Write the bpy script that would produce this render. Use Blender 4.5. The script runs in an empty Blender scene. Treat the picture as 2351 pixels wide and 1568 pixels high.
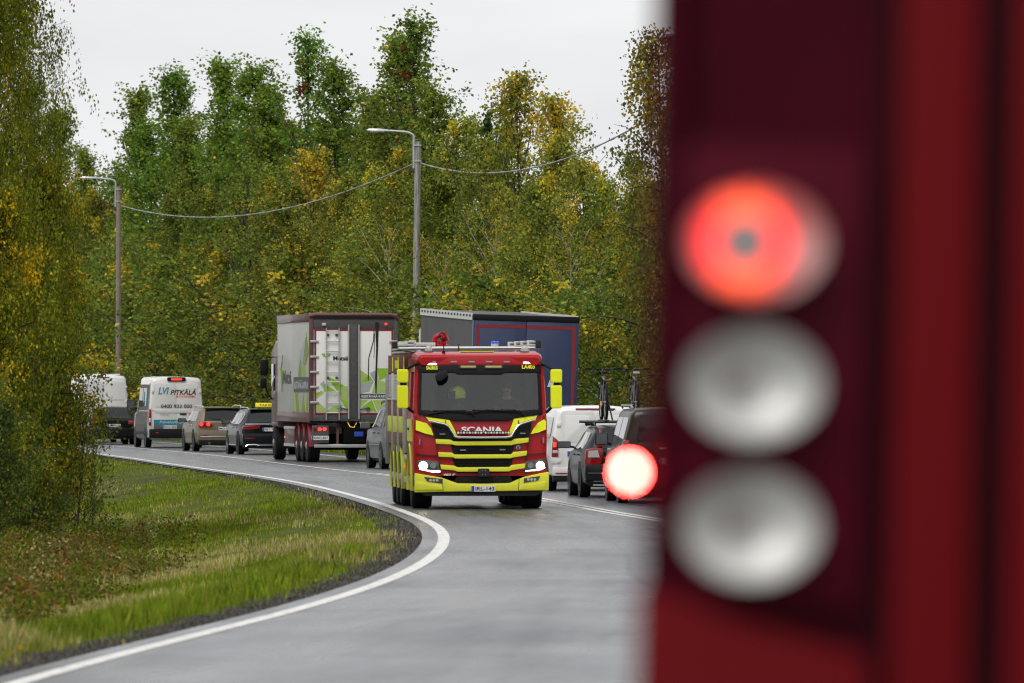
import bpy, bmesh, math, random
import numpy as np
from mathutils import Vector, Matrix

R = math.radians
random.seed(7)
rng = np.random.default_rng(11)
scene = bpy.context.scene
COL = scene.collection

# ------------------------------------------------------------------ camera, sky, sun, exposure
CAM_H = 2.28
FPX = 19592.0            # focal length in pixels of a 2351 px wide picture (300 mm on 36 mm)
HORIZON = 879.0
cam_d = bpy.data.cameras.new('Camera')
cam = bpy.data.objects.new('Camera', cam_d)
COL.objects.link(cam)
scene.camera = cam
cam_d.lens = 300.0
cam_d.sensor_width = 36.0
cam_d.clip_start = 0.5
cam_d.clip_end = 3000.0
cam.location = (0.0, 0.0, CAM_H)
cam.rotation_euler = (R(90) + math.atan((HORIZON - 784.0) / FPX), 0.0, 0.0)
cam_d.dof.use_dof = True
cam_d.dof.focus_distance = 195.0
cam_d.dof.aperture_fstop = 6.0
cam_d.dof.aperture_blades = 0

world = bpy.data.worlds.new('World')
scene.world = world
world.use_nodes = True
wn, wl = world.node_tree.nodes, world.node_tree.links
wn.clear()
w_out = wn.new('ShaderNodeOutputWorld')
w_bg = wn.new('ShaderNodeBackground')
w_sky = wn.new('ShaderNodeTexSky')
w_sky.sky_type = 'NISHITA'
w_sky.sun_disc = False
SUN_EL, SUN_ROT = R(52), R(-150)
w_sky.sun_elevation = SUN_EL
w_sky.sun_rotation = SUN_ROT
w_sky.air_density = 1.0
w_sky.dust_density = 5.0
w_hs = wn.new('ShaderNodeHueSaturation')
w_hs.inputs['Saturation'].default_value = 0.25
w_tc = wn.new('ShaderNodeTexCoord')
w_map = wn.new('ShaderNodeMapping')
w_map.inputs['Scale'].default_value = (5.0, 5.0, 17.0)
w_noise = wn.new('ShaderNodeTexNoise')
w_noise.inputs['Scale'].default_value = 2.4
w_noise.inputs['Detail'].default_value = 5.0
w_ramp = wn.new('ShaderNodeValToRGB')
w_ramp.color_ramp.elements[0].position = 0.30
w_ramp.color_ramp.elements[0].color = (8.5, 8.6, 8.8, 1)
w_ramp.color_ramp.elements[1].position = 0.70
w_ramp.color_ramp.elements[1].color = (10.5, 10.55, 10.6, 1)
w_mix = wn.new('ShaderNodeMix')
w_mix.data_type = 'RGBA'
w_mix.inputs['Factor'].default_value = 0.88
wl.new(w_sky.outputs[0], w_hs.inputs['Color'])
wl.new(w_tc.outputs['Generated'], w_map.inputs[0])
wl.new(w_map.outputs[0], w_noise.inputs['Vector'])
wl.new(w_noise.outputs['Fac'], w_ramp.inputs[0])
wl.new(w_hs.outputs[0], w_mix.inputs['A'])
wl.new(w_ramp.outputs[0], w_mix.inputs['B'])
wl.new(w_mix.outputs['Result'], w_bg.inputs['Color'])
w_bg.inputs['Strength'].default_value = 0.098
wl.new(w_bg.outputs[0], w_out.inputs[0])

sun_d = bpy.data.lights.new('sun', 'SUN')
sun_d.energy = 1.5
sun_d.angle = R(22)
sun_d.color = (1.0, 0.96, 0.90)
sun = bpy.data.objects.new('sun', sun_d)
COL.objects.link(sun)
sun.rotation_euler = (R(90) - SUN_EL, 0.0, R(-32))   # light comes from behind the camera, high, a little from the left

scene.view_settings.view_transform = 'Standard'
scene.view_settings.look = 'None'
scene.view_settings.exposure = 0.06
scene.view_settings.gamma = 1.0
scene.cycles.max_bounces = 5
scene.cycles.diffuse_bounces = 2
scene.cycles.transparent_max_bounces = 12
scene.cycles.use_adaptive_sampling = True
scene.cycles.adaptive_threshold = 0.02
scene.cycles.adaptive_min_samples = 16
scene.cycles.use_denoising = True
scene.cycles.filter_width = 1.15
scene.cycles.sample_clamp_indirect = 6.0

# ------------------------------------------------------------------ naming helpers
def at(px, py, d):
    """picture point (2351 px wide frame) at distance d -> world point"""
    return Vector(((px - 1175.5) * d / FPX, d, CAM_H + (HORIZON - py) * d / FPX))

def tag(o, label=None, cat=None, group=None, kind=None):
    if label: o['label'] = label
    if cat: o['category'] = cat
    if group: o['group'] = group
    if kind: o['kind'] = kind
    return o

def thing(name, label, cat, loc=(0, 0, 0), rz=0.0, group=None):
    o = bpy.data.objects.new(name, None)
    o.empty_display_size = 0.3
    COL.objects.link(o)
    o.location = loc
    o.rotation_euler = (0, 0, rz)
    return tag(o, label, cat, group)

def copy_tree(o, parent=None):
    c = o.copy()
    COL.objects.link(c)
    c.parent = parent
    for ch in list(o.children):
        copy_tree(ch, c)
    return c

# ------------------------------------------------------------------ materials
MATS = {}
def _base(name):
    m = bpy.data.materials.new(name)
    m.use_nodes = True
    nt = m.node_tree
    b = nt.nodes['Principled BSDF']
    return m, nt, b

def mat(name, col, rough=0.5, metal=0.0, var=0.12, scale=14.0, bump=0.0, emit=None, es=0.0, coat=0.0, spec=0.5):
    """plain procedural material with slight tone variation and optional fine bump"""
    if name in MATS: return MATS[name]
    m, nt, b = _base(name)
    b.inputs['Roughness'].default_value = rough
    b.inputs['Metallic'].default_value = metal
    b.inputs['Coat Weight'].default_value = coat
    b.inputs['Coat Roughness'].default_value = 0.06
    b.inputs['Specular IOR Level'].default_value = spec
    tc = nt.nodes.new('ShaderNodeTexCoord')
    n = nt.nodes.new('ShaderNodeTexNoise')
    n.inputs['Scale'].default_value = scale
    n.inputs['Detail'].default_value = 5
    nt.links.new(tc.outputs['Object'], n.inputs['Vector'])
    mx = nt.nodes.new('ShaderNodeMix'); mx.data_type = 'RGBA'
    mx.inputs['A'].default_value = (*[c * (1 - var) for c in col], 1)
    mx.inputs['B'].default_value = (*[min(1, c * (1 + var)) for c in col], 1)
    nt.links.new(n.outputs['Fac'], mx.inputs['Factor'])
    nt.links.new(mx.outputs['Result'], b.inputs['Base Color'])
    if bump:
        bp = nt.nodes.new('ShaderNodeBump')
        bp.inputs['Strength'].default_value = bump
        bp.inputs['Distance'].default_value = 0.02
        nt.links.new(n.outputs['Fac'], bp.inputs['Height'])
        nt.links.new(bp.outputs[0], b.inputs['Normal'])
    if emit:
        b.inputs['Emission Color'].default_value = (*emit, 1)
        b.inputs['Emission Strength'].default_value = es
    MATS[name] = m
    return m

def paint(name, col, rough=0.32, coat=0.7, dirt=0.6, top=1.0, low=0.25, metal=0.0, dirtcol=(0.115, 0.10, 0.085), streak=0.35, spec=0.5):
    """vehicle paint with a clear coat; road film (noise patches) that gets thicker towards the sill"""
    if name in MATS: return MATS[name]
    m, nt, b = _base(name)
    N, L = nt.nodes, nt.links
    b.inputs['Metallic'].default_value = metal
    b.inputs['Specular IOR Level'].default_value = spec
    tc = N.new('ShaderNodeTexCoord')
    sp = N.new('ShaderNodeSeparateXYZ'); L.new(tc.outputs['Object'], sp.inputs[0])
    mr = N.new('ShaderNodeMapRange')
    mr.inputs['From Min'].default_value = low; mr.inputs['From Max'].default_value = top
    mr.inputs['To Min'].default_value = 1.0; mr.inputs['To Max'].default_value = 0.0
    L.new(sp.outputs['Z'], mr.inputs['Value'])
    mp = N.new('ShaderNodeMapping'); mp.inputs['Scale'].default_value = (5, 5, 1.3)
    L.new(tc.outputs['Object'], mp.inputs[0])
    n = N.new('ShaderNodeTexNoise'); n.inputs['Scale'].default_value = 1.6; n.inputs['Detail'].default_value = 7; n.inputs['Roughness'].default_value = 0.65
    L.new(mp.outputs[0], n.inputs['Vector'])
    ma = N.new('ShaderNodeMath'); ma.operation = 'MULTIPLY_ADD'
    ma.inputs[1].default_value = 1.5; ma.inputs[2].default_value = -0.25
    L.new(n.outputs['Fac'], ma.inputs[0])
    mb = N.new('ShaderNodeMath'); mb.operation = 'MULTIPLY'; L.new(ma.outputs[0], mb.inputs[0])
    ad = N.new('ShaderNodeMath'); ad.operation = 'ADD'; ad.inputs[1].default_value = streak * 0.25
    L.new(mr.outputs[0], ad.inputs[0]); L.new(ad.outputs[0], mb.inputs[1])
    mc = N.new('ShaderNodeMath'); mc.operation = 'MULTIPLY'; mc.use_clamp = True; mc.inputs[1].default_value = dirt
    L.new(mb.outputs[0], mc.inputs[0])
    mx = N.new('ShaderNodeMix'); mx.data_type = 'RGBA'
    mx.inputs['A'].default_value = (*col, 1); mx.inputs['B'].default_value = (*dirtcol, 1)
    L.new(mc.outputs[0], mx.inputs['Factor']); L.new(mx.outputs['Result'], b.inputs['Base Color'])
    rr = N.new('ShaderNodeMapRange'); rr.inputs['To Min'].default_value = rough; rr.inputs['To Max'].default_value = 0.8
    L.new(mc.outputs[0], rr.inputs['Value']); L.new(rr.outputs[0], b.inputs['Roughness'])
    cr = N.new('ShaderNodeMapRange'); cr.inputs['To Min'].default_value = coat; cr.inputs['To Max'].default_value = 0.05
    L.new(mc.outputs[0], cr.inputs['Value']); L.new(cr.outputs[0], b.inputs['Coat Weight'])
    b.inputs['Coat Roughness'].default_value = 0.08
    MATS[name] = m
    return m

def emat(name, col, es, base=None):
    return mat(name, base or col, 0.3, 0, 0.02, emit=col, es=es)

mat('black_plastic', (0.007, 0.007, 0.008), 0.55, var=0.3, spec=0.22)
mat('rubber', (0.011, 0.011, 0.011), 0.85, var=0.35, bump=0.3, scale=30, spec=0.2)
mat('glass_dark', (0.010, 0.012, 0.014), 0.04, var=0.05, spec=0.6)
mat('glass_rear', (0.008, 0.009, 0.010), 0.10, var=0.2, spec=0.5)
mat('chrome', (0.75, 0.75, 0.76), 0.16, 1.0, var=0.06)
mat('alloy', (0.45, 0.45, 0.45), 0.35, 1.0, var=0.25)
mat('dark_metal', (0.06, 0.06, 0.062), 0.5, 0.4, var=0.3)
mat('steel', (0.34, 0.34, 0.35), 0.45, 0.8, var=0.2, bump=0.1)
mat('aluminium', (0.62, 0.62, 0.61), 0.4, 0.85, var=0.12)
mat('lamp_red', (0.26, 0.008, 0.010), 0.12, var=0.15, coat=1.0)
mat('lamp_clear', (0.62, 0.62, 0.60), 0.1, 0.3, var=0.15, coat=1.0)
mat('lamp_orange', (0.55, 0.16, 0.02), 0.2, emit=(1, 0.25, 0.02), es=0.6)
emat('brake_on', (1.0, 0.035, 0.02), 2.6, (0.5, 0.01, 0.01))
emat('tail_on', (1.0, 0.03, 0.02), 0.9, (0.4, 0.01, 0.01))
mat('plate_white', (0.72, 0.72, 0.70), 0.45, var=0.05)
mat('plate_blue', (0.02, 0.07, 0.40), 0.4, var=0.05)
mat('plate_ink', (0.012, 0.012, 0.012), 0.5, var=0.05)
mat('under', (0.006, 0.006, 0.006), 0.9, var=0.3, spec=0.1)

# ------------------------------------------------------------------ mesh builder
class MB:
    def __init__(s):
        s.v, s.f = [], []
    def add(s, vs, fs):
        o = len(s.v)
        s.v += [tuple(p) for p in vs]
        s.f += [tuple(i + o for i in f) for f in fs]
        return s
    def box(s, x0, x1, y0, y1, z0, z1):
        vs = [(x, y, z) for z in (z0, z1) for y in (y0, y1) for x in (x0, x1)]
        return s.add(vs, [(0, 2, 3, 1), (4, 5, 7, 6), (0, 1, 5, 4), (2, 6, 7, 3), (0, 4, 6, 2), (1, 3, 7, 5)])
    def rings(s, rings, cap0=True, cap1=True):
        n = len(rings[0]); vs = [p for r in rings for p in r]; fs = []
        for i in range(len(rings) - 1):
            for j in range(n):
                a, b = i * n + j, i * n + (j + 1) % n
                fs.append((a, b, b + n, a + n))
        if cap0: fs.append(tuple(range(n))[::-1])
        if cap1: fs.append(tuple(range((len(rings) - 1) * n, len(rings) * n)))
        return s.add(vs, fs)
    def tube(s, pts, r, n=8, taper=None, flat=1.0):
        pts = [Vector(p) for p in pts]; rings = []
        prev = None
        for i, p in enumerate(pts):
            t = (pts[min(i + 1, len(pts) - 1)] - pts[max(i - 1, 0)])
            t = t.normalized() if t.length > 1e-9 else Vector((0, 0, 1))
            ref = Vector((0, 0, 1)) if abs(t.z) < 0.95 else Vector((0, 1, 0))
            u = t.cross(ref).normalized() if prev is None else (prev - t * prev.dot(t)).normalized()
            prev = u
            w = t.cross(u)
            rr = r if taper is None else r * taper[i]
            rings.append([p + u * (rr * math.cos(2 * math.pi * k / n)) + w * (rr * flat * math.sin(2 * math.pi * k / n)) for k in range(n)])
        return s.rings(rings)
    def lathe(s, prof, c, axis='x', n=20):
        """prof: list of (r, h) along the axis"""
        rings = []
        for r, h in prof:
            ring = []
            for k in range(n):
                a = 2 * math.pi * k / n
                ca, sa = r * math.cos(a), r * math.sin(a)
                p = {'x': (h, ca, sa), 'y': (ca, h, -sa), 'z': (ca, sa, h)}[axis]
                ring.append((c[0] + p[0], c[1] + p[1], c[2] + p[2]))
            rings.append(ring)
        return s.rings(rings)
    def prism(s, poly, y0, y1):
        """poly in (x, z), extruded along y from y0 (towards the viewer) to y1"""
        n = len(poly)
        vs = [(x, y0, z) for x, z in poly] + [(x, y1, z) for x, z in poly]
        fs = [tuple(range(n)), tuple(range(n, 2 * n))[::-1]] + [(i, i + n, (i + 1) % n + n, (i + 1) % n) for i in range(n)]
        return s.add(vs, fs)
    def prism_x(s, poly, x0, x1):
        """poly in (y, z), extruded along x"""
        n = len(poly)
        vs = [(x0, y, z) for y, z in poly] + [(x1, y, z) for y, z in poly]
        fs = [tuple(range(n)), tuple(range(n, 2 * n))[::-1]] + [(i, i + n, (i + 1) % n + n, (i + 1) % n) for i in range(n)]
        return s.add(vs, fs)
    def build(s, name, m, parent=None, bevel=0.0, seg=2, smooth=True, warp=None, cut=None, label=None, angle=35):
        bm = bmesh.new()
        vv = [bm.verts.new(p) for p in s.v]
        for f in s.f:
            try: bm.faces.new([vv[i] for i in f])
            except ValueError: pass
        bmesh.ops.remove_doubles(bm, verts=bm.verts, dist=1e-5)
        bmesh.ops.recalc_face_normals(bm, faces=bm.faces)
        if bevel > 0:
            es = [e for e in bm.edges if len(e.link_faces) == 2 and e.calc_face_angle(0) > 0.5]
            bmesh.ops.bevel(bm, geom=es, offset=bevel, segments=seg, affect='EDGES', profile=0.6, clamp_overlap=True)
        if cut:
            for x in cut:
                bmesh.ops.bisect_plane(bm, geom=bm.verts[:] + bm.edges[:] + bm.faces[:], plane_co=(x, 0, 0), plane_no=(1, 0, 0))
        if warp:
            for v in bm.verts: v.co = warp(v.co)
        ng = [f for f in bm.faces if len(f.verts) > 4]
        if ng: bmesh.ops.triangulate(bm, faces=ng)
        me = bpy.data.meshes.new(name)
        bm.to_mesh(me); bm.free()
        if smooth:
            me.shade_smooth()
            me.set_sharp_from_angle(angle=R(angle))
        me.materials.append(MATS[m] if isinstance(m, str) else m)
        o = bpy.data.objects.new(name, me)
        COL.objects.link(o)
        o.parent = parent
        if label: o['label'] = label
        return o

def bxp(name, m, parent, x0, x1, y0, y1, z0, z1, bevel=0.0, **k):
    return MB().box(x0, x1, y0, y1, z0, z1).build(name, m, parent, bevel=bevel, **k)

def rrect(x0, x1, z0, z1, r, n=4):
    pts = []
    for cx, cz, a0 in ((x1 - r, z0 + r, -90), (x1 - r, z1 - r, 0), (x0 + r, z1 - r, 90), (x0 + r, z0 + r, 180)):
        for i in range(n + 1):
            a = R(a0 + 90 * i / n)
            pts.append((cx + r * math.cos(a), cz + r * math.sin(a)))
    return pts

def text(s, parent, m, cx, cz, w=None, h=None, y=0.0, facing='-y', bold=0.0, shear=0.0, name='lettering', warp=None, th=0.004, x=0.0):
    """lettering built as thin raised mesh, scaled to the given box"""
    cu = bpy.data.curves.new('tmp', 'FONT')
    cu.body = s; cu.extrude = 0.5; cu.offset = bold; cu.shear = shear; cu.resolution_u = 3
    o = bpy.data.objects.new('tmp', cu)
    COL.objects.link(o)
    dg = bpy.context.evaluated_depsgraph_get()
    me0 = o.evaluated_get(dg).to_mesh()
    co = np.array([v.co[:] for v in me0.vertices]); fs = [tuple(p.vertices) for p in me0.polygons]
    bpy.data.objects.remove(o); bpy.data.curves.remove(cu)
    lo, hi = co.min(0), co.max(0)
    sx = (w / (hi[0] - lo[0])) if w else None
    sz = (h / (hi[1] - lo[1])) if h else sx
    sx = sx or sz
    X = (co[:, 0] - (lo[0] + hi[0]) / 2) * sx; Z = (co[:, 1] - (lo[1] + hi[1]) / 2) * sz
    D = np.where(co[:, 2] > 0, th, 0.0)
    mb = MB()
    if facing == '-y': vs = [(cx + a, y - d, cz + b) for a, b, d in zip(X, Z, D)]
    else: vs = [(x - d, cx - a, cz + b) for a, b, d in zip(X, Z, D)]   # facing -x, cx is the y position
    mb.add(vs, fs)
    return mb.build(name, m, parent, smooth=False, warp=warp, label=None)

def plate(parent, cx, cz, y, s, w=0.48, h=0.11, warp=None):
    p = MB().prism(rrect(cx - w / 2, cx + w / 2, cz - h / 2, cz + h / 2, 0.012, 2), y - 0.012, y + 0.01).build('licence_plate', 'plate_white', parent, warp=warp)
    bxp('country_band', 'plate_blue', p, cx - w / 2 + 0.004, cx - w / 2 + 0.055, y - 0.015, y - 0.011, cz - h / 2 + 0.004, cz + h / 2 - 0.004)
    text(s, p, 'plate_ink', cx + 0.028, cz, w=w - 0.10, h=h * 0.62, y=y - 0.0125, bold=0.012)
    return p
# ------------------------------------------------------------------ the road's course: x of the edge line (fire engine's lane) at distance d
_KD = np.array([-60, -20, 6, 25, 45, 65.3, 73.4, 84.3, 97.2, 111.7, 123.9, 135.5, 150.5, 176.7, 199.2, 217.5, 239.0, 259.1, 285, 310, 350, 400, 460, 540, 640.])
_KX = np.array([-3.2, -4.0, -4.75, -5.0, -4.65, -3.72, -3.14, -2.28, -1.50, -1.05, -0.99, -1.20, -1.88, -3.50, -5.27, -7.15, -9.5, -11.6, -14.65, -17.9, -24.0, -33.0, -46., -67., -97.])
def _spline(xk, yk):
    n = len(xk); h = np.diff(xk)
    A = np.eye(n); b = np.zeros(n)
    for i in range(1, n - 1):
        A[i, i - 1], A[i, i], A[i, i + 1] = h[i - 1], 2 * (h[i - 1] + h[i]), h[i]
        b[i] = 6 * ((yk[i + 1] - yk[i]) / h[i] - (yk[i] - yk[i - 1]) / h[i - 1])
    m = np.linalg.solve(A, b)
    def f(x):
        x = np.asarray(x, float)
        i = np.clip(np.searchsorted(xk, x) - 1, 0, n - 2)
        t0, t1 = xk[i + 1] - x, x - xk[i]
        return (m[i] * t0 ** 3 + m[i + 1] * t1 ** 3) / (6 * h[i]) + (yk[i] / h[i] - m[i] * h[i] / 6) * t0 + (yk[i + 1] / h[i] - m[i + 1] * h[i] / 6) * t1
    return f
edge_x = _spline(_KD, _KX)
def ex(d): return float(edge_x(d))
def yaw_at(d): return math.atan2(-(ex(d + 2) - ex(d - 2)), 4.0)
def cl(d):
    """offset of the centre line from the edge line: the lane widens through the tight part of the bend"""
    return np.interp(d, [-60, 6, 30, 50, 65, 80, 95, 110, 118, 125, 132, 141, 150, 162, 180, 640], [3.4, 3.5, 4.9, 7.0, 7.8, 7.3, 6.5, 5.65, 5.1, 4.65, 4.2, 3.75, 3.48, 3.3, 3.2, 3.2])
ROAD_R = 8.0             # the asphalt's far side where the lanes have their normal width, metres right of the edge line

def ground_z(off, d):
    """height of the verge at an offset from the edge line"""
    off = np.asarray(off, float)
    off = np.where(off > 5.0, off - (cl(d) - 3.2), off)
    z = np.interp(off, [-60, -14, -10.5, -7.5, -4.2, -1.3, -0.45, -0.25, 7.9, 8.1, 9.0, 12, 16, 40], [0.5, 0.15, -0.05, -0.42, -0.48, -0.10, -0.035, -0.06, -0.06, -0.035, -0.08, -0.35, 0.05, 0.6])
    return z

def grid_mesh(name, ds, offs, zf, m, kind='structure'):
    vs = []
    for d in ds:
        x0 = ex(d); wd = float(cl(d)) - 3.2
        for o in offs:
            oo = o + wd * min(1.0, max(0.0, (o - 0.2) / 3.0))
            vs.append((x0 + oo, d, float(zf(oo, d))))
    n = len(offs)
    fs = [(i * n + j, i * n + j + 1, (i + 1) * n + j + 1, (i + 1) * n + j) for i in range(len(ds) - 1) for j in range(n - 1)]
    me = bpy.data.meshes.new(name)
    me.from_pydata(vs, [], fs)
    me.shade_smooth()
    me.materials.append(MATS[m])
    o = bpy.data.objects.new(name, me)
    COL.objects.link(o)
    o['kind'] = kind
    return o

def nodes_mat(name):
    m, nt, b = _base(name)
    MATS[name] = m
    return m, nt.nodes, nt.links, b

# --- ground: soil, moss and thin grass cover
m, N, L, b = nodes_mat('soil')
tc = N.new('ShaderNodeTexCoord')
n1 = N.new('ShaderNodeTexNoise'); n1.inputs['Scale'].default_value = 0.35; n1.inputs['Detail'].default_value = 8
n2 = N.new('ShaderNodeTexNoise'); n2.inputs['Scale'].default_value = 9.0; n2.inputs['Detail'].default_value = 6
L.new(tc.outputs['Object'], n1.inputs['Vector']); L.new(tc.outputs['Object'], n2.inputs['Vector'])
r1 = N.new('ShaderNodeValToRGB')
r1.color_ramp.elements[0].position = 0.32; r1.color_ramp.elements[0].color = (0.070, 0.058, 0.026, 1)
r1.color_ramp.elements[1].position = 0.66; r1.color_ramp.elements[1].color = (0.090, 0.125, 0.020, 1)
L.new(n1.outputs['Fac'], r1.inputs[0])
r2 = N.new('ShaderNodeValToRGB')
r2.color_ramp.elements[0].color = (0.5, 0.5, 0.5, 1); r2.color_ramp.elements[1].color = (1.3, 1.3, 1.3, 1)
L.new(n2.outputs['Fac'], r2.inputs[0])
mm = N.new('ShaderNodeMix'); mm.data_type = 'RGBA'; mm.blend_type = 'MULTIPLY'; mm.inputs['Factor'].default_value = 1
L.new(r1.outputs[0], mm.inputs['A']); L.new(r2.outputs[0], mm.inputs['B']); L.new(mm.outputs['Result'], b.inputs['Base Color'])
b.inputs['Roughness'].default_value = 0.95; b.inputs['Specular IOR Level'].default_value = 0.1
bp = N.new('ShaderNodeBump'); bp.inputs['Strength'].default_value = 0.8; bp.inputs['Distance'].default_value = 0.08
L.new(n2.outputs['Fac'], bp.inputs['Height']); L.new(bp.outputs[0], b.inputs['Normal'])

# --- asphalt: damp, polished wheel tracks, fine aggregate
m, N, L, b = nodes_mat('asphalt')
tc = N.new('ShaderNodeTexCoord')
n1 = N.new('ShaderNodeTexNoise'); n1.inputs['Scale'].default_value = 0.16; n1.inputs['Detail'].default_value = 5; n1.inputs['Distortion'].default_value = 0.6
n2 = N.new('ShaderNodeTexNoise'); n2.inputs['Scale'].default_value = 55.0; n2.inputs['Detail'].default_value = 4
at_ = N.new('ShaderNodeAttribute'); at_.attribute_name = 'lane'
mp = N.new('ShaderNodeCombineXYZ')
sp = N.new('ShaderNodeSeparateXYZ')
L.new(tc.outputs['Object'], sp.inputs[0])
ys = N.new('ShaderNodeMath'); ys.operation = 'MULTIPLY'; ys.inputs[1].default_value = 0.035; L.new(sp.outputs['Y'], ys.inputs[0])
L.new(at_.outputs['Fac'], mp.inputs['X']); L.new(ys.outputs[0], mp.inputs['Y'])
n3 = N.new('ShaderNodeTexNoise'); n3.inputs['Scale'].default_value = 1.15; n3.inputs['Detail'].default_value = 6; n3.inputs['Roughness'].default_value = 0.6
L.new(mp.outputs[0], n3.inputs['Vector'])
L.new(tc.outputs['Object'], n1.inputs['Vector']); L.new(tc.outputs['Object'], n2.inputs['Vector'])
rc = N.new('ShaderNodeValToRGB')
rc.color_ramp.elements[0].position = 0.3; rc.color_ramp.elements[0].color = (0.056, 0.059, 0.071, 1)
rc.color_ramp.elements[1].position = 0.7; rc.color_ramp.elements[1].color = (0.105, 0.109, 0.127, 1)
L.new(n2.outputs['Fac'], rc.inputs[0])
sv = N.new('ShaderNodeTexNoise'); sv.inputs['Scale'].default_value = 2.2; sv.inputs['Detail'].default_value = 8; sv.inputs['Roughness'].default_value = 0.7; L.new(mp.outputs[0], sv.inputs['Vector'])
rs = N.new('ShaderNodeValToRGB'); rs.color_ramp.elements[0].position = 0.36; rs.color_ramp.elements[0].color = (0.5, 0.5, 0.5, 1); rs.color_ramp.elements[1].position = 0.60; rs.color_ramp.elements[1].color = (1.2, 1.2, 1.2, 1); L.new(sv.outputs['Fac'], rs.inputs[0])
vc = N.new('ShaderNodeTexVoronoi'); vc.feature = 'DISTANCE_TO_EDGE'; vc.inputs['Scale'].default_value = 0.55; vc.inputs['Randomness'].default_value = 1.0
wv = N.new('ShaderNodeMix'); wv.data_type = 'VECTOR'; wv.inputs['Factor'].default_value = 0.12; L.new(mp.outputs[0], wv.inputs['A']); L.new(n1.outputs['Color'], wv.inputs['B']); L.new(wv.outputs['Result'], vc.inputs['Vector'])
ck = N.new('ShaderNodeValToRGB'); ck.color_ramp.elements[0].position = 0.004; ck.color_ramp.elements[0].color = (0.35, 0.35, 0.35, 1); ck.color_ramp.elements[1].position = 0.012; ck.color_ramp.elements[1].color = (1, 1, 1, 1); L.new(vc.outputs['Distance'], ck.inputs[0])
m1 = N.new('ShaderNodeMix'); m1.data_type = 'RGBA'; m1.blend_type = 'MULTIPLY'; m1.inputs['Factor'].default_value = 1.0; L.new(rc.outputs[0], m1.inputs['A']); L.new(rs.outputs[0], m1.inputs['B'])
m2 = N.new('ShaderNodeMix'); m2.data_type = 'RGBA'; m2.blend_type = 'MULTIPLY'; m2.inputs['Factor'].default_value = 0.8; L.new(m1.outputs['Result'], m2.inputs['A']); L.new(ck.outputs[0], m2.inputs['B'])
L.new(m2.outputs['Result'], b.inputs['Base Color'])
n1b = N.new('ShaderNodeMath'); n1b.operation = 'MULTIPLY_ADD'; n1b.inputs[1].default_value = 0.55; n1b.inputs[2].default_value = 0.22; L.new(n1.outputs['Fac'], n1b.inputs[0])
ar = N.new('ShaderNodeMath'); ar.operation = 'ADD'; L.new(n1b.outputs[0], ar.inputs[0]); L.new(n3.outputs['Fac'], ar.inputs[1])
mr = N.new('ShaderNodeMapRange'); mr.inputs['From Min'].default_value = 0.75; mr.inputs['From Max'].default_value = 1.25
mr.inputs['To Min'].default_value = 0.16; mr.inputs['To Max'].default_value = 0.44
L.new(ar.outputs[0], mr.inputs['Value']); L.new(mr.outputs[0], b.inputs['Roughness'])
b.inputs['Specular IOR Level'].default_value = 0.5
bp = N.new('ShaderNodeBump'); bp.inputs['Strength'].default_value = 0.25; bp.inputs['Distance'].default_value = 0.01
L.new(n2.outputs['Fac'], bp.inputs['Height']); L.new(bp.outputs[0], b.inputs['Normal'])

# --- road paint, worn
m, N, L, b = nodes_mat('road_paint')
tc = N.new('ShaderNodeTexCoord')
n1 = N.new('ShaderNodeTexNoise'); n1.inputs['Scale'].default_value = 6.0; n1.inputs['Detail'].default_value = 8; n1.inputs['Roughness'].default_value = 0.75
L.new(tc.outputs['Object'], n1.inputs['Vector'])
r1 = N.new('ShaderNodeValToRGB')
r1.color_ramp.elements[0].position = 0.34; r1.color_ramp.elements[0].color = (0.26, 0.26, 0.25, 1)
r1.color_ramp.elements[1].position = 0.52; r1.color_ramp.elements[1].color = (0.74, 0.73, 0.70, 1)
L.new(n1.outputs['Fac'], r1.inputs[0]); L.new(r1.outputs[0], b.inputs['Base Color'])
b.inputs['Roughness'].default_value = 0.6

# --- gravel shoulder
m, N, L, b = nodes_mat('gravel')
tc = N.new('ShaderNodeTexCoord')
v1 = N.new('ShaderNodeTexVoronoi'); v1.inputs['Scale'].default_value = 34.0
n1 = N.new('ShaderNodeTexNoise'); n1.inputs['Scale'].default_value = 2.0; n1.inputs['Detail'].default_value = 6
L.new(tc.outputs['Object'], v1.inputs['Vector']); L.new(tc.outputs['Object'], n1.inputs['Vector'])
r1 = N.new('ShaderNodeValToRGB')
r1.color_ramp.elements[0].color = (0.045, 0.042, 0.039, 1); r1.color_ramp.elements[1].color = (0.17, 0.16, 0.15, 1)
L.new(v1.outputs['Color'], r1.inputs[0])
mm = N.new('ShaderNodeMix'); mm.data_type = 'RGBA'; mm.blend_type = 'MULTIPLY'; mm.inputs['Factor'].default_value = 0.7
L.new(r1.outputs[0], mm.inputs['A']); L.new(n1.outputs['Fac'], mm.inputs['B']); L.new(mm.outputs['Result'], b.inputs['Base Color'])
b.inputs['Roughness'].default_value = 0.95; b.inputs['Specular IOR Level'].default_value = 0.15
bp = N.new('ShaderNodeBump'); bp.inputs['Strength'].default_value = 1.0; bp.inputs['Distance'].default_value = 0.03
L.new(v1.outputs['Distance'], bp.inputs['Height']); L.new(bp.outputs[0], b.inputs['Normal'])

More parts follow.
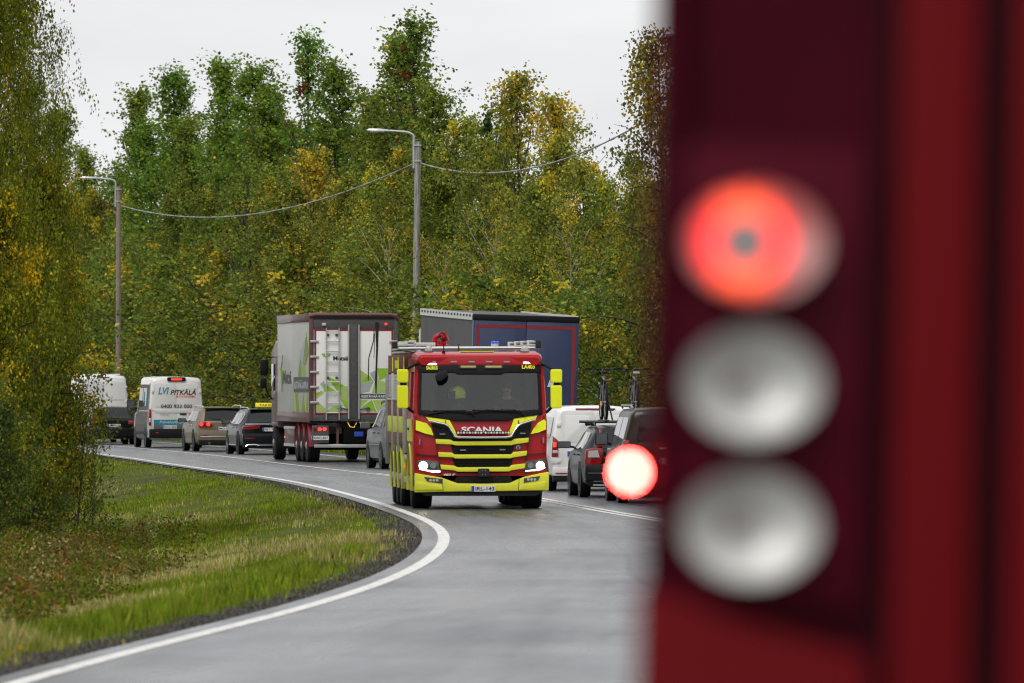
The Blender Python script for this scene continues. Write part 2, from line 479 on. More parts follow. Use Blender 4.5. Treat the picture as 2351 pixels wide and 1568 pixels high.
ds = np.concatenate([np.linspace(-60, 50, 30), np.linspace(54, 420, 250), np.linspace(430, 640, 30)])
offs_g = np.array([-600, -250, -120, -60, -30, -18, -14, -12, -10.5, -9, -7.5, -6, -5, -4.2, -3.2, -2.2, -1.3, -0.8, -0.45, -0.25, 0.6, 4, 7.4, 7.9, 8.1, 9, 10, 11, 12, 13.5, 16, 22, 40, 90, 200, 500.])
_bumpn = {}
def gz(o, d):
    z = float(ground_z(o, d))
    if o < -0.9 or o > 9.5:
        z += 0.05 * math.sin(o * 2.1 + d * 0.31) * math.sin(d * 0.47 + o) + 0.03 * math.sin(d * 1.3 + o * 3.0)
    return z
grid_mesh('ground', ds, offs_g, gz, 'soil')
offs_r = np.linspace(-0.32, ROAD_R, 28)
road = grid_mesh('road', ds, offs_r, lambda o, d: 0.0, 'asphalt')
la = road.data.attributes.new('lane', 'FLOAT', 'POINT')
la.data.foreach_set('value', np.tile(offs_r, len(ds)).astype(np.float32))
# gravel strips each side, slightly above the soil sheet
def gw(d): return float(np.interp(d, [60, 90, 112, 128, 150, 190], [0.72, 0.55, 0.62, 0.50, 0.32, 0.28]))
def strip(name, m, f0, f1, z, d0, d1, step, kind='structure', nz=1):
    vs, fs = [], []
    dd = np.arange(d0, d1 + step, step)
    for d in dd:
        a, b_ = f0(d), f1(d)
        for k in range(nz + 1):
            o = a + (b_ - a) * k / nz
            vs.append((ex(d) + o, d, z(o, d)))
    n = nz + 1
    for i in range(len(dd) - 1):
        for k in range(nz):
            fs.append((i * n + k, i * n + k + 1, (i + 1) * n + k + 1, (i + 1) * n + k))
    me = bpy.data.meshes.new(name); me.from_pydata(vs, [], fs); me.shade_smooth(); me.materials.append(MATS[m])
    o = bpy.data.objects.new(name, me); COL.objects.link(o); o['kind'] = kind
    return o
strip('gravel_shoulder', 'gravel', lambda d: -gw(d) - 0.25, lambda d: -0.25, lambda o, d: float(ground_z(o, d)) + 0.02 + 0.012 * math.sin(d * 2.3 + o * 9), -60, 640, 1.0, nz=6)
strip('gravel_shoulder', 'gravel', lambda d: 4.73 + float(cl(d)), lambda d: 5.8 + float(cl(d)), lambda o, d: float(ground_z(o, d)) + 0.02, -60, 640, 2.0, nz=4)
# painted lines
strip('edge_line', 'road_paint', lambda d: -0.085, lambda d: 0.085, lambda o, d: 0.005, -60, 640, 1.0)
strip('centre_line', 'road_paint', lambda d: float(cl(d)) - 0.03, lambda d: float(cl(d)) + 0.09, lambda o, d: 0.005, -60, 640, 1.0)
strip('centre_line', 'road_paint', lambda d: float(cl(d)) + 0.19, lambda d: float(cl(d)) + 0.31, lambda o, d: 0.005, -60, 215, 1.0)
strip('edge_line', 'road_paint', lambda d: float(cl(d)) + 3.55, lambda d: float(cl(d)) + 3.70, lambda o, d: 0.005, -60, 640, 1.0)

# ------------------------------------------------------------------ leaf and blade material: colour from the mesh, tint from the object
def leaf_material(name, translucent=0.35, rough=0.55):
    m = bpy.data.materials.new(name); m.use_nodes = True
    N, L = m.node_tree.nodes, m.node_tree.links
    N.clear()
    out = N.new('ShaderNodeOutputMaterial')
    a = N.new('ShaderNodeAttribute'); a.attribute_name = 'Col'
    oi = N.new('ShaderNodeObjectInfo')
    mx = N.new('ShaderNodeMix'); mx.data_type = 'RGBA'; mx.blend_type = 'MULTIPLY'; mx.inputs['Factor'].default_value = 1
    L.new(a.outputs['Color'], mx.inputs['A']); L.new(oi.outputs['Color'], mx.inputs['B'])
    p = N.new('ShaderNodeBsdfDiffuse')
    t = N.new('ShaderNodeBsdfTranslucent')
    s = N.new('ShaderNodeMixShader'); s.inputs[0].default_value = translucent
    L.new(mx.outputs['Result'], p.inputs['Color']); L.new(mx.outputs['Result'], t.inputs['Color'])
    L.new(p.outputs[0], s.inputs[1]); L.new(t.outputs[0], s.inputs[2]); L.new(s.outputs[0], out.inputs[0])
    MATS[name] = m
leaf_material('leaf')
leaf_material('grass_blade', 0.3, 0.65)
mat('bark_dark', (0.045, 0.037, 0.030), 0.9, var=0.4, scale=9, bump=0.6)
mat('bark_birch', (0.42, 0.40, 0.37), 0.8, var=0.5, scale=5, bump=0.3)

def quads_mesh(name, co, col, m):
    """co (n,4,3) vertices of quads, col (n,3)"""
    n = len(co)
    me = bpy.data.meshes.new(name)
    me.vertices.add(n * 4); me.loops.add(n * 4); me.polygons.add(n)
    me.vertices.foreach_set('co', co.astype(np.float32).ravel())
    me.loops.foreach_set('vertex_index', np.arange(n * 4, dtype=np.int32))
    me.polygons.foreach_set('loop_start', np.arange(0, n * 4, 4, dtype=np.int32))
    me.polygons.foreach_set('loop_total', np.full(n, 4, dtype=np.int32))
    me.update(calc_edges=True)
    ca = me.color_attributes.new('Col', 'FLOAT_COLOR', 'POINT')
    c4 = np.ones((n, 4, 4), np.float32); c4[:, :, :3] = col[:, None, :]
    ca.data.foreach_set('color', c4.ravel())
    me.materials.append(MATS[m])
    return me

def leaves(P, size, g, droop=0.3, flat=0.0):
    """diamond leaves at points P with random orientation; droop pulls the tips down"""
    n = len(P)
    ax = g.normal(size=(n, 3)); ax[:, 2] -= droop * 2
    ax /= np.linalg.norm(ax, axis=1)[:, None]
    sd = np.cross(ax, g.normal(size=(n, 3))); sd /= np.linalg.norm(sd, axis=1)[:, None] + 1e-9
    s = size * g.uniform(0.65, 1.25, n)[:, None]
    fold = np.cross(ax, sd) * s * 0.12
    return np.stack([P, P + ax * s * 0.5 + sd * s * 0.36 + fold, P + ax * s, P + ax * s * 0.5 - sd * s * 0.36 + fold], 1)

def make_tree(kind, seed, height, width, nlimb, ntwig, nleaf, size, pal, ypal, yfrac, droop, elev, bare=0.12, bark='bark_dark', trunk_r=None, twig_len=0.7, top_pow=0.8, lean=0.02, clump=1.0, ragged=0.25, limb_r=1.0):
    """returns (trunk mesh, crown mesh).  pal / ypal: lists of colours for the green and the turned leaves."""
    g = np.random.default_rng(seed)
    tr = trunk_r or height * 0.009
    mb = MB()
    ph = g.uniform(0, 6.28)
    def tp(t): return np.array([lean * height * t * math.cos(ph) + 0.12 * math.sin(3.1 * t + ph) * t, lean * height * t * math.sin(ph) + 0.12 * math.cos(2.3 * t + ph) * t, height * t])
    ts = np.linspace(0, 0.97, 9)
    mb.tube([tp(t) for t in ts], tr, 7, [max(0.08, 1 - 0.95 * t) for t in ts])
    P, C = [], []
    pal, ypal = np.array(pal), np.array(ypal)
    for i in range(nlimb):
        t = bare + (1.0 - bare) * ((i + g.uniform(0, 1)) / nlimb) ** 0.92
        u = (t - bare) / (1 - bare)
        env = width * 0.5 * (max(0.02, 1 - u) ** top_pow) * (0.55 + 0.45 * min(1, u * 4 + 0.35)) * g.uniform(1 - ragged, 1 + ragged * 0.7)
        az = i * 2.399 + g.uniform(-0.5, 0.5)
        el = R(elev) * g.uniform(0.7, 1.2) + u * 0.45
        p = tp(min(t, 0.97)); L_ = env / max(0.35, math.cos(el)) + 0.15
        dirv = np.array([math.cos(az) * math.cos(el), math.sin(az) * math.cos(el), math.sin(el)])
        pts = [p]
        for k in range(5):
            dirv = dirv + np.array([0, 0, -droop * 0.16]) + g.normal(size=3) * 0.10
            dirv /= np.linalg.norm(dirv)
            pts.append(pts[-1] + dirv * L_ / 5)
        pts = np.array(pts)
        lr = (tr * (1 - 0.85 * t) * 0.5 + 0.008) * limb_r
        mb.tube(pts, lr, 4, [1, .8, .62, .45, .3, .15])
        yl = g.uniform() < yfrac
        for k in range(ntwig):
            s = g.uniform(0.22, 1.0); q = s * 5; j = min(int(q), 4); b0 = pts[j] + (pts[j + 1] - pts[j]) * (q - j)
            tl = twig_len * g.uniform(0.4, 1.15)
            td = dirv * 0.55 + g.normal(size=3) * 0.65 + np.array([0, 0, -droop * 1.5])
            td /= np.linalg.norm(td)
            m = max(3, int(nleaf * g.uniform(0.55, 1.3)))
            f = g.uniform(0.05, 1, m)[:, None]
            pp = b0 + td * tl * f + np.array([0, 0, -droop * 0.35]) * tl * f ** 2 + g.normal(size=(m, 3)) * (0.09 + 0.06 * tl) * clump
            P.append(pp)
            yt = yl if g.uniform() < 0.9 else (g.uniform() < yfrac)
            pc = (ypal if yt else pal)[g.integers(0, len(ypal if yt else pal), m)] * g.uniform(0.8, 1.2, m)[:, None] * g.uniform(0.6, 1.35)
            flip = g.uniform(size=m) < 0.012
            pc[flip] = ypal[g.integers(0, len(ypal), flip.sum())]
            C.append(pc)
    P, C = np.concatenate(P), np.concatenate(C)
    crown = quads_mesh('crown', leaves(P, size, g, droop=0.25 + droop * 0.5), C, 'leaf')
    to = mb.build('trunk', bark, None)
    trunk = to.data
    bpy.data.objects.remove(to)
    return trunk, crown

def place_tree(name, meshes, loc, scale, rz, label, group=None, tint=(1, 1, 1), cat='tree', sxy=1.0):
    o = thing(name, label, cat, loc, rz, group)
    for nm, me in zip(('trunk', 'crown'), meshes):
        c = bpy.data.objects.new(nm, me); COL.objects.link(c); c.parent = o
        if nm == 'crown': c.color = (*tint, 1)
    o.scale = (scale * sxy, scale * sxy, scale)
    return o

GREEN = [(0.125, 0.200, 0.036), (0.150, 0.230, 0.042), (0.185, 0.255, 0.042), (0.100, 0.165, 0.036)]
OLIVE = [(0.185, 0.210, 0.036), (0.150, 0.185, 0.034), (0.245, 0.250, 0.036), (0.120, 0.155, 0.036)]
YELL = [(0.50, 0.39, 0.032), (0.44, 0.36, 0.036), (0.54, 0.39, 0.028), (0.38, 0.34, 0.04), (0.34, 0.31, 0.036)]
RUST = [(0.34, 0.25, 0.030), (0.38, 0.28, 0.030), (0.28, 0.21, 0.030)]
DKRED = [(0.18, 0.035, 0.026), (0.22, 0.045, 0.03)]

T = {}
T['aspen1'] = make_tree('aspen', 1, 14, 5.2, 50, 11, 20, 0.130, GREEN, YELL, 0.01, -0.12, 44, bare=0.10, top_pow=1.15, twig_len=0.75, clump=0.75, ragged=0.5)
T['aspen2'] = make_tree('aspen', 2, 14, 6.2, 54, 11, 20, 0.130, GREEN, YELL, 0.02, -0.08, 42, bare=0.08, top_pow=1.05, twig_len=0.8, clump=0.75, ragged=0.5)
T['aspen3'] = make_tree('aspen', 3, 15, 5.4, 46, 9, 18, 0.130, GREEN, DKRED, 0.02, -0.18, 50, bare=0.10, top_pow=0.9, twig_len=0.75, clump=0.65, ragged=0.55)
T['birch1'] = make_tree('birch', 4, 10, 5.0, 56, 11, 22, 0.100, OLIVE, YELL, 0.07, 0.65, 36, bare=0.08, top_pow=0.95, clump=0.7, ragged=0.4)
T['birch2'] = make_tree('birch', 5, 10, 4.6, 54, 11, 22, 0.100, OLIVE, YELL, 0.17, 0.60, 40, bare=0.07, top_pow=0.9, clump=0.7, ragged=0.4)
T['birch3'] = make_tree('birch', 6, 10, 5.2, 54, 11, 22, 0.100, OLIVE, RUST, 0.14, 0.65, 38, bare=0.06, top_pow=1.0, clump=0.7, ragged=0.4)
T['golden'] = make_tree('birch', 8, 10, 5.0, 44, 10, 20, 0.100, OLIVE, YELL + RUST, 0.40, 0.10, 50, bare=0.10, top_pow=0.95, clump=0.65, ragged=0.5)
T['weeping'] = make_tree('birch', 9, 12, 3.2, 60, 12, 22, 0.100, OLIVE, RUST + YELL, 0.30, 1.0, 38, bare=0.06, top_pow=0.75, twig_len=1.2, clump=0.6, ragged=0.4)
T['thicket'] = make_tree('shrub', 10, 5, 4.0, 36, 11, 20, 0.105, OLIVE + GREEN, YELL, 0.12, 0.2, 38, bare=0.02, top_pow=0.6, clump=0.75, ragged=0.4)
T['thicket2'] = make_tree('shrub', 12, 5, 4.2, 36, 11, 20, 0.100, GREEN + OLIVE, YELL + RUST, 0.08, 0.15, 38, bare=0.02, top_pow=0.55, clump=0.75, ragged=0.4)

T['open'] = make_tree('aspen', 14, 11, 4.6, 30, 7, 12, 0.105, OLIVE + GREEN, YELL, 0.10, 0.05, 48, bare=0.12, top_pow=0.8, twig_len=0.8, clump=0.7, ragged=0.4, limb_r=2.0, trunk_r=0.14)
T['pale_stem'] = make_tree('birch', 15, 9, 3.4, 26, 8, 12, 0.100, OLIVE, YELL, 0.25, 0.7, 40, bare=0.30, top_pow=0.8, twig_len=0.8, clump=0.7, ragged=0.4, bark='bark_birch', trunk_r=0.09, lean=0.05)

T['bare_stem'] = make_tree('birch', 16, 9, 2.6, 22, 7, 12, 0.100, OLIVE, YELL, 0.25, 0.6, 46, bare=0.55, top_pow=0.7, twig_len=0.7, clump=0.7, ragged=0.4, bark='bark_birch', trunk_r=0.085, lean=0.05)

# spruce: short drooping needle boughs
def make_spruce(seed, height, width):
    g = np.random.default_rng(seed)
    mb = MB(); mb.tube([(0, 0, 0), (0, 0, height)], height * 0.011, 6, [1, 0.1])
    P, C = [], []
    for i in range(90):
        t = 0.05 + 0.94 * (i / 90); L_ = width * 0.5 * (1 - t) ** 0.85 + 0.08; az = i * 2.399
        for k in range(8):
            s = (k + 1) / 8
            m = 14
            q = np.array([math.cos(az) * L_ * s, math.sin(az) * L_ * s, height * t - 0.28 * L_ * s])
            P.append(q + g.normal(size=(m, 3)) * np.array([0.10, 0.10, 0.06]) * (0.6 + L_ * 0.4)); C.append(np.array([0.022, 0.040, 0.016]) * g.uniform(0.6, 1.4, m)[:, None])
    P, C = np.concatenate(P), np.concatenate(C)
    to = mb.build('trunk', 'bark_dark', None); tm = to.data; bpy.data.objects.remove(to)
    return tm, quads_mesh('crown', leaves(P, 0.16, g, 0.1), C, 'leaf')
T['spruce'] = make_spruce(21, 12, 3.6)

HT = {'bare_stem': 9, 'open': 11, 'pale_stem': 9, 'aspen1': 14, 'aspen2': 14, 'aspen3': 15, 'birch1': 10, 'birch2': 10, 'birch3': 10, 'golden': 10, 'weeping': 12, 'thicket': 5, 'thicket2': 5, 'spruce': 12}
def gh(x, d): return float(ground_z(x - ex(d), d))
def tree_at(key, px, top_y, d, label, group=None, name=None, sxy=1.0, tint=(1, 1, 1), rz=None, cat='tree'):
    x = (px - 1175.5) * d / FPX
    z0 = gh(x, d)
    top = CAM_H + (HORIZON - top_y) * d / FPX
    s = (top - z0) / HT[key]
    nm = name or {'aspen': 'aspen_tree', 'birch': 'birch_tree', 'golde': 'birch_tree', 'weepi': 'weeping_birch', 'thick': 'willow_shrub', 'spruc': 'spruce_tree', 'open': 'aspen_tree', 'bare_': 'birch_tree', 'pale_': 'birch_tree'}[key[:5]]
    return place_tree(nm, T[key], (x, d, z0 - 0.05), s, random.uniform(0, 6.28) if rz is None else rz, label, group, tint, cat, sxy / s * 1.0 if False else sxy)

FOREST_LAST = []
# tall green aspens along the skyline: (px, top y, extra distance, kind, label)
SKY = [
 (302, 205, 18, 'aspen1', 'narrow green aspen standing at the forest edge over the white vans'),
 (388, 165, 14, 'aspen1', 'pointed green aspen rising above the plumber van'),
 (350, 290, 8, 'aspen2', 'lower bright green aspen between two pointed ones'),
 (450, 280, 16, 'aspen2', 'broad green aspen sloping up behind the beige car'),
 (530, 140, 14, 'aspen1', 'slim green aspen with several spiky leaders over the taxi'),
 (590, 160, 18, 'aspen2', 'green aspen with bare twigs at its tip'),
 (640, 200, 12, 'aspen1', 'leafy green aspen just ahead of the chip truck'),
 (715, 92, 16, 'aspen3', 'very tall aspen with a few red leaves at its top'),
 (775, 150, 18, 'aspen2', 'green aspen with thinning reddish top twigs'),
 (835, 215, 14, 'aspen1', 'green aspen in the dip between two tall ones'),
 (890, 80, 16, 'aspen1', 'tall aspen with an open two-stemmed top'),
 (950, 52, 18, 'aspen3', 'tallest aspen of the forest edge leaning over the lamp post'),
 (1000, 205, 12, 'aspen2', 'green aspen sloping down beside the lamp post'),
 (130, 250, 20, 'aspen1', 'small green aspen far behind the roadside birch'),
 (205, 350, 25, 'aspen2', 'low green aspen far behind the roadside birch and lamp post'),
 (70, 200, 30, 'aspen2', 'green aspen hidden mostly by the roadside birch'),
]
def front_d(px): return float(np.interp(px, [-200, 100, 250, 400, 700, 950, 1200, 1500, 1700, 2300], [440, 420, 392, 358, 312, 280, 247, 217, 200, 170]))
for px, ty, dd, k, lab in SKY:
    tree_at(k, px, ty, front_d(px) + dd, lab, 'aspens along the forest edge', sxy=1.2, tint=(random.uniform(1.0, 1.4), random.uniform(1.0, 1.25), .95))
MID = [
 (1055, 265, 8, 'birch2', 'yellow flecked birch next to the weathered street lamp'),
 (1120, 330, 5, 'birch1', 'olive birch beneath the sagging cable'),
 (1205, 185, 8, 'golden', 'tall golden birch with open see-through top'),
 (1255, 235, 10, 'golden', 'golden birch crown thinning against the sky'),
 (1150, 275, 12, 'birch3', 'rust tinged birch next to the golden one'),
 (1300, 300, 6, 'birch1', 'olive green birch above the blue trailer corner'),
 (1350, 360, 4, 'birch2', 'yellow green birch above the white panel van'),
 (1395, 400, 8, 'birch1', 'small olive birch in the gap by the weeping birch'),
 (720, 355, 2, 'golden', 'bright yellow topped birch behind the chip truck'),
 (640, 400, 3, 'birch1', 'olive birch with dark forked limbs'),
 (560, 420, 4, 'birch3', 'brownish birch behind the taxi'),
 (480, 430, 2, 'birch1', 'dense olive birch behind the beige car'),
 (400, 420, 3, 'birch3', 'brown green birch behind the plumber van'),
 (310, 440, 2, 'birch1', 'dark olive birch beside the far lamp post'),
 (800, 400, 3, 'birch2', 'yellow speckled birch over the chip truck'),
 (870, 380, 3, 'birch1', 'olive birch to the road side of the lamp post'),
 (930, 330, 5, 'birch2', 'yellowish birch directly behind the weathered street lamp'),
 (1010, 360, 2, 'birch3', 'rusty birch behind the grey trailer roof'),
 (230, 430, 4, 'birch1', 'dim olive birch far behind the tall white van'),
 (1240, 420, 1, 'birch2', 'low yellow birch above the blue trailer'),
 (1440, 520, 0, 'birch2', 'yellow birch behind the bicycles'),
]
for px, ty, dd, k, lab in MID:
    tree_at(k, px, ty, front_d(px) + dd, lab, 'birches along the forest edge', tint=(lambda v, w: (v * w, v, v))(random.uniform(.95, 1.6), random.uniform(.9, 1.12)))
tree_at('open', 578, 400, front_d(578) - 1.5, 'sparse tree with dark forked limbs above the taxi')
tree_at('pale_stem', 806, 560, front_d(806) - 2.0, 'slender birch with a pale leaning stem above the chip truck')
tree_at('pale_stem', 1385, 560, front_d(1385) - 2.0, 'slender birch with a pale stem beside the blue lorry corner')
tree_at('pale_stem', 430, 640, front_d(430) - 2.0, 'slender birch with a pale stem above the plumber van')
for px_, ty_, lab_ in ((345, 560, 'over the tall white van'), (660, 600, 'at the front of the chip truck'), (902, 520, 'close to the weathered street lamp'), (1040, 560, 'above the grey curtain side'), (1150, 500, 'above the water cannon'), (1290, 520, 'above the blue doors'), (1425, 470, 'above the black bicycle')):
    tree_at('bare_stem', px_, ty_, front_d(px_) - 3.0, 'thin birch with a mostly bare white stem ' + lab_, 'bare stemmed birches in front of the forest')
tree_at('spruce', 1120, 244, front_d(1120) + 14, 'small dark spruce with a bare spiky tip among golden birches', sxy=0.55, tint=(1.8, 1.8, 1.8))
tree_at('weeping', 1535, 45, 208, 'tall weeping birch with rusty hanging twigs behind the parked minibus', sxy=1.0, tint=(0.8, 0.75, .9))
tree_at('weeping', 1440, 330, 213, 'shorter weeping birch with yellow green strands beside the tall one', sxy=0.75)
tree_at('weeping', 1600, 20, 200, 'weeping birch behind the red rescue vehicle', sxy=1.1, tint=(0.85, 0.7, .9))
REFS = [(-40, 'far behind the tall roadside birch'), (60, 'far behind the young yellow birch'), (150, 'behind the sprays of the willow shrub'), (225, 'behind the tall white van'), (290, 'by the far street lamp'), (380, 'behind the plumber van'), (450, 'between the plumber van and the beige estate'),
        (520, 'behind the beige estate'), (610, 'behind the taxi'), (690, 'behind the grey side of the chip truck'), (770, 'behind the ladder of the chip truck'), (860, 'behind the stained door of the chip truck'), (935, 'by the weathered street lamp above the trailers'),
        (1010, 'behind the grey curtain side'), (1090, 'behind the water cannon of the fire engine'), (1180, 'behind the blue beacon of the fire engine'), (1260, 'behind the blue lorry doors'), (1330, 'behind the corner of the blue lorry'), (1400, 'behind the black bicycle'), (1465, 'behind the greyish bicycle'), (1540, 'behind the minibus'), (1640, 'behind the red rescue vehicle')]
def near_ref(px): return min(REFS, key=lambda r: abs(r[0] - px))[1]
# dense lower growth that closes the forest wall
k = 0
for px in range(-60, 1640, 85):
    key = ['thicket', 'thicket2'][k % 2]
    tree_at(key, px + random.uniform(-18, 18), random.uniform(600, 690), front_d(px) + random.uniform(-1, 2), 'bushy willow thicket ' + near_ref(px), 'willow thickets at the forest edge', sxy=1.45, tint=(lambda v, w: (v * w, v, v))(random.uniform(.6, 1.25), random.uniform(.8, 1.1)), cat='shrub')
    k += 1
for px in range(-60, 1640, 95):
    key = ['birch1', 'birch3', 'birch2'][k % 3]
    top = float(np.interp(px, [-60, 300, 700, 1000, 1400, 1700], [470, 480, 440, 430, 500, 420])) + random.uniform(-30, 60)
    tree_at(key, px + random.uniform(-20, 20), top, front_d(px) + random.uniform(7, 12), 'crowded olive birch ' + near_ref(px), 'olive birches filling the forest edge', sxy=1.45, tint=(lambda v, w: (v * w, v, v))(random.uniform(.65, 1.25), random.uniform(.85, 1.1)))
    k += 1
for px in range(-80, 1600, 95):
    key = ['aspen2', 'birch1', 'aspen1'][k % 3]
    top = float(np.interp(px, [-80, 200, 330, 520, 950, 1050, 1200, 1400, 1750], [420, 480, 320, 250, 230, 340, 360, 480, 300])) + random.uniform(0, 60)
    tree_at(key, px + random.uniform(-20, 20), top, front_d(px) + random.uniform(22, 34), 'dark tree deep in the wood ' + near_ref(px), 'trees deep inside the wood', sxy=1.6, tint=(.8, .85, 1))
    k += 1

# the roadside birch on the inside of the bend, close and slightly out of focus
NEARG = [(0.150, 0.190, 0.022), (0.200, 0.220, 0.022), (0.115, 0.150, 0.022), (0.26, 0.25, 0.022)]
NEARY = [(0.66, 0.46, 0.022), (0.58, 0.43, 0.025), (0.70, 0.44, 0.018), (0.48, 0.37, 0.025)]
T['near_birch'] = make_tree('birch', 31, 16, 4.8, 120, 24, 46, 0.074, NEARG, NEARY, 0.08, 1.1, 46, bare=0.08, top_pow=0.45, twig_len=1.2, bark='bark_dark', lean=0.0, clump=0.55, ragged=0.5, limb_r=0.3)
T['near_small'] = make_tree('birch', 32, 6.5, 3.0, 80, 18, 24, 0.072, NEARG, NEARY, 0.26, 0.55, 36, bare=0.06, top_pow=0.6, twig_len=0.7, bark='bark_dark', lean=0.0, clump=0.7, ragged=0.4)
T['near_willow'] = make_tree('willow', 33, 3.0, 2.6, 46, 15, 20, 0.085, [(0.120, 0.165, 0.032), (0.155, 0.190, 0.038), (0.095, 0.135, 0.034)], NEARY, 0.05, 0.1, 42, bare=0.02, top_pow=0.4, twig_len=0.5, bark='bark_dark')
T['spray'] = make_tree('willow', 34, 2.6, 1.5, 20, 7, 9, 0.075, [(0.120, 0.165, 0.032), (0.155, 0.190, 0.038), (0.20, 0.21, 0.03)], NEARY, 0.06, 0.05, 50, bare=0.05, top_pow=0.35, twig_len=0.35, bark='bark_dark', ragged=0.5, clump=0.8, limb_r=0.6)
HT.update(spray=2.6, near_birch=16, near_small=6.5, near_willow=3.0)
def near_at(key, px, top, d, label, name, cat='tree', sxy=1.0, group=None, tint=(1, 1, 1)):
    x = (px - 1175.5) * d / FPX; z0 = gh(x, d); s = (top - z0) / HT[key]
    return place_tree(name, T[key], (x, d, z0 - 0.05), s, random.uniform(0, 6.28), label, group, tint, cat, sxy)
near_at('near_birch', -60, 16.0, 143, 'tall roadside birch with hanging yellow and green leaves', 'birch_tree', sxy=0.58)
near_at('near_birch', -5, 14.5, 151, 'slim birch squeezed behind the hanging roadside birch', 'birch_tree', sxy=0.40)
near_at('near_birch', -160, 16.5, 147, 'second tall birch half behind the hanging roadside birch', 'birch_tree', sxy=0.70)
near_at('near_birch', -420, 16.5, 150, 'wide birch standing farther from the road than the hanging birches', 'birch_tree')
near_at('near_small', 95, 6.1, 150, 'young birch full of bright yellow leaves beside the white vans', 'birch_tree', sxy=0.60)
near_at('near_small', -10, 5.4, 139, 'young olive birch under the tall roadside birch', 'birch_tree', sxy=0.75)
near_at('near_willow', 140, 1.95, 152, 'green willow shrub with sprays reaching in front of the white van', 'willow_shrub', 'shrub', sxy=0.55)
near_at('spray', 178, 2.12, 150, 'thin leafy willow sprays standing in front of the small black car', 'willow_shrub', 'shrub', sxy=0.95)
near_at('spray', 215, 1.45, 153, 'short willow sprays at the verge below the plumber van', 'willow_shrub', 'shrub', sxy=0.9)
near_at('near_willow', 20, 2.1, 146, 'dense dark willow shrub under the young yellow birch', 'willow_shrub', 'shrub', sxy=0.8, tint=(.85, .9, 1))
near_at('near_willow', -40, 1.6, 136, 'dark green willow shrub at the foot of the tall birch', 'willow_shrub', 'shrub', sxy=0.9, tint=(.8, .85, 1))
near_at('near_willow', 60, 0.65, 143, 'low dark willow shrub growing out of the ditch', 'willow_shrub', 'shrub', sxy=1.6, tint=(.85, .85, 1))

# the wood goes on along both sides of the road outside the picture and behind the camera; these unseen trees are added to darken reflections and block low sky light
MIRR = []
for i, d in enumerate(range(-54, 200, 13)): MIRR.append((ex(d) + float(cl(d)) + 4.8 + 9 + 3 * ((i * 7) % 3), d))
for i, d in enumerate(range(-54, 62, 12)): MIRR.append((ex(d) - 12 - 3 * ((i * 5) % 3), d))
for i, d in enumerate(range(160, 330, 13)): MIRR.append((-0.0665 * d - 3.5 - 4 * ((i * 5) % 3), d))
for i, x in enumerate(range(-30, 34, 7)): MIRR.append((x, -62 - 4 * ((i * 3) % 4)))
for i, (x, d) in enumerate(MIRR):
    k = ['spruce', 'aspen2', 'spruce', 'birch1', 'aspen1'][(i * 3) % 5]
    s_ = {'spruce': 1.25, 'aspen2': 1.05, 'birch1': 1.3, 'aspen1': 1.1}[k] * random.uniform(0.9, 1.15)
    place_tree({'s': 'spruce_tree', 'a': 'aspen_tree', 'b': 'birch_tree'}[k[0]], T[k], (x, d, gh(x, d) - 0.05), s_, i * 1.3, 'unseen roadside tree added to darken reflections and block low sky light', 'unseen roadside trees added to darken paint and glass', sxy=1.25)

# ------------------------------------------------------------------ grass and weeds on the verges
def blades(name, D, OFF, h, w, col, label, lean=0.35, seed=1):
    g = np.random.default_rng(seed)
    n = len(D)
    X = edge_x(D) + OFF
    Z = ground_z(OFF, D) - 0.02
    base = np.stack([X, D, Z], 1)
    a = g.uniform(0, 6.283, n)
    side = np.stack([np.cos(a), np.sin(a), np.zeros(n)], 1) * (w * g.uniform(0.7, 1.3, n))[:, None]
    a2 = g.uniform(0, 6.283, n)
    ln = np.stack([np.cos(a2), np.sin(a2), np.zeros(n)], 1) * (h * lean * g.uniform(0, 1, n))[:, None]
    up = np.stack([np.zeros(n), np.zeros(n), h], 1)
    co = np.stack([base - side * 0.5, base + side * 0.5, base + side * 0.22 + up * 0.6 + ln * 0.4, base + up + ln], 1)
    me = quads_mesh(name, co, col, 'grass_blade')
    o = bpy.data.objects.new(name, me); COL.objects.link(o)
    tag(o, label, 'grass', kind='stuff')
    return o

def vnoise(x, y, seed=0, n=64):
    g = np.random.default_rng(seed); t = g.uniform(0, 1, (n, n))
    xi, yi = np.floor(x).astype(int), np.floor(y).astype(int); fx, fy = x - xi, y - yi
    fx, fy = fx * fx * (3 - 2 * fx), fy * fy * (3 - 2 * fy)
    a, b_, c, d_ = t[xi % n, yi % n], t[(xi + 1) % n, yi % n], t[xi % n, (yi + 1) % n], t[(xi + 1) % n, (yi + 1) % n]
    return (a * (1 - fx) + b_ * fx) * (1 - fy) + (c * (1 - fx) + d_ * fx) * fy

def sample_left(n, lo=-13.0, d0=60, d1=275, power=1.4):
    u = rng.uniform(0, 1, n)
    D = (d0 ** (-power) + u * (d1 ** (-power) - d0 ** (-power))) ** (-1 / power)
    OFF = rng.uniform(lo, -0.45, n)
    X = edge_x(D) + OFF
    keep = (X > -0.069 * D)
    return D[keep], OFF[keep]

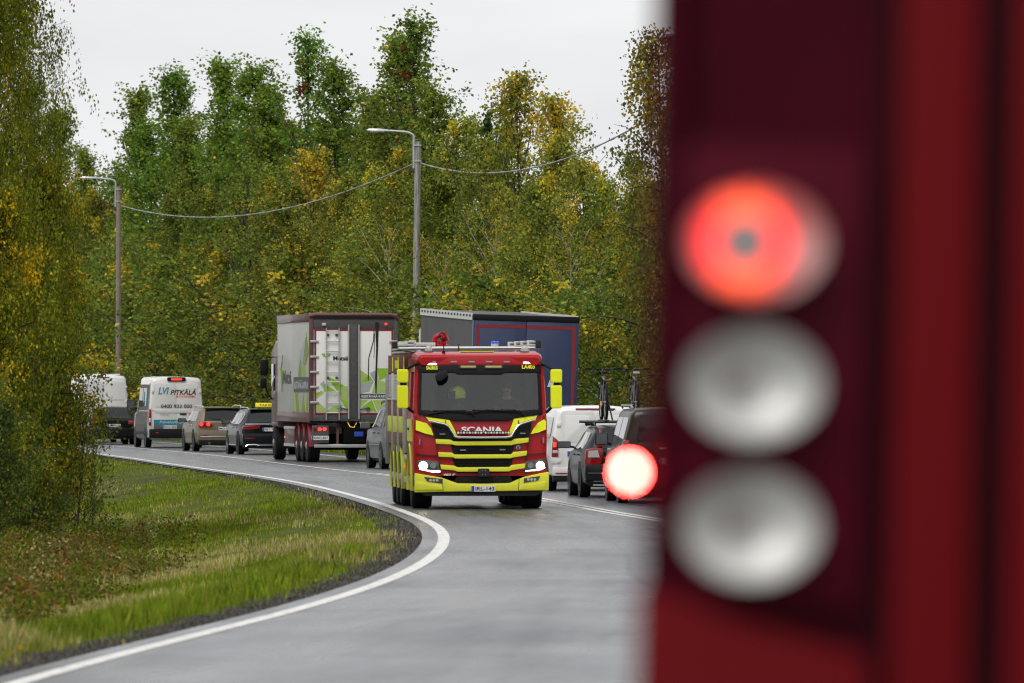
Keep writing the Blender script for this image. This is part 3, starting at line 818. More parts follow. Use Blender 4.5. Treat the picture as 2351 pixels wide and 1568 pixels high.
def gwv(D): return np.interp(D, [60, 90, 112, 128, 150, 190], [0.72, 0.55, 0.62, 0.50, 0.32, 0.28]) + 0.1
gcol = np.array([[0.175, 0.260, 0.018], [0.210, 0.290, 0.022], [0.130, 0.205, 0.016], [0.28, 0.29, 0.034]])
scol = np.array([[0.48, 0.43, 0.16], [0.40, 0.34, 0.13], [0.52, 0.46, 0.19], [0.32, 0.25, 0.09]])
bcol = np.array([[0.19, 0.130, 0.048], [0.21, 0.125, 0.042], [0.14, 0.115, 0.038], [0.14, 0.165, 0.030]])
D, OFF = sample_left(520000)
edge = OFF + gwv(D) + 0.12 * np.sin(D * 1.7) + 0.1 * np.sin(D * 4.1)
k = edge < 0.30 - 0.75 * rng.uniform(0, 1, len(D)) ** 0.6 + 0.25 * (vnoise(D * 1.1, OFF * 2, 15) - 0.5); D, OFF, edge = D[k], OFF[k], edge[k]
nz = vnoise(D * 0.11, OFF * 0.55 + 40, 3); nf = vnoise(D * 0.6, OFF * 1.6 + 9, 5)
near_w = np.clip((132 - D) / 22, 0, 1)                       # weedy hollow close to the birch
hollow = np.clip((-OFF - 4.8) / 2.2, 0, 1) * np.clip((165 - D) / 25, 0, 1)
dry = np.clip((nz - 0.46) * 2.8 + hollow * 0.70 + np.clip((nf - 0.6) * 2, 0, .5) - 0.35 * np.clip((D - 150) / 30, 0, 1), 0, 1)
fringe = np.clip(1 - np.abs(edge + 0.6) / 0.7, 0, 1) * np.clip((125 - D) / 15, 0, 1)
h = 0.055 + 0.06 * nf + 0.15 * fringe + 0.03 * dry + 0.16 * hollow * nf
h *= rng.uniform(0.5, 1.45, len(D)) * np.interp(D, [60, 150, 270], [1.0, 0.9, 0.75])
w = np.interp(D, [60, 270], [0.016, 0.045])
isdry = rng.uniform(size=len(D)) < dry * 0.85
isbr = rng.uniform(size=len(D)) < hollow * 0.55
ci = rng.integers(0, 4, len(D))
col = np.where(isdry[:, None], scol[ci], gcol[ci]); col = np.where(isbr[:, None], bcol[ci], col)
col = col * rng.uniform(0.6, 1.3, len(D))[:, None] * (0.72 + 0.5 * nf)[:, None]
blades('verge_grass', D, OFF, h, w, col, 'mown green and straw coloured grass on the verge inside the bend', seed=2)
# leafy weeds and dead stems of the hollow
D, OFF = sample_left(26000, lo=-12.0, d0=74, d1=172)
k = (OFF < -3.5) & (vnoise(D * 0.22, OFF * 0.8, 8) > 0.44) & (rng.uniform(size=len(D)) < np.interp(OFF, [-6, -4.5, -3.5], [1, 0.6, 0.12])) & (rng.uniform(size=len(D)) < np.clip((165 - D) / 45, 0.08, 1)); D, OFF = D[k], OFF[k]
n = len(D); M_ = 22
hh = rng.uniform(0.12, 0.48, n) * np.interp(OFF, [-9, -5, -3], [1.25, 1.0, 0.6]); base = np.stack([edge_x(D) + OFF, D, ground_z(OFF, D)], 1)
f = rng.uniform(0.05, 1, (n, M_)); spread = rng.normal(size=(n, M_, 3)) * np.array([0.075, 0.075, 0.02])
PW = base[:, None, :] + spread + np.stack([np.zeros((n, M_)), np.zeros((n, M_)), f * hh[:, None]], 2)
ci = rng.integers(0, 4, n); pick = rng.uniform(size=n)
wc = np.where((pick < 0.5)[:, None], bcol[ci] * 0.9, np.where((pick < 0.84)[:, None], gcol[ci] * 0.6, scol[ci] * 0.8))
wc = np.where((pick > 0.965)[:, None], np.array([0.32, 0.12, 0.02]), wc) * rng.uniform(0.6, 1.25, n)[:, None]
wcol = (wc[:, None, :] * rng.uniform(0.7, 1.25, (n, M_, 1))).reshape(-1, 3)
wm = quads_mesh('leafy_weeds', leaves(PW.reshape(-1, 3), 0.055, rng, droop=-0.1), wcol, 'grass_blade')
wo = bpy.data.objects.new('leafy_weeds', wm); COL.objects.link(wo); tag(wo, 'brown, rusty and green weeds filling the ditch below the birch', 'weeds', kind='stuff')
# pebbles on the gravel shoulder
n = 26000
u = rng.uniform(0, 1, n); D = (60 ** -1.3 + u * (210 ** -1.3 - 60 ** -1.3)) ** (-1 / 1.3)
OFF = -0.27 - rng.uniform(0, 1, n) ** 0.9 * (gwv(D) + 0.1)
sz = rng.uniform(0.012, 0.038, n); a_ = rng.uniform(0, 6.283, n)
cx_, cy_, cz_ = edge_x(D) + OFF, D, ground_z(OFF, D) + 0.028
dx, dy = np.cos(a_) * sz, np.sin(a_) * sz
top = np.stack([cx_, cy_, cz_ + sz * 0.9], 1)
c0 = np.stack([cx_ + dx, cy_ + dy, cz_ - 0.02], 1); c1 = np.stack([cx_ - dy, cy_ + dx, cz_ - 0.02], 1); c2 = np.stack([cx_ - dx, cy_ - dy, cz_ - 0.02], 1); c3 = np.stack([cx_ + dy, cy_ - dx, cz_ - 0.02], 1)
co = np.concatenate([np.stack([c0, c1, top, top + 1e-4], 1), np.stack([c1, c2, top, top + 1e-4], 1), np.stack([c2, c3, top, top + 1e-4], 1), np.stack([c3, c0, top, top + 1e-4], 1)])
pcol = np.tile((np.array([0.105, 0.098, 0.090]) * rng.uniform(0.35, 1.7, n)[:, None]), (4, 1))
pm = quads_mesh('gravel_stones', co, pcol, 'grass_blade')
po = bpy.data.objects.new('gravel_stones', pm); COL.objects.link(po); tag(po, 'loose dark gravel stones along the edge of the asphalt', 'gravel', kind='stuff')
# fallen yellow leaves on the verge and the gravel
n = 260
u = rng.uniform(0, 1, n); D = (62 ** -1.3 + u * (230 ** -1.3 - 62 ** -1.3)) ** (-1 / 1.3); OFF = -rng.uniform(0.2, 9.0, n)
PL = np.stack([edge_x(D) + OFF, D, ground_z(OFF, D) + rng.uniform(0.05, 0.14, n)], 1)
lm = quads_mesh('fallen_leaves', leaves(PL, 0.055, rng, 0.0), np.array(YELL)[rng.integers(0, 5, n)] * 0.9, 'leaf')
lo_ = bpy.data.objects.new('fallen_leaves', lm); COL.objects.link(lo_); tag(lo_, 'yellow birch leaves fallen on the verge', 'leaves', kind='stuff')
# far verge behind the queue
u = rng.uniform(0, 1, 90000); D = (150 ** -1.2 + u * (430 ** -1.2 - 150 ** -1.2)) ** (-1 / 1.2)
OFF = rng.uniform(8.7, 16, len(D)); ci = rng.integers(0, 4, len(D))
blades('far_verge_grass', D, OFF, rng.uniform(0.12, 0.42, len(D)), np.full(len(D), 0.05), gcol[ci] * rng.uniform(0.6, 1.3, len(D))[:, None], 'green grass strip between the queue and the forest', seed=6)
# ------------------------------------------------------------------ street lamps and their aerial cable
m, N, L, b = nodes_mat('weathered_wood')
tc = N.new('ShaderNodeTexCoord'); mp = N.new('ShaderNodeMapping'); mp.inputs['Scale'].default_value = (14, 14, 0.8)
n1 = N.new('ShaderNodeTexNoise'); n1.inputs['Scale'].default_value = 2.0; n1.inputs['Detail'].default_value = 8
L.new(tc.outputs['Object'], mp.inputs[0]); L.new(mp.outputs[0], n1.inputs['Vector'])
r1 = N.new('ShaderNodeValToRGB'); r1.color_ramp.elements[0].position = 0.3; r1.color_ramp.elements[0].color = (0.12, 0.115, 0.10, 1)
r1.color_ramp.elements[1].position = 0.65; r1.color_ramp.elements[1].color = (0.38, 0.37, 0.34, 1)
L.new(n1.outputs['Fac'], r1.inputs[0]); L.new(r1.outputs[0], b.inputs['Base Color']); b.inputs['Roughness'].default_value = 0.9
bp = N.new('ShaderNodeBump'); bp.inputs['Strength'].default_value = 0.5; bp.inputs['Distance'].default_value = 0.02
L.new(n1.outputs['Fac'], bp.inputs['Height']); L.new(bp.outputs[0], b.inputs['Normal'])
mat('brown_wood', (0.24, 0.19, 0.155), 0.9, var=0.35, scale=6, bump=0.4)
mat('galvanised', (0.50, 0.51, 0.52), 0.45, 0.5, var=0.15)
mat('cable', (0.30, 0.30, 0.30), 0.5, 0.2)

def street_lamp(px, d, top, rise, arm, label, lamp_len=0.75, lean=0.0, wood='weathered_wood'):
    x = (px - 1175.5) * d / FPX; z0 = gh(x, d) - 0.1
    o = thing('street_lamp', label, 'street lamp', (x, d, z0), 0, 'wooden street lamps along the road')
    H_ = top - z0
    MB().tube([(lean * 0, 0, 0), (lean * .5, 0, H_ * .5), (lean, 0, H_)], 0.115, 12, [1.12, 0.98, 0.84]).build('pole', wood, o)
    xx = lean - 0.125
    pts = [(xx, -0.02, H_ - 0.85), (xx, -0.02, H_ - 0.1), (xx, -0.02, H_ + rise * 0.45)]
    for i in range(1, 7):
        a = R(90 * i / 6)
        pts.append((xx - 0.42 * (1 - math.cos(a)), -0.02, H_ + rise * 0.45 + rise * 0.5 * math.sin(a)))
    pts.append((xx - arm, -0.02, H_ + rise * 1.02))
    MB().tube(pts, 0.034, 8).build('arm', 'galvanised', o)
    for zz in (H_ - 0.12, H_ - 0.62):
        MB().lathe([(0.13, zz - 0.02), (0.13, zz + 0.02)], (lean, 0, 0), 'z', 12).build('clamp', 'galvanised', o)
    e = pts[-1]
    s = [(e[0] + 0.05, 0.030), (e[0] - 0.10, 0.075), (e[0] - lamp_len * 0.5, 0.105), (e[0] - lamp_len * 0.9, 0.09), (e[0] - lamp_len, 0.03)]
    hd = MB()
    rings = []
    for sx, hw in s:
        q = e[2] + (e[0] - sx) * 0.03
        rings.append([(sx, -hw, q - 0.01), (sx, -hw * 0.6, q + hw * 0.55), (sx, hw * 0.6, q + hw * 0.55), (sx, hw, q - 0.01), (sx, hw * .7, q - 0.035), (sx, -hw * .7, q - 0.035)])
    hd.rings(rings).build('lamp_head', 'galvanised', o)
    bxp('lamp_glass', 'lamp_clear', o, e[0] - lamp_len * 0.85, e[0] - 0.2, -0.07, 0.07, e[2] - 0.045, e[2] - 0.028, 0.005)
    bxp('cable_hook', 'dark_metal', o, lean - 0.22, lean - 0.10, -0.05, 0.05, H_ - 0.98, H_ - 0.86, 0.01)
    return o
street_lamp(953, 272, CAM_H + (879 - 325) * 272 / FPX, 0.34, 0.75, 'tall weathered wooden street lamp above the grey and blue trailer', lean=0.08)
street_lamp(272, 355, CAM_H + (879 - 428) * 355 / FPX, 0.34, 0.75, 'tall wooden street lamp behind the tall white van', lean=0.0, wood='brown_wood')
street_lamp(1682, 205, 10.3, 0.34, 0.75, 'wooden street lamp beside the weeping birch')
def cable(p0, p1, sag, label):
    p0, p1 = Vector(p0), Vector(p1)
    pts = [p0.lerp(p1, t) - Vector((0, 0, sag * 4 * t * (1 - t))) for t in np.linspace(0, 1, 41)]
    mb = MB().tube(pts, 0.019, 6)
    for k_ in range(2):
        q = [p + Vector((0, 0.03, 0.022 * math.cos(i * 1.9 + 3.14 * k_))) + Vector((0.02 * math.sin(i * 1.9 + 3.14 * k_), 0, 0)) for i, p in enumerate(pts)]
        mb.tube(q, 0.010, 4)
    o = mb.build('aerial_cable', 'cable')
    return tag(o, label, 'cable')
pa = at(945, 378, 272); pb = at(280, 473, 355); pc = at(1660, 0, 205); pc.z = 9.9
cable(pa, pb, 0.98, 'twisted grey cable sagging between the two visible street lamps')
cable(at(965, 374, 272), pc, 1.18, 'twisted grey cable rising from the street lamp towards the weeping birch')
# ------------------------------------------------------------------ vehicles: common builders (local +Y is the driving direction, rear face at y = 0)
def ring_pts(st):
    y, wl, zb, zbelt, wtop, ztop = st
    h = ztop - zbelt
    return [(wl * 0.84, zb), (wl * 0.975, zb + 0.09), (wl, zb + (zbelt - zb) * 0.55), (wl * 0.965, zbelt),
            (wtop, max(zbelt + 0.004, ztop - min(0.12, h * 0.5))), (wtop * 0.90, max(zbelt + 0.006, ztop - min(0.035, h * 0.2))), (wtop * 0.5, ztop - 0.006 * (h > 0.2)), (0.0, ztop)]

def full_ring(st):
    y = st[0]; h = ring_pts(st)
    return [(-w, y, z) for w, z in h] + [(w, y, z) for w, z in h[-2::-1]]

def dense(stations, sub=3):
    """Catmull-Rom interpolation of the stations so that the skin is smooth"""
    S = [np.array(s, float) for s in stations]; out = []
    for i in range(len(S) - 1):
        p0, p1, p2, p3 = S[max(i - 1, 0)], S[i], S[i + 1], S[min(i + 2, len(S) - 1)]
        for k in range(sub):
            t = k / sub
            lin = p1 + (p2 - p1) * t
            cat = 0.5 * ((2 * p1) + (-p0 + p2) * t + (2 * p0 - 5 * p1 + 4 * p2 - p3) * t * t + (-p0 + 3 * p1 - 3 * p2 + p3) * t ** 3)
            v = lin * 0.45 + cat * 0.55
            v[0] = lin[0]
            out.append(v)
    out.append(S[-1])
    return out

class Car:
    def __init__(s, name, label, cat, loc, yaw, stations, body_mat, group=None, sub=3):
        s.o = thing(name, label, cat, loc, yaw, group)
        s.st = dense(stations, sub)
        mb = MB(); mb.rings([full_ring(st) for st in s.st])
        s.body = mb.build('body', body_mat, s.o, angle=50)
    def at_y(s, y):
        st = s.st
        for i in range(len(st) - 1):
            if st[i][0] <= y <= st[i + 1][0]:
                t = (y - st[i][0]) / max(1e-6, st[i + 1][0] - st[i][0])
                return st[i] * (1 - t) + st[i + 1] * t
        return st[0] if y < st[0][0] else st[-1]
    def side_pt(s, y, t, sgn, row=3, out=0.008):
        h = ring_pts(s.at_y(y)); a, b = h[row], h[row + 1]
        return (sgn * (a[0] + (b[0] - a[0]) * t + out), y, a[1] + (b[1] - a[1]) * t + out * 0.3)
    def side_patch(s, name, m, sgn, y0b, y1b, y0t, y1t, t0=0.06, t1=0.94, row=3, out=0.008, n=8, nt=3, parent=None):
        vs, fs = [], []
        for j in range(nt + 1):
            t = t0 + (t1 - t0) * j / nt; f = j / nt
            ya, yb = y0b + (y0t - y0b) * f, y1b + (y1t - y1b) * f
            for i in range(n + 1): vs.append(s.side_pt(ya + (yb - ya) * i / n, t, sgn, row, out))
        w = n + 1
        fs = [(j * w + i, j * w + i + 1, (j + 1) * w + i + 1, (j + 1) * w + i) for j in range(nt) for i in range(n)]
        return MB().add(vs, fs).build(name, m, parent or s.o)
    def end_patch(s, name, m, ya, yb, inset=0.06, k=0.97, out=0.01, lo=0.06, hi=0.94, n=10, ridge=(5, 7), parent=None):
        """window over the sloping tail or bow between the stations at ya and yb (belt height to roof)"""
        sgn = -1 if yb > ya else 1
        vs, fs = [], []
        nv = 6
        for j in range(nv + 1):
            f = lo + (hi - lo) * j / nv
            y = ya + (yb - ya) * f
            h = ring_pts(s.at_y(y))
            for i in range(n + 1):
                u = -1 + 2 * i / n
                wv = h[5][0] * k - inset
                z = h[7][1] + (h[5][1] - h[7][1]) * abs(u) ** 2
                vs.append((u * wv, y + sgn * out * 0.8, z + out * 0.8))
        w = n + 1
        fs = [(j * w + i, j * w + i + 1, (j + 1) * w + i + 1, (j + 1) * w + i) for j in range(nv) for i in range(n)]
        return MB().add(vs, fs).build(name, m, parent or s.o)
    def wheels(s, ys, r=0.33, tw=0.21, track=None, rim='alloy', hub=0.62):
        for y in ys:
            w = s.at_y(y)[1]
            for sg in (-1, 1):
                xo = sg * (w * 0.985 + 0.004)
                MB().lathe([(r + 0.05, sg * -0.12), (r + 0.05, sg * 0.012), (r + 0.01, sg * 0.014)], (xo, y, r + 0.02), 'x', 22).build('wheel_arch', 'black_plastic', s.o)
                xt = sg * (w * 0.985 + 0.016)
                tyre = MB().lathe([(r * hub, -sg * tw), (r * 0.94, -sg * tw), (r, -sg * tw * 0.85), (r, -sg * tw * 0.15), (r * 0.94, 0), (r * hub, sg * 0.004)], (xt, y, r), 'x', 24).build('wheel', 'rubber', s.o)
                rm = MB().lathe([(r * hub, sg * 0.004), (r * hub * 0.94, -sg * 0.015), (r * hub * 0.85, -sg * 0.03), (r * 0.16, -sg * 0.02), (r * 0.14, sg * 0.002), (0.01, sg * 0.004)], (xt, y, r), 'x', 20)
                rm = rm.build('rim', rim, tyre)
    def mirror(s, y, z, m='black_plastic', w=0.20, h=0.13, sides=(-1, 1), out=0.14, glass=True):
        for sg in sides:
            hw = s.at_y(y)[1]
            x0 = sg * (hw * 0.93)
            hd = MB().box(min(x0 + sg * out * .4, x0 + sg * (out + w)), max(x0 + sg * out * .4, x0 + sg * (out + w)), y - 0.02, y + 0.10, z, z + h).build('mirror', m, s.o, bevel=0.03)
            MB().tube([(x0, y + 0.05, z + 0.02), (x0 + sg * (out * 0.7), y + 0.05, z + 0.04)], 0.025, 6).build('mirror_arm', 'black_plastic', hd)
            if glass:
                a, b = x0 + sg * (out * .4 + .02), x0 + sg * (out + w - .02)
                MB().box(min(a, b), max(a, b), y - 0.026, y - 0.019, z + 0.015, z + h - 0.015).build('mirror_glass', 'mirror_grey', hd)

mat('mirror_grey', (0.16, 0.17, 0.18), 0.15, 0.6)
mat('cabin_dark', (0.03, 0.03, 0.03), 0.8)
QUEUE = 'vehicles waiting in the queue'
def spot(px, d): return ((px - 1175.5) * d / FPX, d, 0.0)

def hatch_stations(L, W, H, belt, zb=0.22, rear_slope=0.30, tail=0.62, wt=0.74, hood=0.92, bonnet=1.15, screen=0.75):
    hw = W / 2
    return [
     (0.00, hw * 0.90, zb + 0.06, belt - 0.10, hw * 0.84, belt - 0.03),
     (0.05, hw * 0.95, zb, belt - 0.03, hw * 0.86, belt + 0.02),
     (0.05 + rear_slope, hw * 0.985, zb, belt, hw * wt * 0.97, H - 0.05),
     (0.25 + rear_slope + 0.25, hw, zb - 0.02, belt, hw * wt, H - 0.01),
     (L * 0.42, hw, zb - 0.03, belt - 0.01, hw * wt, H),
     (L - bonnet - screen, hw, zb - 0.03, belt - 0.02, hw * wt * 0.99, H - 0.045),
     (L - bonnet, hw, zb - 0.02, belt - 0.04, hw * 0.84, belt + 0.02),
     (L - bonnet * 0.45, hw * 0.98, zb - 0.02, belt - 0.10, hw * 0.80, hood),
     (L - 0.15, hw * 0.92, zb, belt - 0.22, hw * 0.72, hood - 0.10),
     (L, hw * 0.80, zb + 0.08, belt - 0.33, hw * 0.60, hood - 0.24)]

def van_stations(L, W, H, belt, zb=0.28, wt=0.84, nose=1.0, screen=1.0, hood=1.15, lean=0.06):
    hw = W / 2
    return [
     (0.00, hw * 0.94, zb + 0.04, belt, hw * wt * 0.95, H - 0.12),
     (0.05, hw * 0.975, zb, belt, hw * wt * 0.985, H - 0.03),
     (0.18, hw * 0.995, zb, belt, hw * wt, H),
     (L * 0.3, hw, zb - 0.02, belt, hw * wt, H + 0.01),
     (L * 0.6, hw, zb - 0.02, belt, hw * wt, H),
     (L - nose - screen, hw * 0.995, zb - 0.02, belt - 0.02, hw * wt * 0.98, H - 0.04),
     (L - nose * 0.95, hw * 0.98, zb - 0.02, belt - 0.04, hw * 0.82, hood + 0.05),
     (L - nose * 0.4, hw * 0.96, zb, belt - 0.12, hw * 0.76, hood - 0.08),
     (L, hw * 0.86, zb + 0.08, belt - 0.32, hw * 0.64, hood - 0.32)]

# ------------------------------------------------------------------ tall white van far up the queue
paint('van_white', (0.78, 0.78, 0.77), dirt=0.5, top=1.1, low=0.3)
paint('van_white_side', (0.60, 0.60, 0.58), dirt=0.7, top=2.2, low=0.2)
def white_van_far():
    c = Car('delivery_van', 'tall white delivery van at the head of the queue, half hidden by the willow', 'van', spot(238, 326), 0.150,
            van_stations(6.0, 2.0, 2.58, 1.35, wt=0.86), 'van_white', QUEUE)
    o = c.o
    for sg in (-1, 1):
        dr = MB().prism(rrect(*sorted((sg * 0.008, sg * 0.84)), 0.62, 2.36, 0.10), -0.012, 0.03).build('rear_door', 'van_white', o, bevel=0.004)
        MB().prism(rrect(*sorted((sg * 0.06, sg * 0.78)), 1.62, 1.632, 0.005), -0.016, -0.006).build('panel_seam', 'black_plastic', dr)
        for z in (0.9, 1.55, 2.1): bxp('hinge', 'van_white', dr, *sorted((sg * 0.83, sg * 0.90)), -0.03, 0.03, z, z + 0.07, 0.01)
        bxp('tail_light', 'lamp_red', o, *sorted((sg * 0.87, sg * 0.965)), -0.02, 0.10, 0.95, 1.38, 0.02)
    bxp('high_brake_light', 'lamp_red', o, -0.22, 0.22, -0.012, 0.05, 2.47, 2.51, 0.008)
    MB().lathe([(0.075, -0.022), (0.075, -0.01)], (0, 0, 1.56), 'y', 16).build('badge', 'chrome', o)
    bxp('bumper', 'black_plastic', o, -0.95, 0.95, -0.09, 0.2, 0.36, 0.60, 0.04)
    plate(o, -0.45, 0.72, -0.02, 'ALB-45')
    for sg in (-1, 1):
        c.side_patch('cab_window', 'glass_dark', sg, 4.15, 5.05, 4.15, 4.45, 0.05, 0.62)
    c.end_patch('windscreen', 'glass_dark', 5.05, 4.05)
    c.wheels((1.15, 4.95), r=0.35); c.mirror(4.75, 1.45, w=0.16, h=0.30)
    for y in (1.0, 2.2, 3.4): MB().tube([(-0.72, y, 2.60), (0.72, y, 2.60)], 0.025, 6).build('roof_rib', 'van_white', o)
white_van_far()

# ------------------------------------------------------------------ black saloon partly behind the willow
paint('black_gloss', (0.005, 0.006, 0.008), dirt=0.06, top=0.7, low=0.15, rough=0.3, coat=0.14, spec=0.25)
def black_saloon():
    c = Car('saloon_car', 'small black car squeezed between the tall white van and the plumber van', 'car', spot(262, 316), 0.150,
            hatch_stations(4.4, 1.76, 1.42, 0.92, rear_slope=0.42), 'black_gloss', QUEUE)
    o = c.o
    c.end_patch('rear_window', 'glass_rear', 0.05, 0.47)
    c.end_patch('windscreen', 'glass_dark', 3.25, 2.5)
    for sg in (-1, 1):
        c.side_patch('side_window', 'glass_dark', sg, 0.62, 1.55, 0.75, 1.5)
        c.side_patch('side_window', 'glass_dark', sg, 1.62, 2.85, 1.57, 2.45)
        bxp('tail_light', 'lamp_red', o, *sorted((sg * 0.52, sg * 0.83)), -0.02, 0.12, 0.74, 0.88, 0.03)
        bxp('door_handle', 'black_gloss', o, *sorted((sg * 0.87, sg * 0.90)), 1.5, 1.65, 0.80, 0.83, 0.01)
    bxp('bumper', 'black_gloss', o, -0.84, 0.84, -0.09, 0.2, 0.30, 0.62, 0.05)
    plate(o, 0, 0.70, -0.03, 'ZLT-308')
    c.wheels((0.85, 3.5), r=0.32); c.mirror(2.8, 0.92)
black_saloon()

# ------------------------------------------------------------------ plumber's van
mat('teal', (0.015, 0.20, 0.27), 0.4, var=0.12)
mat('ink_dark', (0.008, 0.010, 0.014), 0.5, var=0.1)
mat('ink_orange', (0.62, 0.13, 0.03), 0.5, var=0.1)
mat('ink_teal', (0.02, 0.26, 0.36), 0.5, var=0.1)
mat('ink_white', (0.62, 0.66, 0.66), 0.5, var=0.1)
paint('plumber_white', (0.70, 0.69, 0.665), dirt=0.75, top=1.0, low=0.35)
paint('plumber_grey', (0.085, 0.09, 0.088), dirt=0.6, top=1.9, low=0.25, rough=0.6, coat=0.0)
def plumber_van():
    c = Car('plumber_van', 'white van with grey sides and LVI PITKÄLÄ lettering on its rear doors', 'van', spot(405, 300), 0.150,
            van_stations(5.5, 2.0, 2.49, 1.28, wt=0.88, nose=0.95), 'plumber_white', QUEUE)
    o = c.o
    # grey wrapped flanks and the teal band behind them
    for sg in (-1, 1):
        w0 = c.side_patch('side_wrap', 'plumber_grey', sg, 0.42, 4.4, 0.42, 4.0, 0.02, 0.86, row=3, n=14)
        c.side_patch('side_wrap', 'plumber_grey', sg, 0.42, 4.5, 0.42, 4.5, 0.0, 1.0, row=2, n=14)
        c.side_patch('side_wrap', 'plumber_grey', sg, 0.42, 4.5, 0.42, 4.5, 0.0, 1.0, row=1, n=14)
        c.side_patch('teal_band', 'teal', sg, 0.20, 0.42, 0.20, 0.42, 0.02, 0.9, row=3)
        c.side_patch('teal_band', 'teal', sg, 0.20, 0.42, 0.20, 0.42, 0.0, 1.0, row=2)
        c.side_patch('side_window', 'glass_dark', sg, 1.05, 2.2, 1.05, 2.2, 0.16, 0.74, out=0.016)
        c.side_patch('side_window', 'glass_dark', sg, 2.35, 3.45, 2.35, 3.4, 0.14, 0.74, out=0.016)
        c.side_patch('cab_window', 'glass_dark', sg, 3.6, 4.55, 3.6, 4.0, 0.08, 0.74, out=0.016)
        c.side_patch('side_strip', 'black_plastic', sg, 0.3, 4.4, 0.3, 4.4, 0.25, 0.45, row=1, out=0.02)
        c.side_patch('side_logo', 'ink_teal', sg, 1.5, 1.9, 1.75, 2.0, 0.25, 0.62, out=0.022)
        c.side_patch('side_logo', 'ink_orange', sg, 1.2, 1.45, 1.2, 1.45, 0.55, 0.72, row=2, out=0.018)
        bxp('door_handle', 'chrome', o, *sorted((sg * 0.985, sg * 1.02)), 3.5, 3.75, 1.18, 1.22, 0.01)
        lt = bxp('tail_light', 'lamp_red', o, *sorted((sg * 0.885, sg * 0.985)), -0.03, 0.09, 0.78, 1.36, 0.03)
        bxp('reverse_lens', 'lamp_clear', lt, *sorted((sg * 0.90, sg * 0.975)), -0.036, -0.02, 0.90, 1.04, 0.008)
        dr = MB().prism(rrect(*sorted((sg * 0.008, sg * 0.80)), 0.66, 2.27, 0.10), -0.014, 0.03).build('rear_door', 'plumber_white', o, bevel=0.005)
        wm = MB().prism(rrect(*sorted((sg * 0.05, sg * 0.75)), 1.42, 2.16, 0.06), -0.020, -0.008).build('door_pressing', 'plumber_white', dr, bevel=0.006)
        bxp('teal_stripe', 'teal', dr, *sorted((sg * 0.009, sg * 0.80)), -0.019, -0.010, 0.80, 0.985)
        for z in (1.95, 1.9): pass
        bxp('hinge', 'plumber_white', dr, *sorted((sg * 0.80, sg * 0.88)), -0.04, 0.03, 1.93, 2.05, 0.012)
        bxp('reflector', 'lamp_red', o, *sorted((sg * 0.62, sg * 0.74)), -0.135, -0.10, 0.50, 0.545, 0.006)
    MB().prism([(-0.86, 1.34), (0.86, 1.34), (0.70, 1.22), (-0.70, 1.22)], -0.03, 0.0).build('door_swage', 'plumber_white', o, bevel=0.012)
    hb = MB().prism(rrect(-0.33, 0.33, 2.34, 2.48, 0.06), -0.05, 0.06).build('high_brake_light', 'black_plastic', o, bevel=0.01)
    MB().prism(rrect(-0.19, 0.19, 2.375, 2.435, 0.02), -0.058, -0.045).build('lens', 'brake_on', hb)
    bxp('door_handle', 'black_plastic', o, 0.12, 0.35, -0.05, -0.01, 1.16, 1.21, 0.012)
    text('TRANSIT', o, 'chrome', -0.42, 1.17, w=0.34, h=0.045, y=-0.036)
    bxp('bumper', 'black_plastic', o, -0.96, 0.96, -0.12, 0.2, 0.34, 0.66, 0.05)
    bxp('lower_panel', 'plumber_grey', o, -0.80, 0.80, -0.02, 0.02, 0.64, 0.80, 0.01)
    text('LVI', o, 'ink_teal', -0.455, 2.00, w=0.38, h=0.25, y=-0.022, bold=0.03, shear=0.25)
    text('PITKÄLÄ', o, 'ink_dark', 0.235, 1.965, w=0.90, h=0.21, y=-0.022, bold=0.02, shear=0.25)
    text('ROVANIEMI', o, 'ink_orange', 0.33, 1.80, w=0.66, h=0.085, y=-0.022, bold=0.015)
    text('0400 933 000', o, 'ink_dark', 0.0, 1.46, w=1.10, h=0.13, y=-0.024, bold=0.012)
    text('Palvelusta pitkälä', o, 'ink_white', -0.02, 0.89, w=1.15, h=0.12, y=-0.0205, shear=0.2)
    MB().lathe([(0.15, -0.022), (0.15, -0.012)], (0.60, 0, 1.19), 'y', 20).build('orange_logo', 'ink_orange', o)
    MB().tube([(0.52, -0.024, 1.14), (0.58, -0.024, 1.26), (0.64, -0.024, 1.13), (0.68, -0.024, 1.25)], 0.018, 5).build('logo_mark', 'ink_white', o)
    plate(o, -0.25, 0.73, -0.03, 'ROV-903', w=0.52)
    c.end_patch('windscreen', 'glass_dark', 4.6, 3.65)
    c.wheels((1.05, 4.55), r=0.34); c.mirror(4.35, 1.36, w=0.17, h=0.32, out=0.2)
plumber_van()

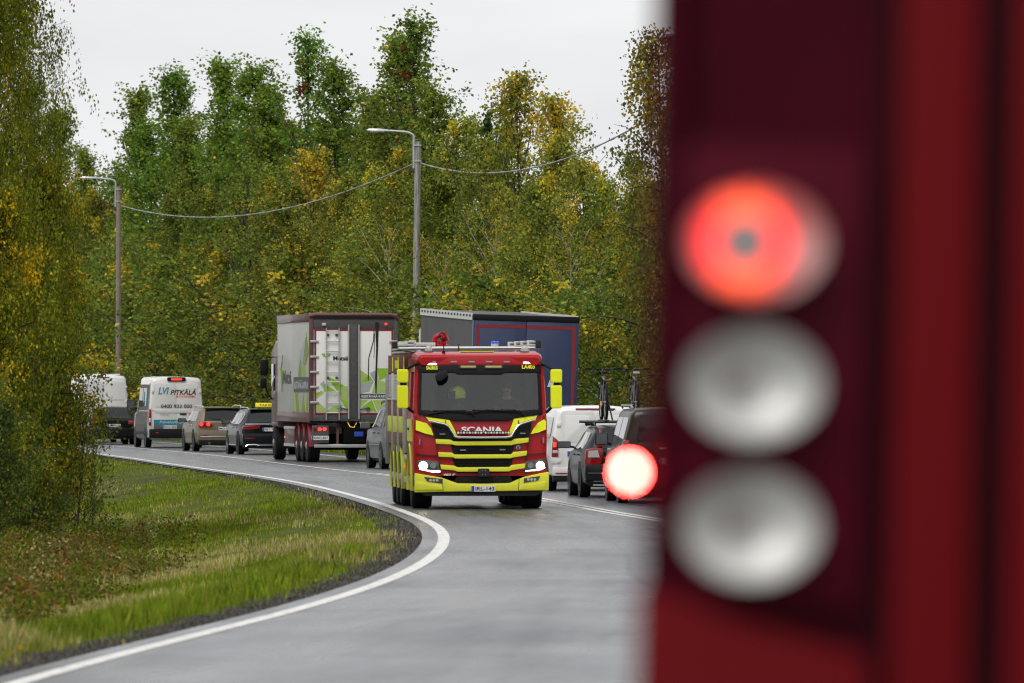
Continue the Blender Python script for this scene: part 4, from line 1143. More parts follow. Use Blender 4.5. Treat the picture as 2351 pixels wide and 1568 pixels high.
# ------------------------------------------------------------------ beige estate
paint('beige', (0.19, 0.150, 0.095), dirt=0.45, top=0.85, low=0.2, metal=0.2, rough=0.5, coat=0.2)
def beige_estate():
    c = Car('estate_car', 'beige brown estate car with lit brake lights behind the plumber van', 'car', spot(514, 284), 0.155,
            hatch_stations(4.85, 1.84, 1.49, 0.98, rear_slope=0.30, wt=0.78), 'beige', QUEUE)
    o = c.o
    c.end_patch('rear_window', 'glass_rear', 0.05, 0.36, inset=0.03, hi=0.9)
    c.end_patch('windscreen', 'glass_dark', 3.65, 2.95)
    for sg in (-1, 1):
        for a, b, at_, bt in ((0.55, 1.0, 0.62, 0.98), (1.06, 2.05, 1.04, 1.98), (2.12, 3.35, 2.05, 2.9)):
            c.side_patch('side_window', 'glass_dark', sg, a, b, at_, bt)
        hl = MB().prism([(sg * a, b) for a, b in ((0.86, 0.88), (0.84, 0.99), (0.60, 0.985), (0.38, 0.90), (0.42, 0.83), (0.66, 0.80), (0.84, 0.82))], -0.04, 0.10).build('tail_light', 'lamp_red', o, bevel=0.012)
        for x in (0.76, 0.53): MB().lathe([(0.062, -0.05), (0.062, -0.04)], (sg * x, 0, 0.905), 'y', 14).build('lens', 'brake_on', hl)
        MB().tube([(sg * 0.62, 0.45, 1.46), (sg * 0.66, 0.75, 1.52), (sg * 0.66, 2.4, 1.53), (sg * 0.62, 2.8, 1.48)], 0.018, 6).build('roof_rail', 'chrome', o)
        bxp('door_handle', 'chrome', o, *sorted((sg * 0.905, sg * 0.94)), 1.15, 1.35, 0.86, 0.89, 0.01)
        bxp('door_handle', 'chrome', o, *sorted((sg * 0.905, sg * 0.94)), 2.2, 2.4, 0.85, 0.88, 0.01)
        bxp('reflector', 'lamp_red', o, *sorted((sg * 0.55, sg * 0.80)), -0.115, -0.08, 0.52, 0.55, 0.006)
        MB().lathe([(0.045, -0.12), (0.045, -0.02)], (sg * 0.5, 0, 0.27), 'y', 12).build('exhaust', 'chrome', o)
    bxp('bumper', 'beige', o, -0.88, 0.88, -0.10, 0.25, 0.36, 0.70, 0.06)
    bxp('bumper_strip', 'chrome', o, -0.80, 0.80, -0.115, -0.08, 0.475, 0.505, 0.006)
    bxp('lower_valance', 'black_plastic', o, -0.84, 0.84, -0.07, 0.2, 0.20, 0.38, 0.04)
    bxp('spoiler', 'beige', o, -0.60, 0.60, 0.24, 0.50, 1.435, 1.47, 0.012)
    MB().lathe([(0.055, -0.035), (0.055, -0.01)], (0, 0, 0.90), 'y', 16).build('badge', 'chrome', o)
    MB().tube([(-0.05, 0.02, 1.05), (-0.42, 0.05, 1.09)], 0.012, 5).build('wiper', 'black_plastic', o)
    plate(o, 0.0, 0.76, -0.055, 'MIO-672')
    c.wheels((0.98, 3.75), r=0.34); c.mirror(3.05, 0.96, 'black_plastic', w=0.18, h=0.14)
beige_estate()

# ------------------------------------------------------------------ black taxi
mat('taxi_yellow', (0.75, 0.60, 0.03), 0.4, var=0.1, emit=(1, 0.8, 0.05), es=0.25)
def taxi():
    c = Car('taxi_car', 'black estate taxi with a yellow roof sign behind the chip truck', 'car', spot(620, 271), 0.148,
            hatch_stations(4.95, 1.86, 1.47, 0.97, rear_slope=0.42, wt=0.76), 'black_gloss', QUEUE)
    o = c.o
    c.end_patch('rear_window', 'glass_rear', 0.05, 0.48, inset=0.03, hi=0.9)
    c.end_patch('windscreen', 'glass_dark', 3.78, 3.05)
    for sg in (-1, 1):
        for a, b, at_, bt in ((0.62, 1.15, 0.75, 1.12), (1.2, 2.1, 1.18, 2.05), (2.18, 3.45, 2.12, 3.0)):
            c.side_patch('side_window', 'glass_dark', sg, a, b, at_, bt)
        # bright trim following the window line
        pts = [c.side_pt(y, 0.03, sg, out=0.014) for y in np.linspace(3.4, 0.6, 12)] + [c.side_pt(0.56, t, sg, out=0.014) for t in (0.3, 0.6, 0.85)] + [c.side_pt(y, 0.97, sg, out=0.014) for y in np.linspace(0.8, 2.9, 10)]
        MB().tube(pts, 0.014, 5).build('window_trim', 'chrome', o)
        MB().prism([(sg * a, b) for a, b in ((0.88, 0.84), (0.86, 0.93), (0.33, 0.93), (0.33, 0.84), (0.60, 0.80), (0.84, 0.80))], -0.045, 0.10).build('tail_light', 'tail_on' if False else 'lamp_red', o, bevel=0.01)
        MB().tube([(sg * 0.60, 0.55, 1.45), (sg * 0.64, 0.85, 1.50), (sg * 0.64, 2.5, 1.50), (sg * 0.60, 2.9, 1.45)], 0.016, 6).build('roof_rail', 'chrome', o)
        bxp('reflector', 'lamp_red', o, *sorted((sg * 0.50, sg * 0.82)), -0.115, -0.08, 0.50, 0.535, 0.006)
        MB().tube([(sg * 0.36, -0.11, 0.29), (sg * 0.5, -0.11, 0.32), (sg * 0.72, -0.11, 0.31), (sg * 0.80, -0.10, 0.26)], 0.022, 6).build('exhaust_trim', 'chrome', o)
        for y in (1.3, 2.3): bxp('door_handle', 'chrome', o, *sorted((sg * 0.915, sg * 0.95)), y, y + 0.2, 0.85, 0.88, 0.01)
        c.side_patch('sill_trim', 'chrome', sg, 1.25, 3.4, 1.25, 3.4, 0.02, 0.12, row=1, out=0.02)
    bxp('bumper', 'black_gloss', o, -0.89, 0.89, -0.10, 0.25, 0.36, 0.68, 0.06)
    bxp('valance_trim', 'chrome', o, -0.40, 0.40, -0.115, -0.08, 0.29, 0.315, 0.006)
    bxp('lower_valance', 'black_plastic', o, -0.85, 0.85, -0.08, 0.2, 0.20, 0.38, 0.04)
    bxp('tailgate_trim', 'chrome', o, -0.80, 0.80, -0.05, -0.01, 0.945, 0.985, 0.008)
    bxp('spoiler', 'black_gloss', o, -0.58, 0.58, 0.36, 0.62, 1.41, 1.45, 0.012)
    bxp('towing_hook', 'lamp_red', o, 0.10, 0.16, -0.13, -0.08, 0.30, 0.42, 0.01)
    plate(o, 0.0, 0.80, -0.05, 'BJT-714')
    s = bxp('taxi_sign', 'taxi_yellow', o, -0.29, 0.29, 1.35, 1.55, 1.50, 1.64, 0.03)
    text('TAKSI', s, 'ink_dark', 0, 1.57, w=0.36, h=0.07, y=1.348)
    bxp('sign_foot', 'black_plastic', s, -0.22, 0.22, 1.38, 1.52, 1.455, 1.505, 0.01)
    c.wheels((0.98, 3.85), r=0.345); c.mirror(3.15, 0.96, 'black_plastic', w=0.18, h=0.14)
taxi()

# ------------------------------------------------------------------ grey people carrier beside the fire engine
paint('grey_metal', (0.13, 0.138, 0.145), dirt=0.4, top=0.9, low=0.2, metal=0.3, rough=0.5, coat=0.2)
def grey_carrier():
    c = Car('people_carrier', 'grey people carrier waiting directly behind the chip truck', 'car', (-2.42, 225.6, 0), 0.135,
            hatch_stations(4.8, 1.90, 1.72, 1.08, rear_slope=0.26, wt=0.80, hood=1.02, bonnet=1.0, screen=0.95), 'grey_metal', QUEUE)
    o = c.o
    c.end_patch('rear_window', 'glass_rear', 0.05, 0.31, inset=0.03)
    c.end_patch('windscreen', 'glass_dark', 3.8, 2.85)
    for sg in (-1, 1):
        for a, b, at_, bt in ((0.5, 1.2, 0.58, 1.18), (1.26, 2.25, 1.24, 2.2), (2.32, 3.55, 2.26, 2.85)):
            c.side_patch('side_window', 'glass_dark', sg, a, b, at_, bt)
        bxp('tail_light', 'tail_on', o, *sorted((sg * 0.70, sg * 0.93)), -0.03, 0.12, 0.88, 1.16, 0.03)
        MB().tube([(sg * 0.68, 0.45, 1.70), (sg * 0.72, 0.7, 1.765), (sg * 0.72, 2.6, 1.77), (sg * 0.68, 2.9, 1.71)], 0.018, 6).build('roof_rail', 'dark_metal', o)
        for y in (1.4, 2.5): bxp('door_handle', 'grey_metal', o, *sorted((sg * 0.935, sg * 0.975)), y, y + 0.22, 0.93, 0.97, 0.012)
        c.side_patch('side_moulding', 'alloy', sg, 1.2, 3.4, 1.2, 3.4, 0.86, 0.93, row=1, out=0.02)
    for y in (1.0, 2.2): bxp('roof_bar', 'dark_metal', o, -0.74, 0.74, y, y + 0.07, 1.775, 1.81, 0.01)
    bxp('bumper', 'grey_metal', o, -0.90, 0.90, -0.10, 0.25, 0.34, 0.68, 0.06)
    plate(o, 0.0, 0.82, -0.05, 'KYL-559')
    c.wheels((0.95, 3.85), r=0.335); c.mirror(3.35, 1.06, 'grey_metal', w=0.18, h=0.17)
grey_carrier()

# ------------------------------------------------------------------ white panel van right of the fire engine
def panel_van():
    c = Car('panel_van', 'clean white panel van waiting beside the fire engine', 'van', spot(1367, 179.7), 0.085,
            van_stations(4.9, 1.92, 1.80, 1.05, zb=0.26, wt=0.84, nose=0.9, screen=0.9, hood=1.05), 'van_white', QUEUE)
    o = c.o
    for sg in (-1, 1):
        dr = MB().prism(rrect(*sorted((sg * 0.006, sg * 0.74)), 0.46, 1.70, 0.09), -0.012, 0.03).build('rear_door', 'van_white', o, bevel=0.004)
        MB().prism(rrect(*sorted((sg * 0.08, sg * 0.66)), 1.02, 1.60, 0.05), -0.018, -0.006).build('door_pressing', 'van_white', dr, bevel=0.008)
        for z in (0.6, 1.36): bxp('hinge', 'van_white', dr, *sorted((sg * 0.73, sg * 0.82)), -0.03, 0.03, z, z + 0.08, 0.01)
        lt = MB().prism([(sg * a, b) for a, b in ((0.93, 0.72), (0.90, 1.16), (0.79, 1.07), (0.79, 0.72))], -0.03, 0.10).build('tail_light', 'lamp_red', o, bevel=0.012)
        bxp('brake_lens', 'brake_on', lt, *sorted((sg * 0.80, sg * 0.895)), -0.036, -0.02, 0.93, 1.03, 0.006)
        bxp('reverse_lens', 'lamp_clear', lt, *sorted((sg * 0.80, sg * 0.91)), -0.036, -0.02, 0.80, 0.86, 0.006)
        bxp('lamp_panel', 'van_white', o, *sorted((sg * 0.79, sg * 0.93)), -0.02, 0.08, 0.58, 0.715, 0.012)
        bxp('reflector', 'lamp_red', o, *sorted((sg * 0.60, sg * 0.85)), -0.085, -0.05, 0.36, 0.39, 0.006)
        c.side_patch('cab_window', 'glass_dark', sg, 3.3, 4.0, 3.3, 3.4, 0.05, 0.8)
        c.side_patch('side_pressing', 'van_white', sg, 0.5, 3.0, 0.5, 3.0, 0.12, 0.8, out=0.012)
    bxp('high_brake_light', 'lamp_red', o, -0.42, 0.42, -0.010, 0.05, 1.715, 1.745, 0.008)
    bxp('bumper', 'van_white', o, -0.92, 0.92, -0.08, 0.2, 0.32, 0.50, 0.04)
    bxp('lower_valance', 'black_plastic', o, -0.90, 0.90, -0.06, 0.2, 0.20, 0.33, 0.03)
    bxp('door_handle', 'black_plastic', o, 0.05, 0.20, -0.04, -0.01, 0.94, 0.98, 0.01)
    plate(o, -0.36, 0.79, -0.025, 'GRU-218')
    c.end_patch('windscreen', 'glass_dark', 4.0, 3.15)
    c.wheels((0.95, 4.0), r=0.33); c.mirror(3.55, 1.05, 'black_plastic', w=0.18, h=0.22)
panel_van()

# ------------------------------------------------------------------ dark estate with bicycles on the roof
def roof_estate():
    c = Car('estate_car', 'dark estate car carrying two bicycles on its roof', 'car', spot(1441, 169.6), 0.072,
            hatch_stations(4.6, 1.78, 1.44, 0.94, rear_slope=0.24, wt=0.74), 'black_gloss', QUEUE)
    o = c.o
    c.end_patch('rear_window', 'glass_rear', 0.05, 0.30, inset=0.10)
    c.end_patch('windscreen', 'glass_dark', 3.4, 2.7)
    for sg in (-1, 1):
        for a, b, at_, bt in ((0.5, 1.0, 0.55, 0.98), (1.06, 1.9, 1.04, 1.86), (1.97, 3.1, 1.92, 2.65)):
            c.side_patch('side_window', 'glass_dark', sg, a, b, at_, bt)
        lt = MB().prism([(sg * a, b) for a, b in ((0.86, 0.62), (0.84, 0.95), (0.66, 1.0), (0.50, 0.98), (0.50, 0.80), (0.56, 0.62))], -0.035, 0.12).build('tail_light', 'lamp_red', o, bevel=0.014)
        MB().prism([(sg * a, b) for a, b in ((0.80, 0.80), (0.78, 0.93), (0.60, 0.94), (0.56, 0.80))], -0.042, -0.03).build('reverse_lens', 'lamp_clear', lt)
        MB().prism([(sg * a, b) for a, b in ((0.62, 1.0), (0.555, 1.36), (0.50, 1.36), (0.50, 1.0))], 0.02, 0.30).build('upper_light', 'lamp_red', o, bevel=0.01)
        MB().tube([(sg * 0.60, 0.4, 1.42), (sg * 0.62, 0.6, 1.475), (sg * 0.62, 2.4, 1.475), (sg * 0.60, 2.7, 1.42)], 0.018, 6).build('roof_rail', 'dark_metal', o)
        for y in (1.2, 2.1): bxp('door_handle', 'black_gloss', o, *sorted((sg * 0.875, sg * 0.91)), y, y + 0.2, 0.83, 0.86, 0.01)
    bxp('bumper', 'black_gloss', o, -0.86, 0.86, -0.10, 0.25, 0.34, 0.66, 0.06)
    bxp('bumper_strip', 'dark_metal', o, -0.80, 0.80, -0.115, -0.08, 0.47, 0.50, 0.006)
    bxp('step_plate', 'chrome', o, -0.70, 0.70, -0.11, -0.06, 0.235, 0.26, 0.006)
    plate(o, 0.0, 0.72, -0.05, 'UYF-830')
    for y in (0.85, 2.05):
        MB().tube([(-0.80, y, 1.50), (0.80, y, 1.50)], 0.026, 8).build('roof_bar', 'dark_metal', o)
        for sg in (-1, 1): bxp('bar_foot', 'black_plastic', o, *sorted((sg * 0.56, sg * 0.68)), y - 0.06, y + 0.06, 1.42, 1.50, 0.015)
    for x in (-0.36, 0.26):
        tr = bxp('bike_tray', 'dark_metal', o, x - 0.035, x + 0.035, 0.45, 2.45, 1.515, 1.545, 0.008)
        MB().tube([(x + 0.16, 1.2, 1.53), (x + 0.10, 1.22, 1.8), (x + 0.03, 1.25, 2.0)], 0.016, 6).build('clamp_arm', 'dark_metal', tr)
    c.wheels((0.92, 3.55), r=0.325); c.mirror(2.85, 0.96, 'black_plastic', w=0.17, h=0.14, out=0.2)
    return c
est = roof_estate()

mat('bike_black', (0.018, 0.018, 0.020), 0.35, var=0.1, coat=0.5)
mat('bike_grey', (0.10, 0.095, 0.105), 0.35, 0.4, var=0.1)
mat('saddle_pale', (0.50, 0.50, 0.50), 0.5)
def bicycle(lx, label, frame, saddle, steer, light):
    M4 = Matrix.Rotation(0.072, 4, 'Z')
    base = Vector(spot(1441, 169.6)) + M4 @ Vector((lx, 0.88, 1.548))
    o = thing('bicycle', label, 'bicycle', base, 0.072, 'bicycles on the roof rack')
    r = 0.345; yb, yf = 0.0, 1.06
    def wheel(y, turn):
        rings = []
        w = MB()
        n = 28
        pts = [(0.0, y + r * math.cos(2 * math.pi * i / n), r + r * math.sin(2 * math.pi * i / n)) for i in range(n + 1)]
        t = w.tube(pts, 0.027, 8).build('wheel', 'rubber', o)
        pr = [(0.0, y + (r - 0.04) * math.cos(2 * math.pi * i / n), r + (r - 0.04) * math.sin(2 * math.pi * i / n)) for i in range(n + 1)]
        MB().tube(pr, 0.012, 6).build('rim', 'alloy', t)
        sp = MB()
        for k in range(12):
            a = 2 * math.pi * k / 12
            sp.tube([(0.03 * (-1) ** k, y, r), (0, y + (r - 0.04) * math.cos(a), r + (r - 0.04) * math.sin(a))], 0.003, 3)
        sp.build('spokes', 'steel', t)
        MB().lathe([(0.025, -0.05), (0.025, 0.05)], (0, y, r), 'x', 10).build('hub', 'steel', t)
    wheel(yb, 0); wheel(yf, steer)
    bb = (0, 0.43, 0.30); seat = (0, 0.26, 0.78); head_t = (0, 0.86, 0.86); head_b = (0, 0.90, 0.68)
    f = MB()
    f.tube([bb, seat], 0.018, 8); f.tube([seat, head_t], 0.018, 8); f.tube([bb, head_b], 0.022, 8); f.tube([head_t, head_b], 0.022, 8)
    for sg in (-1, 1):
        f.tube([(sg * 0.03, 0.40, 0.31), (sg * 0.065, yb, r)], 0.011, 6); f.tube([(sg * 0.025, 0.27, 0.74), (sg * 0.065, yb, r)], 0.010, 6)
    f.build('frame', frame, o)
    fk = MB()
    for sg in (-1, 1): fk.tube([head_b, (sg * 0.055, 0.91, 0.64), (sg * 0.055, yf, r)], 0.014, 6)
    fk.build('fork', frame, o)
    MB().tube([seat, (0, 0.235, 0.92)], 0.014, 6).build('seat_post', 'steel', o)
    MB().prism([(-0.075, 0.0), (0.075, 0.0), (0.06, 0.045), (-0.06, 0.045)], 0.08, 0.34).build('saddle', saddle, o, bevel=0.015, warp=lambda v: Vector((v.x * (1 - max(0, (v.y - 0.16)) * 4.2), v.y, v.z + 0.915)))
    MB().tube([head_t, (0, 0.85, 0.97), (0, 0.90, 1.00)], 0.016, 6).build('stem', 'dark_metal', o)
    hb = MB().tube([(-0.33, 0.80, 1.02), (-0.18, 0.86, 1.01), (0, 0.90, 1.00), (0.18, 0.86, 1.01), (0.33, 0.80, 1.02)], 0.014, 7).build('handlebar', 'black_plastic', o)
    for sg in (-1, 1):
        MB().tube([(sg * 0.22, 0.845, 1.015), (sg * 0.33, 0.80, 1.02)], 0.019, 7).build('grip', 'rubber', hb)
        bxp('brake_lever', 'dark_metal', hb, *sorted((sg * 0.16, sg * 0.22)), 0.80, 0.90, 0.965, 1.0, 0.008)
        MB().tube([bb, (sg * 0.10, 0.43, 0.30), (sg * 0.10, 0.43 + sg * 0.12, 0.30 - sg * 0.12)], 0.012, 6).build('crank', 'steel', o)
        bxp('pedal', 'dark_metal', o, *sorted((sg * 0.11, sg * 0.20)), 0.39 + sg * 0.12, 0.47 + sg * 0.12, 0.29 - sg * 0.12, 0.31 - sg * 0.12, 0.004)
    MB().lathe([(0.09, 0.04), (0.09, 0.046)], (0, 0.43, 0.30), 'x', 18).build('chainring', 'steel', o)
    if light:
        bxp('rear_light', 'lamp_red', o, 0.02, 0.11, 0.05, 0.09, 0.76, 0.80, 0.008)
        bxp('saddle_light', 'lamp_red', o, -0.03, 0.03, 0.13, 0.17, 0.86, 0.90, 0.008)
        bxp('reflector', 'lamp_orange', o, -0.11, -0.085, 0.02, 0.05, 0.28, 0.36, 0.004)
bicycle(-0.36, 'black bicycle with a red tail lamp on the dark estate roof', 'bike_black', 'black_plastic', 0, True)
bicycle(0.26, 'greyish bicycle with a pale saddle on the dark estate roof', 'bike_grey', 'saddle_pale', 0, False)

# ------------------------------------------------------------------ dark brown minibus
paint('bus_brown', (0.018, 0.014, 0.011), dirt=0.22, top=0.9, low=0.2, rough=0.4, coat=0.2, spec=0.3)
def minibus():
    c = Car('minibus', 'dark brown minibus last in the queue before the red rescue vehicle', 'van', (3.02, 161.2, 0), 0.062,
            van_stations(5.0, 1.92, 1.81, 1.08, zb=0.26, wt=0.80, nose=0.85, screen=0.9, hood=1.08), 'bus_brown', QUEUE)
    o = c.o
    MB().prism([(-0.66, 1.16), (0.66, 1.16), (0.60, 1.68), (-0.60, 1.68)], -0.012, 0.03).build('rear_window', 'glass_rear', o, bevel=0.006)
    for sg in (-1, 1):
        for a, b in ((0.3, 1.55), (1.65, 2.9)): c.side_patch('side_window', 'glass_dark', sg, a, b, a, b, 0.08, 0.88)
        c.side_patch('cab_window', 'glass_dark', sg, 3.0, 4.05, 3.0, 3.5, 0.05, 0.88)
        bxp('tail_light', 'lamp_red', o, *sorted((sg * 0.80, sg * 0.93)), -0.03, 0.10, 0.80, 1.20, 0.03)
        for y in (2.6, 3.1): bxp('door_handle', 'chrome', o, *sorted((sg * 0.945, sg * 0.985)), y, y + 0.2, 0.98, 1.02, 0.01)
    bxp('tailgate_handle', 'chrome', o, -0.25, 0.25, -0.04, 0.0, 1.02, 1.06, 0.01)
    bxp('bumper', 'bus_brown', o, -0.92, 0.92, -0.10, 0.2, 0.32, 0.60, 0.05)
    plate(o, 0.0, 0.80, -0.02, 'TSB-446')
    c.end_patch('windscreen', 'glass_dark', 4.15, 3.3)
    c.wheels((0.95, 4.1), r=0.335); c.mirror(3.75, 1.08, 'black_plastic', w=0.18, h=0.24, out=0.12)
    for sg in (-1, 1): MB().tube([(sg * 0.70, 0.4, 1.80), (sg * 0.73, 0.6, 1.85), (sg * 0.73, 2.9, 1.85), (sg * 0.70, 3.1, 1.80)], 0.02, 6).build('roof_rail', 'alloy', o)
minibus()
# ------------------------------------------------------------------ lorry helpers
def lorry_wheel(o, x, y, r=0.50, tw=0.30, sg=-1, rim='alloy'):
    t = MB().lathe([(r * 0.56, -sg * tw), (r * 0.93, -sg * tw), (r, -sg * tw * 0.88), (r, -sg * tw * 0.12), (r * 0.93, 0), (r * 0.58, sg * 0.005)], (x, y, r), 'x', 28).build('wheel', 'rubber', o)
    MB().lathe([(r * 0.58, sg * 0.004), (r * 0.52, -sg * 0.03), (r * 0.34, -sg * 0.09), (r * 0.30, -sg * 0.02), (r * 0.16, sg * 0.03), (0.01, sg * 0.035)], (x, y, r), 'x', 22).build('rim', rim, t)
    return t

# ------------------------------------------------------------------ the chip truck with the green pattern
paint('truck_maroon', (0.10, 0.028, 0.030), dirt=0.9, top=3.5, low=0.2, rough=0.45, coat=0.3, dirtcol=(0.13, 0.11, 0.10))
paint('box_grey', (0.46, 0.46, 0.44), dirt=0.5, top=4.5, low=0.8, rough=0.5, coat=0.15, dirtcol=(0.20, 0.19, 0.165))
paint('door_white', (0.80, 0.79, 0.76), dirt=0.22, top=3.4, low=0.9, rough=0.45, coat=0.2, dirtcol=(0.25, 0.23, 0.19))
mat('frame_red', (0.23, 0.015, 0.022), 0.5, var=0.3)
mat('frame_grey', (0.07, 0.068, 0.070), 0.55, var=0.4)
mat('leaf_green', (0.25, 0.47, 0.02), 0.5, var=0.15)
mat('leaf_green_pale', (0.36, 0.50, 0.14), 0.5, var=0.15)
mat('leaf_grey', (0.36, 0.39, 0.40), 0.5, var=0.1)
mat('side_green', (0.19, 0.28, 0.035), 0.6, var=0.2)
mat('side_green_pale', (0.30, 0.36, 0.15), 0.6, var=0.2)
mat('box_dark', (0.075, 0.078, 0.08), 0.55, var=0.15)
mat('soot', (0.015, 0.013, 0.011), 0.85, var=0.4)
def chip_truck():
    o = thing('chip_truck', 'white and green box lorry with a ladder on its rear doors', 'truck', spot(812, 245), 0.135, QUEUE)
    Y1 = 8.6; zf, zt = 1.24, 4.10          # box floor and roof
    b = MB().box(-1.27, 1.27, 0.03, Y1, zf, zt).build('cargo_box', 'box_grey', o, bevel=0.01)
    # frame profiles around the box
    for z0, z1, m in ((zf - 0.09, zf + 0.19, 'truck_maroon'), (zt - 0.06, zt + 0.17, 'truck_maroon')):
        for sg in (-1, 1): bxp('box_rail', m, o, *sorted((sg * 1.255, sg * 1.295)), 0.02, Y1, z0, z1, 0.01)
    MB().tube([(-1.28, -0.02, 4.20), (-1.1, -0.04, 4.235), (1.05, -0.04, 4.225), (1.20, -0.02, 4.19), (1.29, 0.02, 4.06)], 0.062, 8).build('top_beam', 'truck_maroon', o)
    bxp('roof_cover', 'frame_grey', o, -1.25, 1.25, 0.05, Y1 - 0.05, zt, zt + 0.09, 0.03)
    for sg in (-1, 1):
        bxp('corner_post', 'truck_maroon' if sg < 0 else 'frame_grey', o, *sorted((sg * 1.17, sg * 1.285)), -0.03, 0.12, zf - 0.05, zt + 0.10, 0.012)
    bxp('rear_header', 'frame_grey', o, -1.17, 1.17, -0.015, 0.08, 3.83, 4.10, 0.01)
    bxp('rear_sill', 'frame_grey', o, -1.17, 1.17, -0.03, 0.10, zf - 0.06, zf + 0.12, 0.01)
    # doors, each with its red frame
    for sg in (-1, 1):
        xi, xo = 0.17, 1.13
        d = bxp('rear_door', 'door_white', o, *sorted((sg * xi, sg * xo)), -0.03, 0.05, zf + 0.14, 3.82, 0.006)
        for (x0, x1, z0, z1) in ((xo - 0.045, xo, zf + 0.14, 3.82), (xi, xo - 0.045, 3.77, 3.82), (xi, xo - 0.045, zf + 0.14, zf + 0.185)):
            bxp('door_edging', 'frame_red', d, *sorted((sg * x0, sg * x1)), -0.036, -0.026, z0, z1)
        for z in (1.72, 2.16, 2.59, 3.03, 3.47):
            bxp('hinge', 'aluminium', d, *sorted((sg * 1.02, sg * 1.26)), -0.062, -0.028, z - 0.035, z + 0.035, 0.01)
        MB().tube([(sg * 0.15, -0.06, zf), (sg * 0.15, -0.06, 3.95)], 0.028, 8).build('locking_bar', 'aluminium', d)
        hd = MB().tube([(sg * 0.17, -0.07, 1.52), (sg * 0.34, -0.07, 1.545), (sg * 0.40, -0.07, 1.58), (sg * 0.46, -0.07, 1.54), (sg * 0.42, -0.07, 1.47), (sg * 0.36, -0.07, 1.52)], 0.022, 6).build('door_handle', 'frame_grey', d)
    bxp('centre_post', 'frame_grey', o, -0.115, 0.115, -0.045, 0.04, zf + 0.02, 3.96, 0.012)
    # ladder on the near door
    ld = thing_part = MB().tube([(-0.80, -0.09, zf - 0.02), (-0.80, -0.09, 3.86)], 0.020, 6).tube([(-0.43, -0.09, zf - 0.02), (-0.43, -0.09, 3.86)], 0.020, 6).build('ladder', 'aluminium', o)
    for i in range(9):
        z = 1.42 + 0.295 * i
        MB().tube([(-0.80, -0.09, z), (-0.43, -0.09, z)], 0.015, 6).build('rung', 'aluminium', ld)
    for z in (2.43, 3.66):
        for x in (-0.75, -0.50): bxp('bracket', 'frame_grey', ld, x - 0.035, x + 0.035, -0.08, -0.03, z - 0.03, z + 0.03, 0.006)
    # green facets printed on the doors
    yd = -0.0345
    P = [('leaf_green_pale', [(-1.08, 1.95), (-0.90, 2.02), (-0.86, 2.0), (-1.08, 1.82)]), ('leaf_green', [(-0.86, 2.27), (-0.50, 2.03), (-0.86, 2.03)]),
         ('leaf_green', [(-0.80, 2.47), (-0.60, 2.40), (-0.28, 2.20), (-0.48, 2.05)]), ('leaf_green_pale', [(-0.28, 2.20), (-0.18, 2.17), (-0.18, 1.42), (-0.40, 1.95), (-0.48, 2.05)]),
         ('leaf_green', [(-0.40, 1.84), (-0.18, 1.72), (-0.18, 1.46)]), ('leaf_green_pale', [(-1.08, 1.78), (-0.80, 1.52), (-0.80, 1.44), (-1.08, 1.44)]),
         ('leaf_green_pale', [(-0.80, 1.44), (-0.46, 1.44), (-0.30, 1.66), (-0.62, 1.60)]), ('leaf_grey', [(-0.98, 2.25), (-0.86, 2.34), (-0.86, 2.10)]),
         ('leaf_green', [(-1.08, 2.00), (-0.88, 2.06), (-1.08, 1.90)])]
    Q = [('leaf_green_pale', [(0.18, 2.66), (0.42, 2.50), (0.18, 2.26)]), ('leaf_green', [(0.18, 2.29), (0.45, 2.50), (0.56, 2.34), (0.18, 2.27)]),
         ('leaf_grey', [(0.18, 2.26), (0.58, 2.33), (0.44, 2.03), (0.18, 1.98)]), ('leaf_green', [(0.66, 2.70), (1.08, 2.70), (1.08, 2.50), (0.74, 2.36)]),
         ('leaf_grey', [(0.46, 2.56), (0.66, 2.66), (0.72, 2.36), (0.58, 2.33)]), ('leaf_green_pale', [(0.60, 2.30), (0.74, 2.36), (1.08, 2.24), (1.08, 2.00), (0.52, 2.00)]),
         ('leaf_green_pale', [(0.18, 1.80), (0.42, 1.80), (0.20, 1.58)]), ('leaf_green', [(0.22, 1.58), (0.52, 1.80), (0.66, 1.44), (0.26, 1.54)]),
         ('leaf_green_pale', [(0.55, 1.78), (0.95, 1.80), (0.70, 1.44)]), ('leaf_grey', [(0.96, 1.80), (1.08, 1.80), (1.08, 1.44), (0.74, 1.44)])]
    for i, (m, p) in enumerate(P + Q):
        MB().prism(p, yd - 0.0004 * (i % 5), -0.0295).build('printed_facet', m, o, smooth=False)
    text('Metsä', o, 'ink_dark', -0.38, 2.985, w=0.43, h=0.13, y=-0.031, bold=0.03)
    an = MB()
    for sg in (-1, 1):
        an.tube([(-0.80, -0.034, 3.02), (-0.80 + sg * 0.07, -0.034, 3.06), (-0.80 + sg * 0.12, -0.034, 3.12)], 0.016, 5)
        for q in (0.05, 0.085): an.tube([(-0.80 + sg * q, -0.034, 3.05), (-0.80 + sg * q, -0.034, 3.13)], 0.011, 5)
    an.tube([(-0.80, -0.034, 3.04), (-0.79, -0.034, 2.88)], 0.018, 5)
    an.build('antler_logo', 'leaf_green', o)
    bd = bxp('slogan_board', 'box_dark', o, 0.175, 1.085, -0.040, -0.031, 1.83, 1.97)
    text('KESTÄVÄÄ KASVUA', bd, 'ink_white', 0.65, 1.90, w=0.86, h=0.085, y=-0.041, bold=0.03)
    # dark spills down the far door
    st = MB().prism([(0.62, 4.02), (0.72, 4.02), (0.70, 3.3), (0.68, 2.9), (0.665, 2.3), (0.655, 1.98), (0.63, 1.98), (0.61, 2.3), (0.63, 2.8), (0.645, 3.3), (0.625, 3.7)], -0.044, -0.03)
    st.build('oil_stain', 'soot', o)
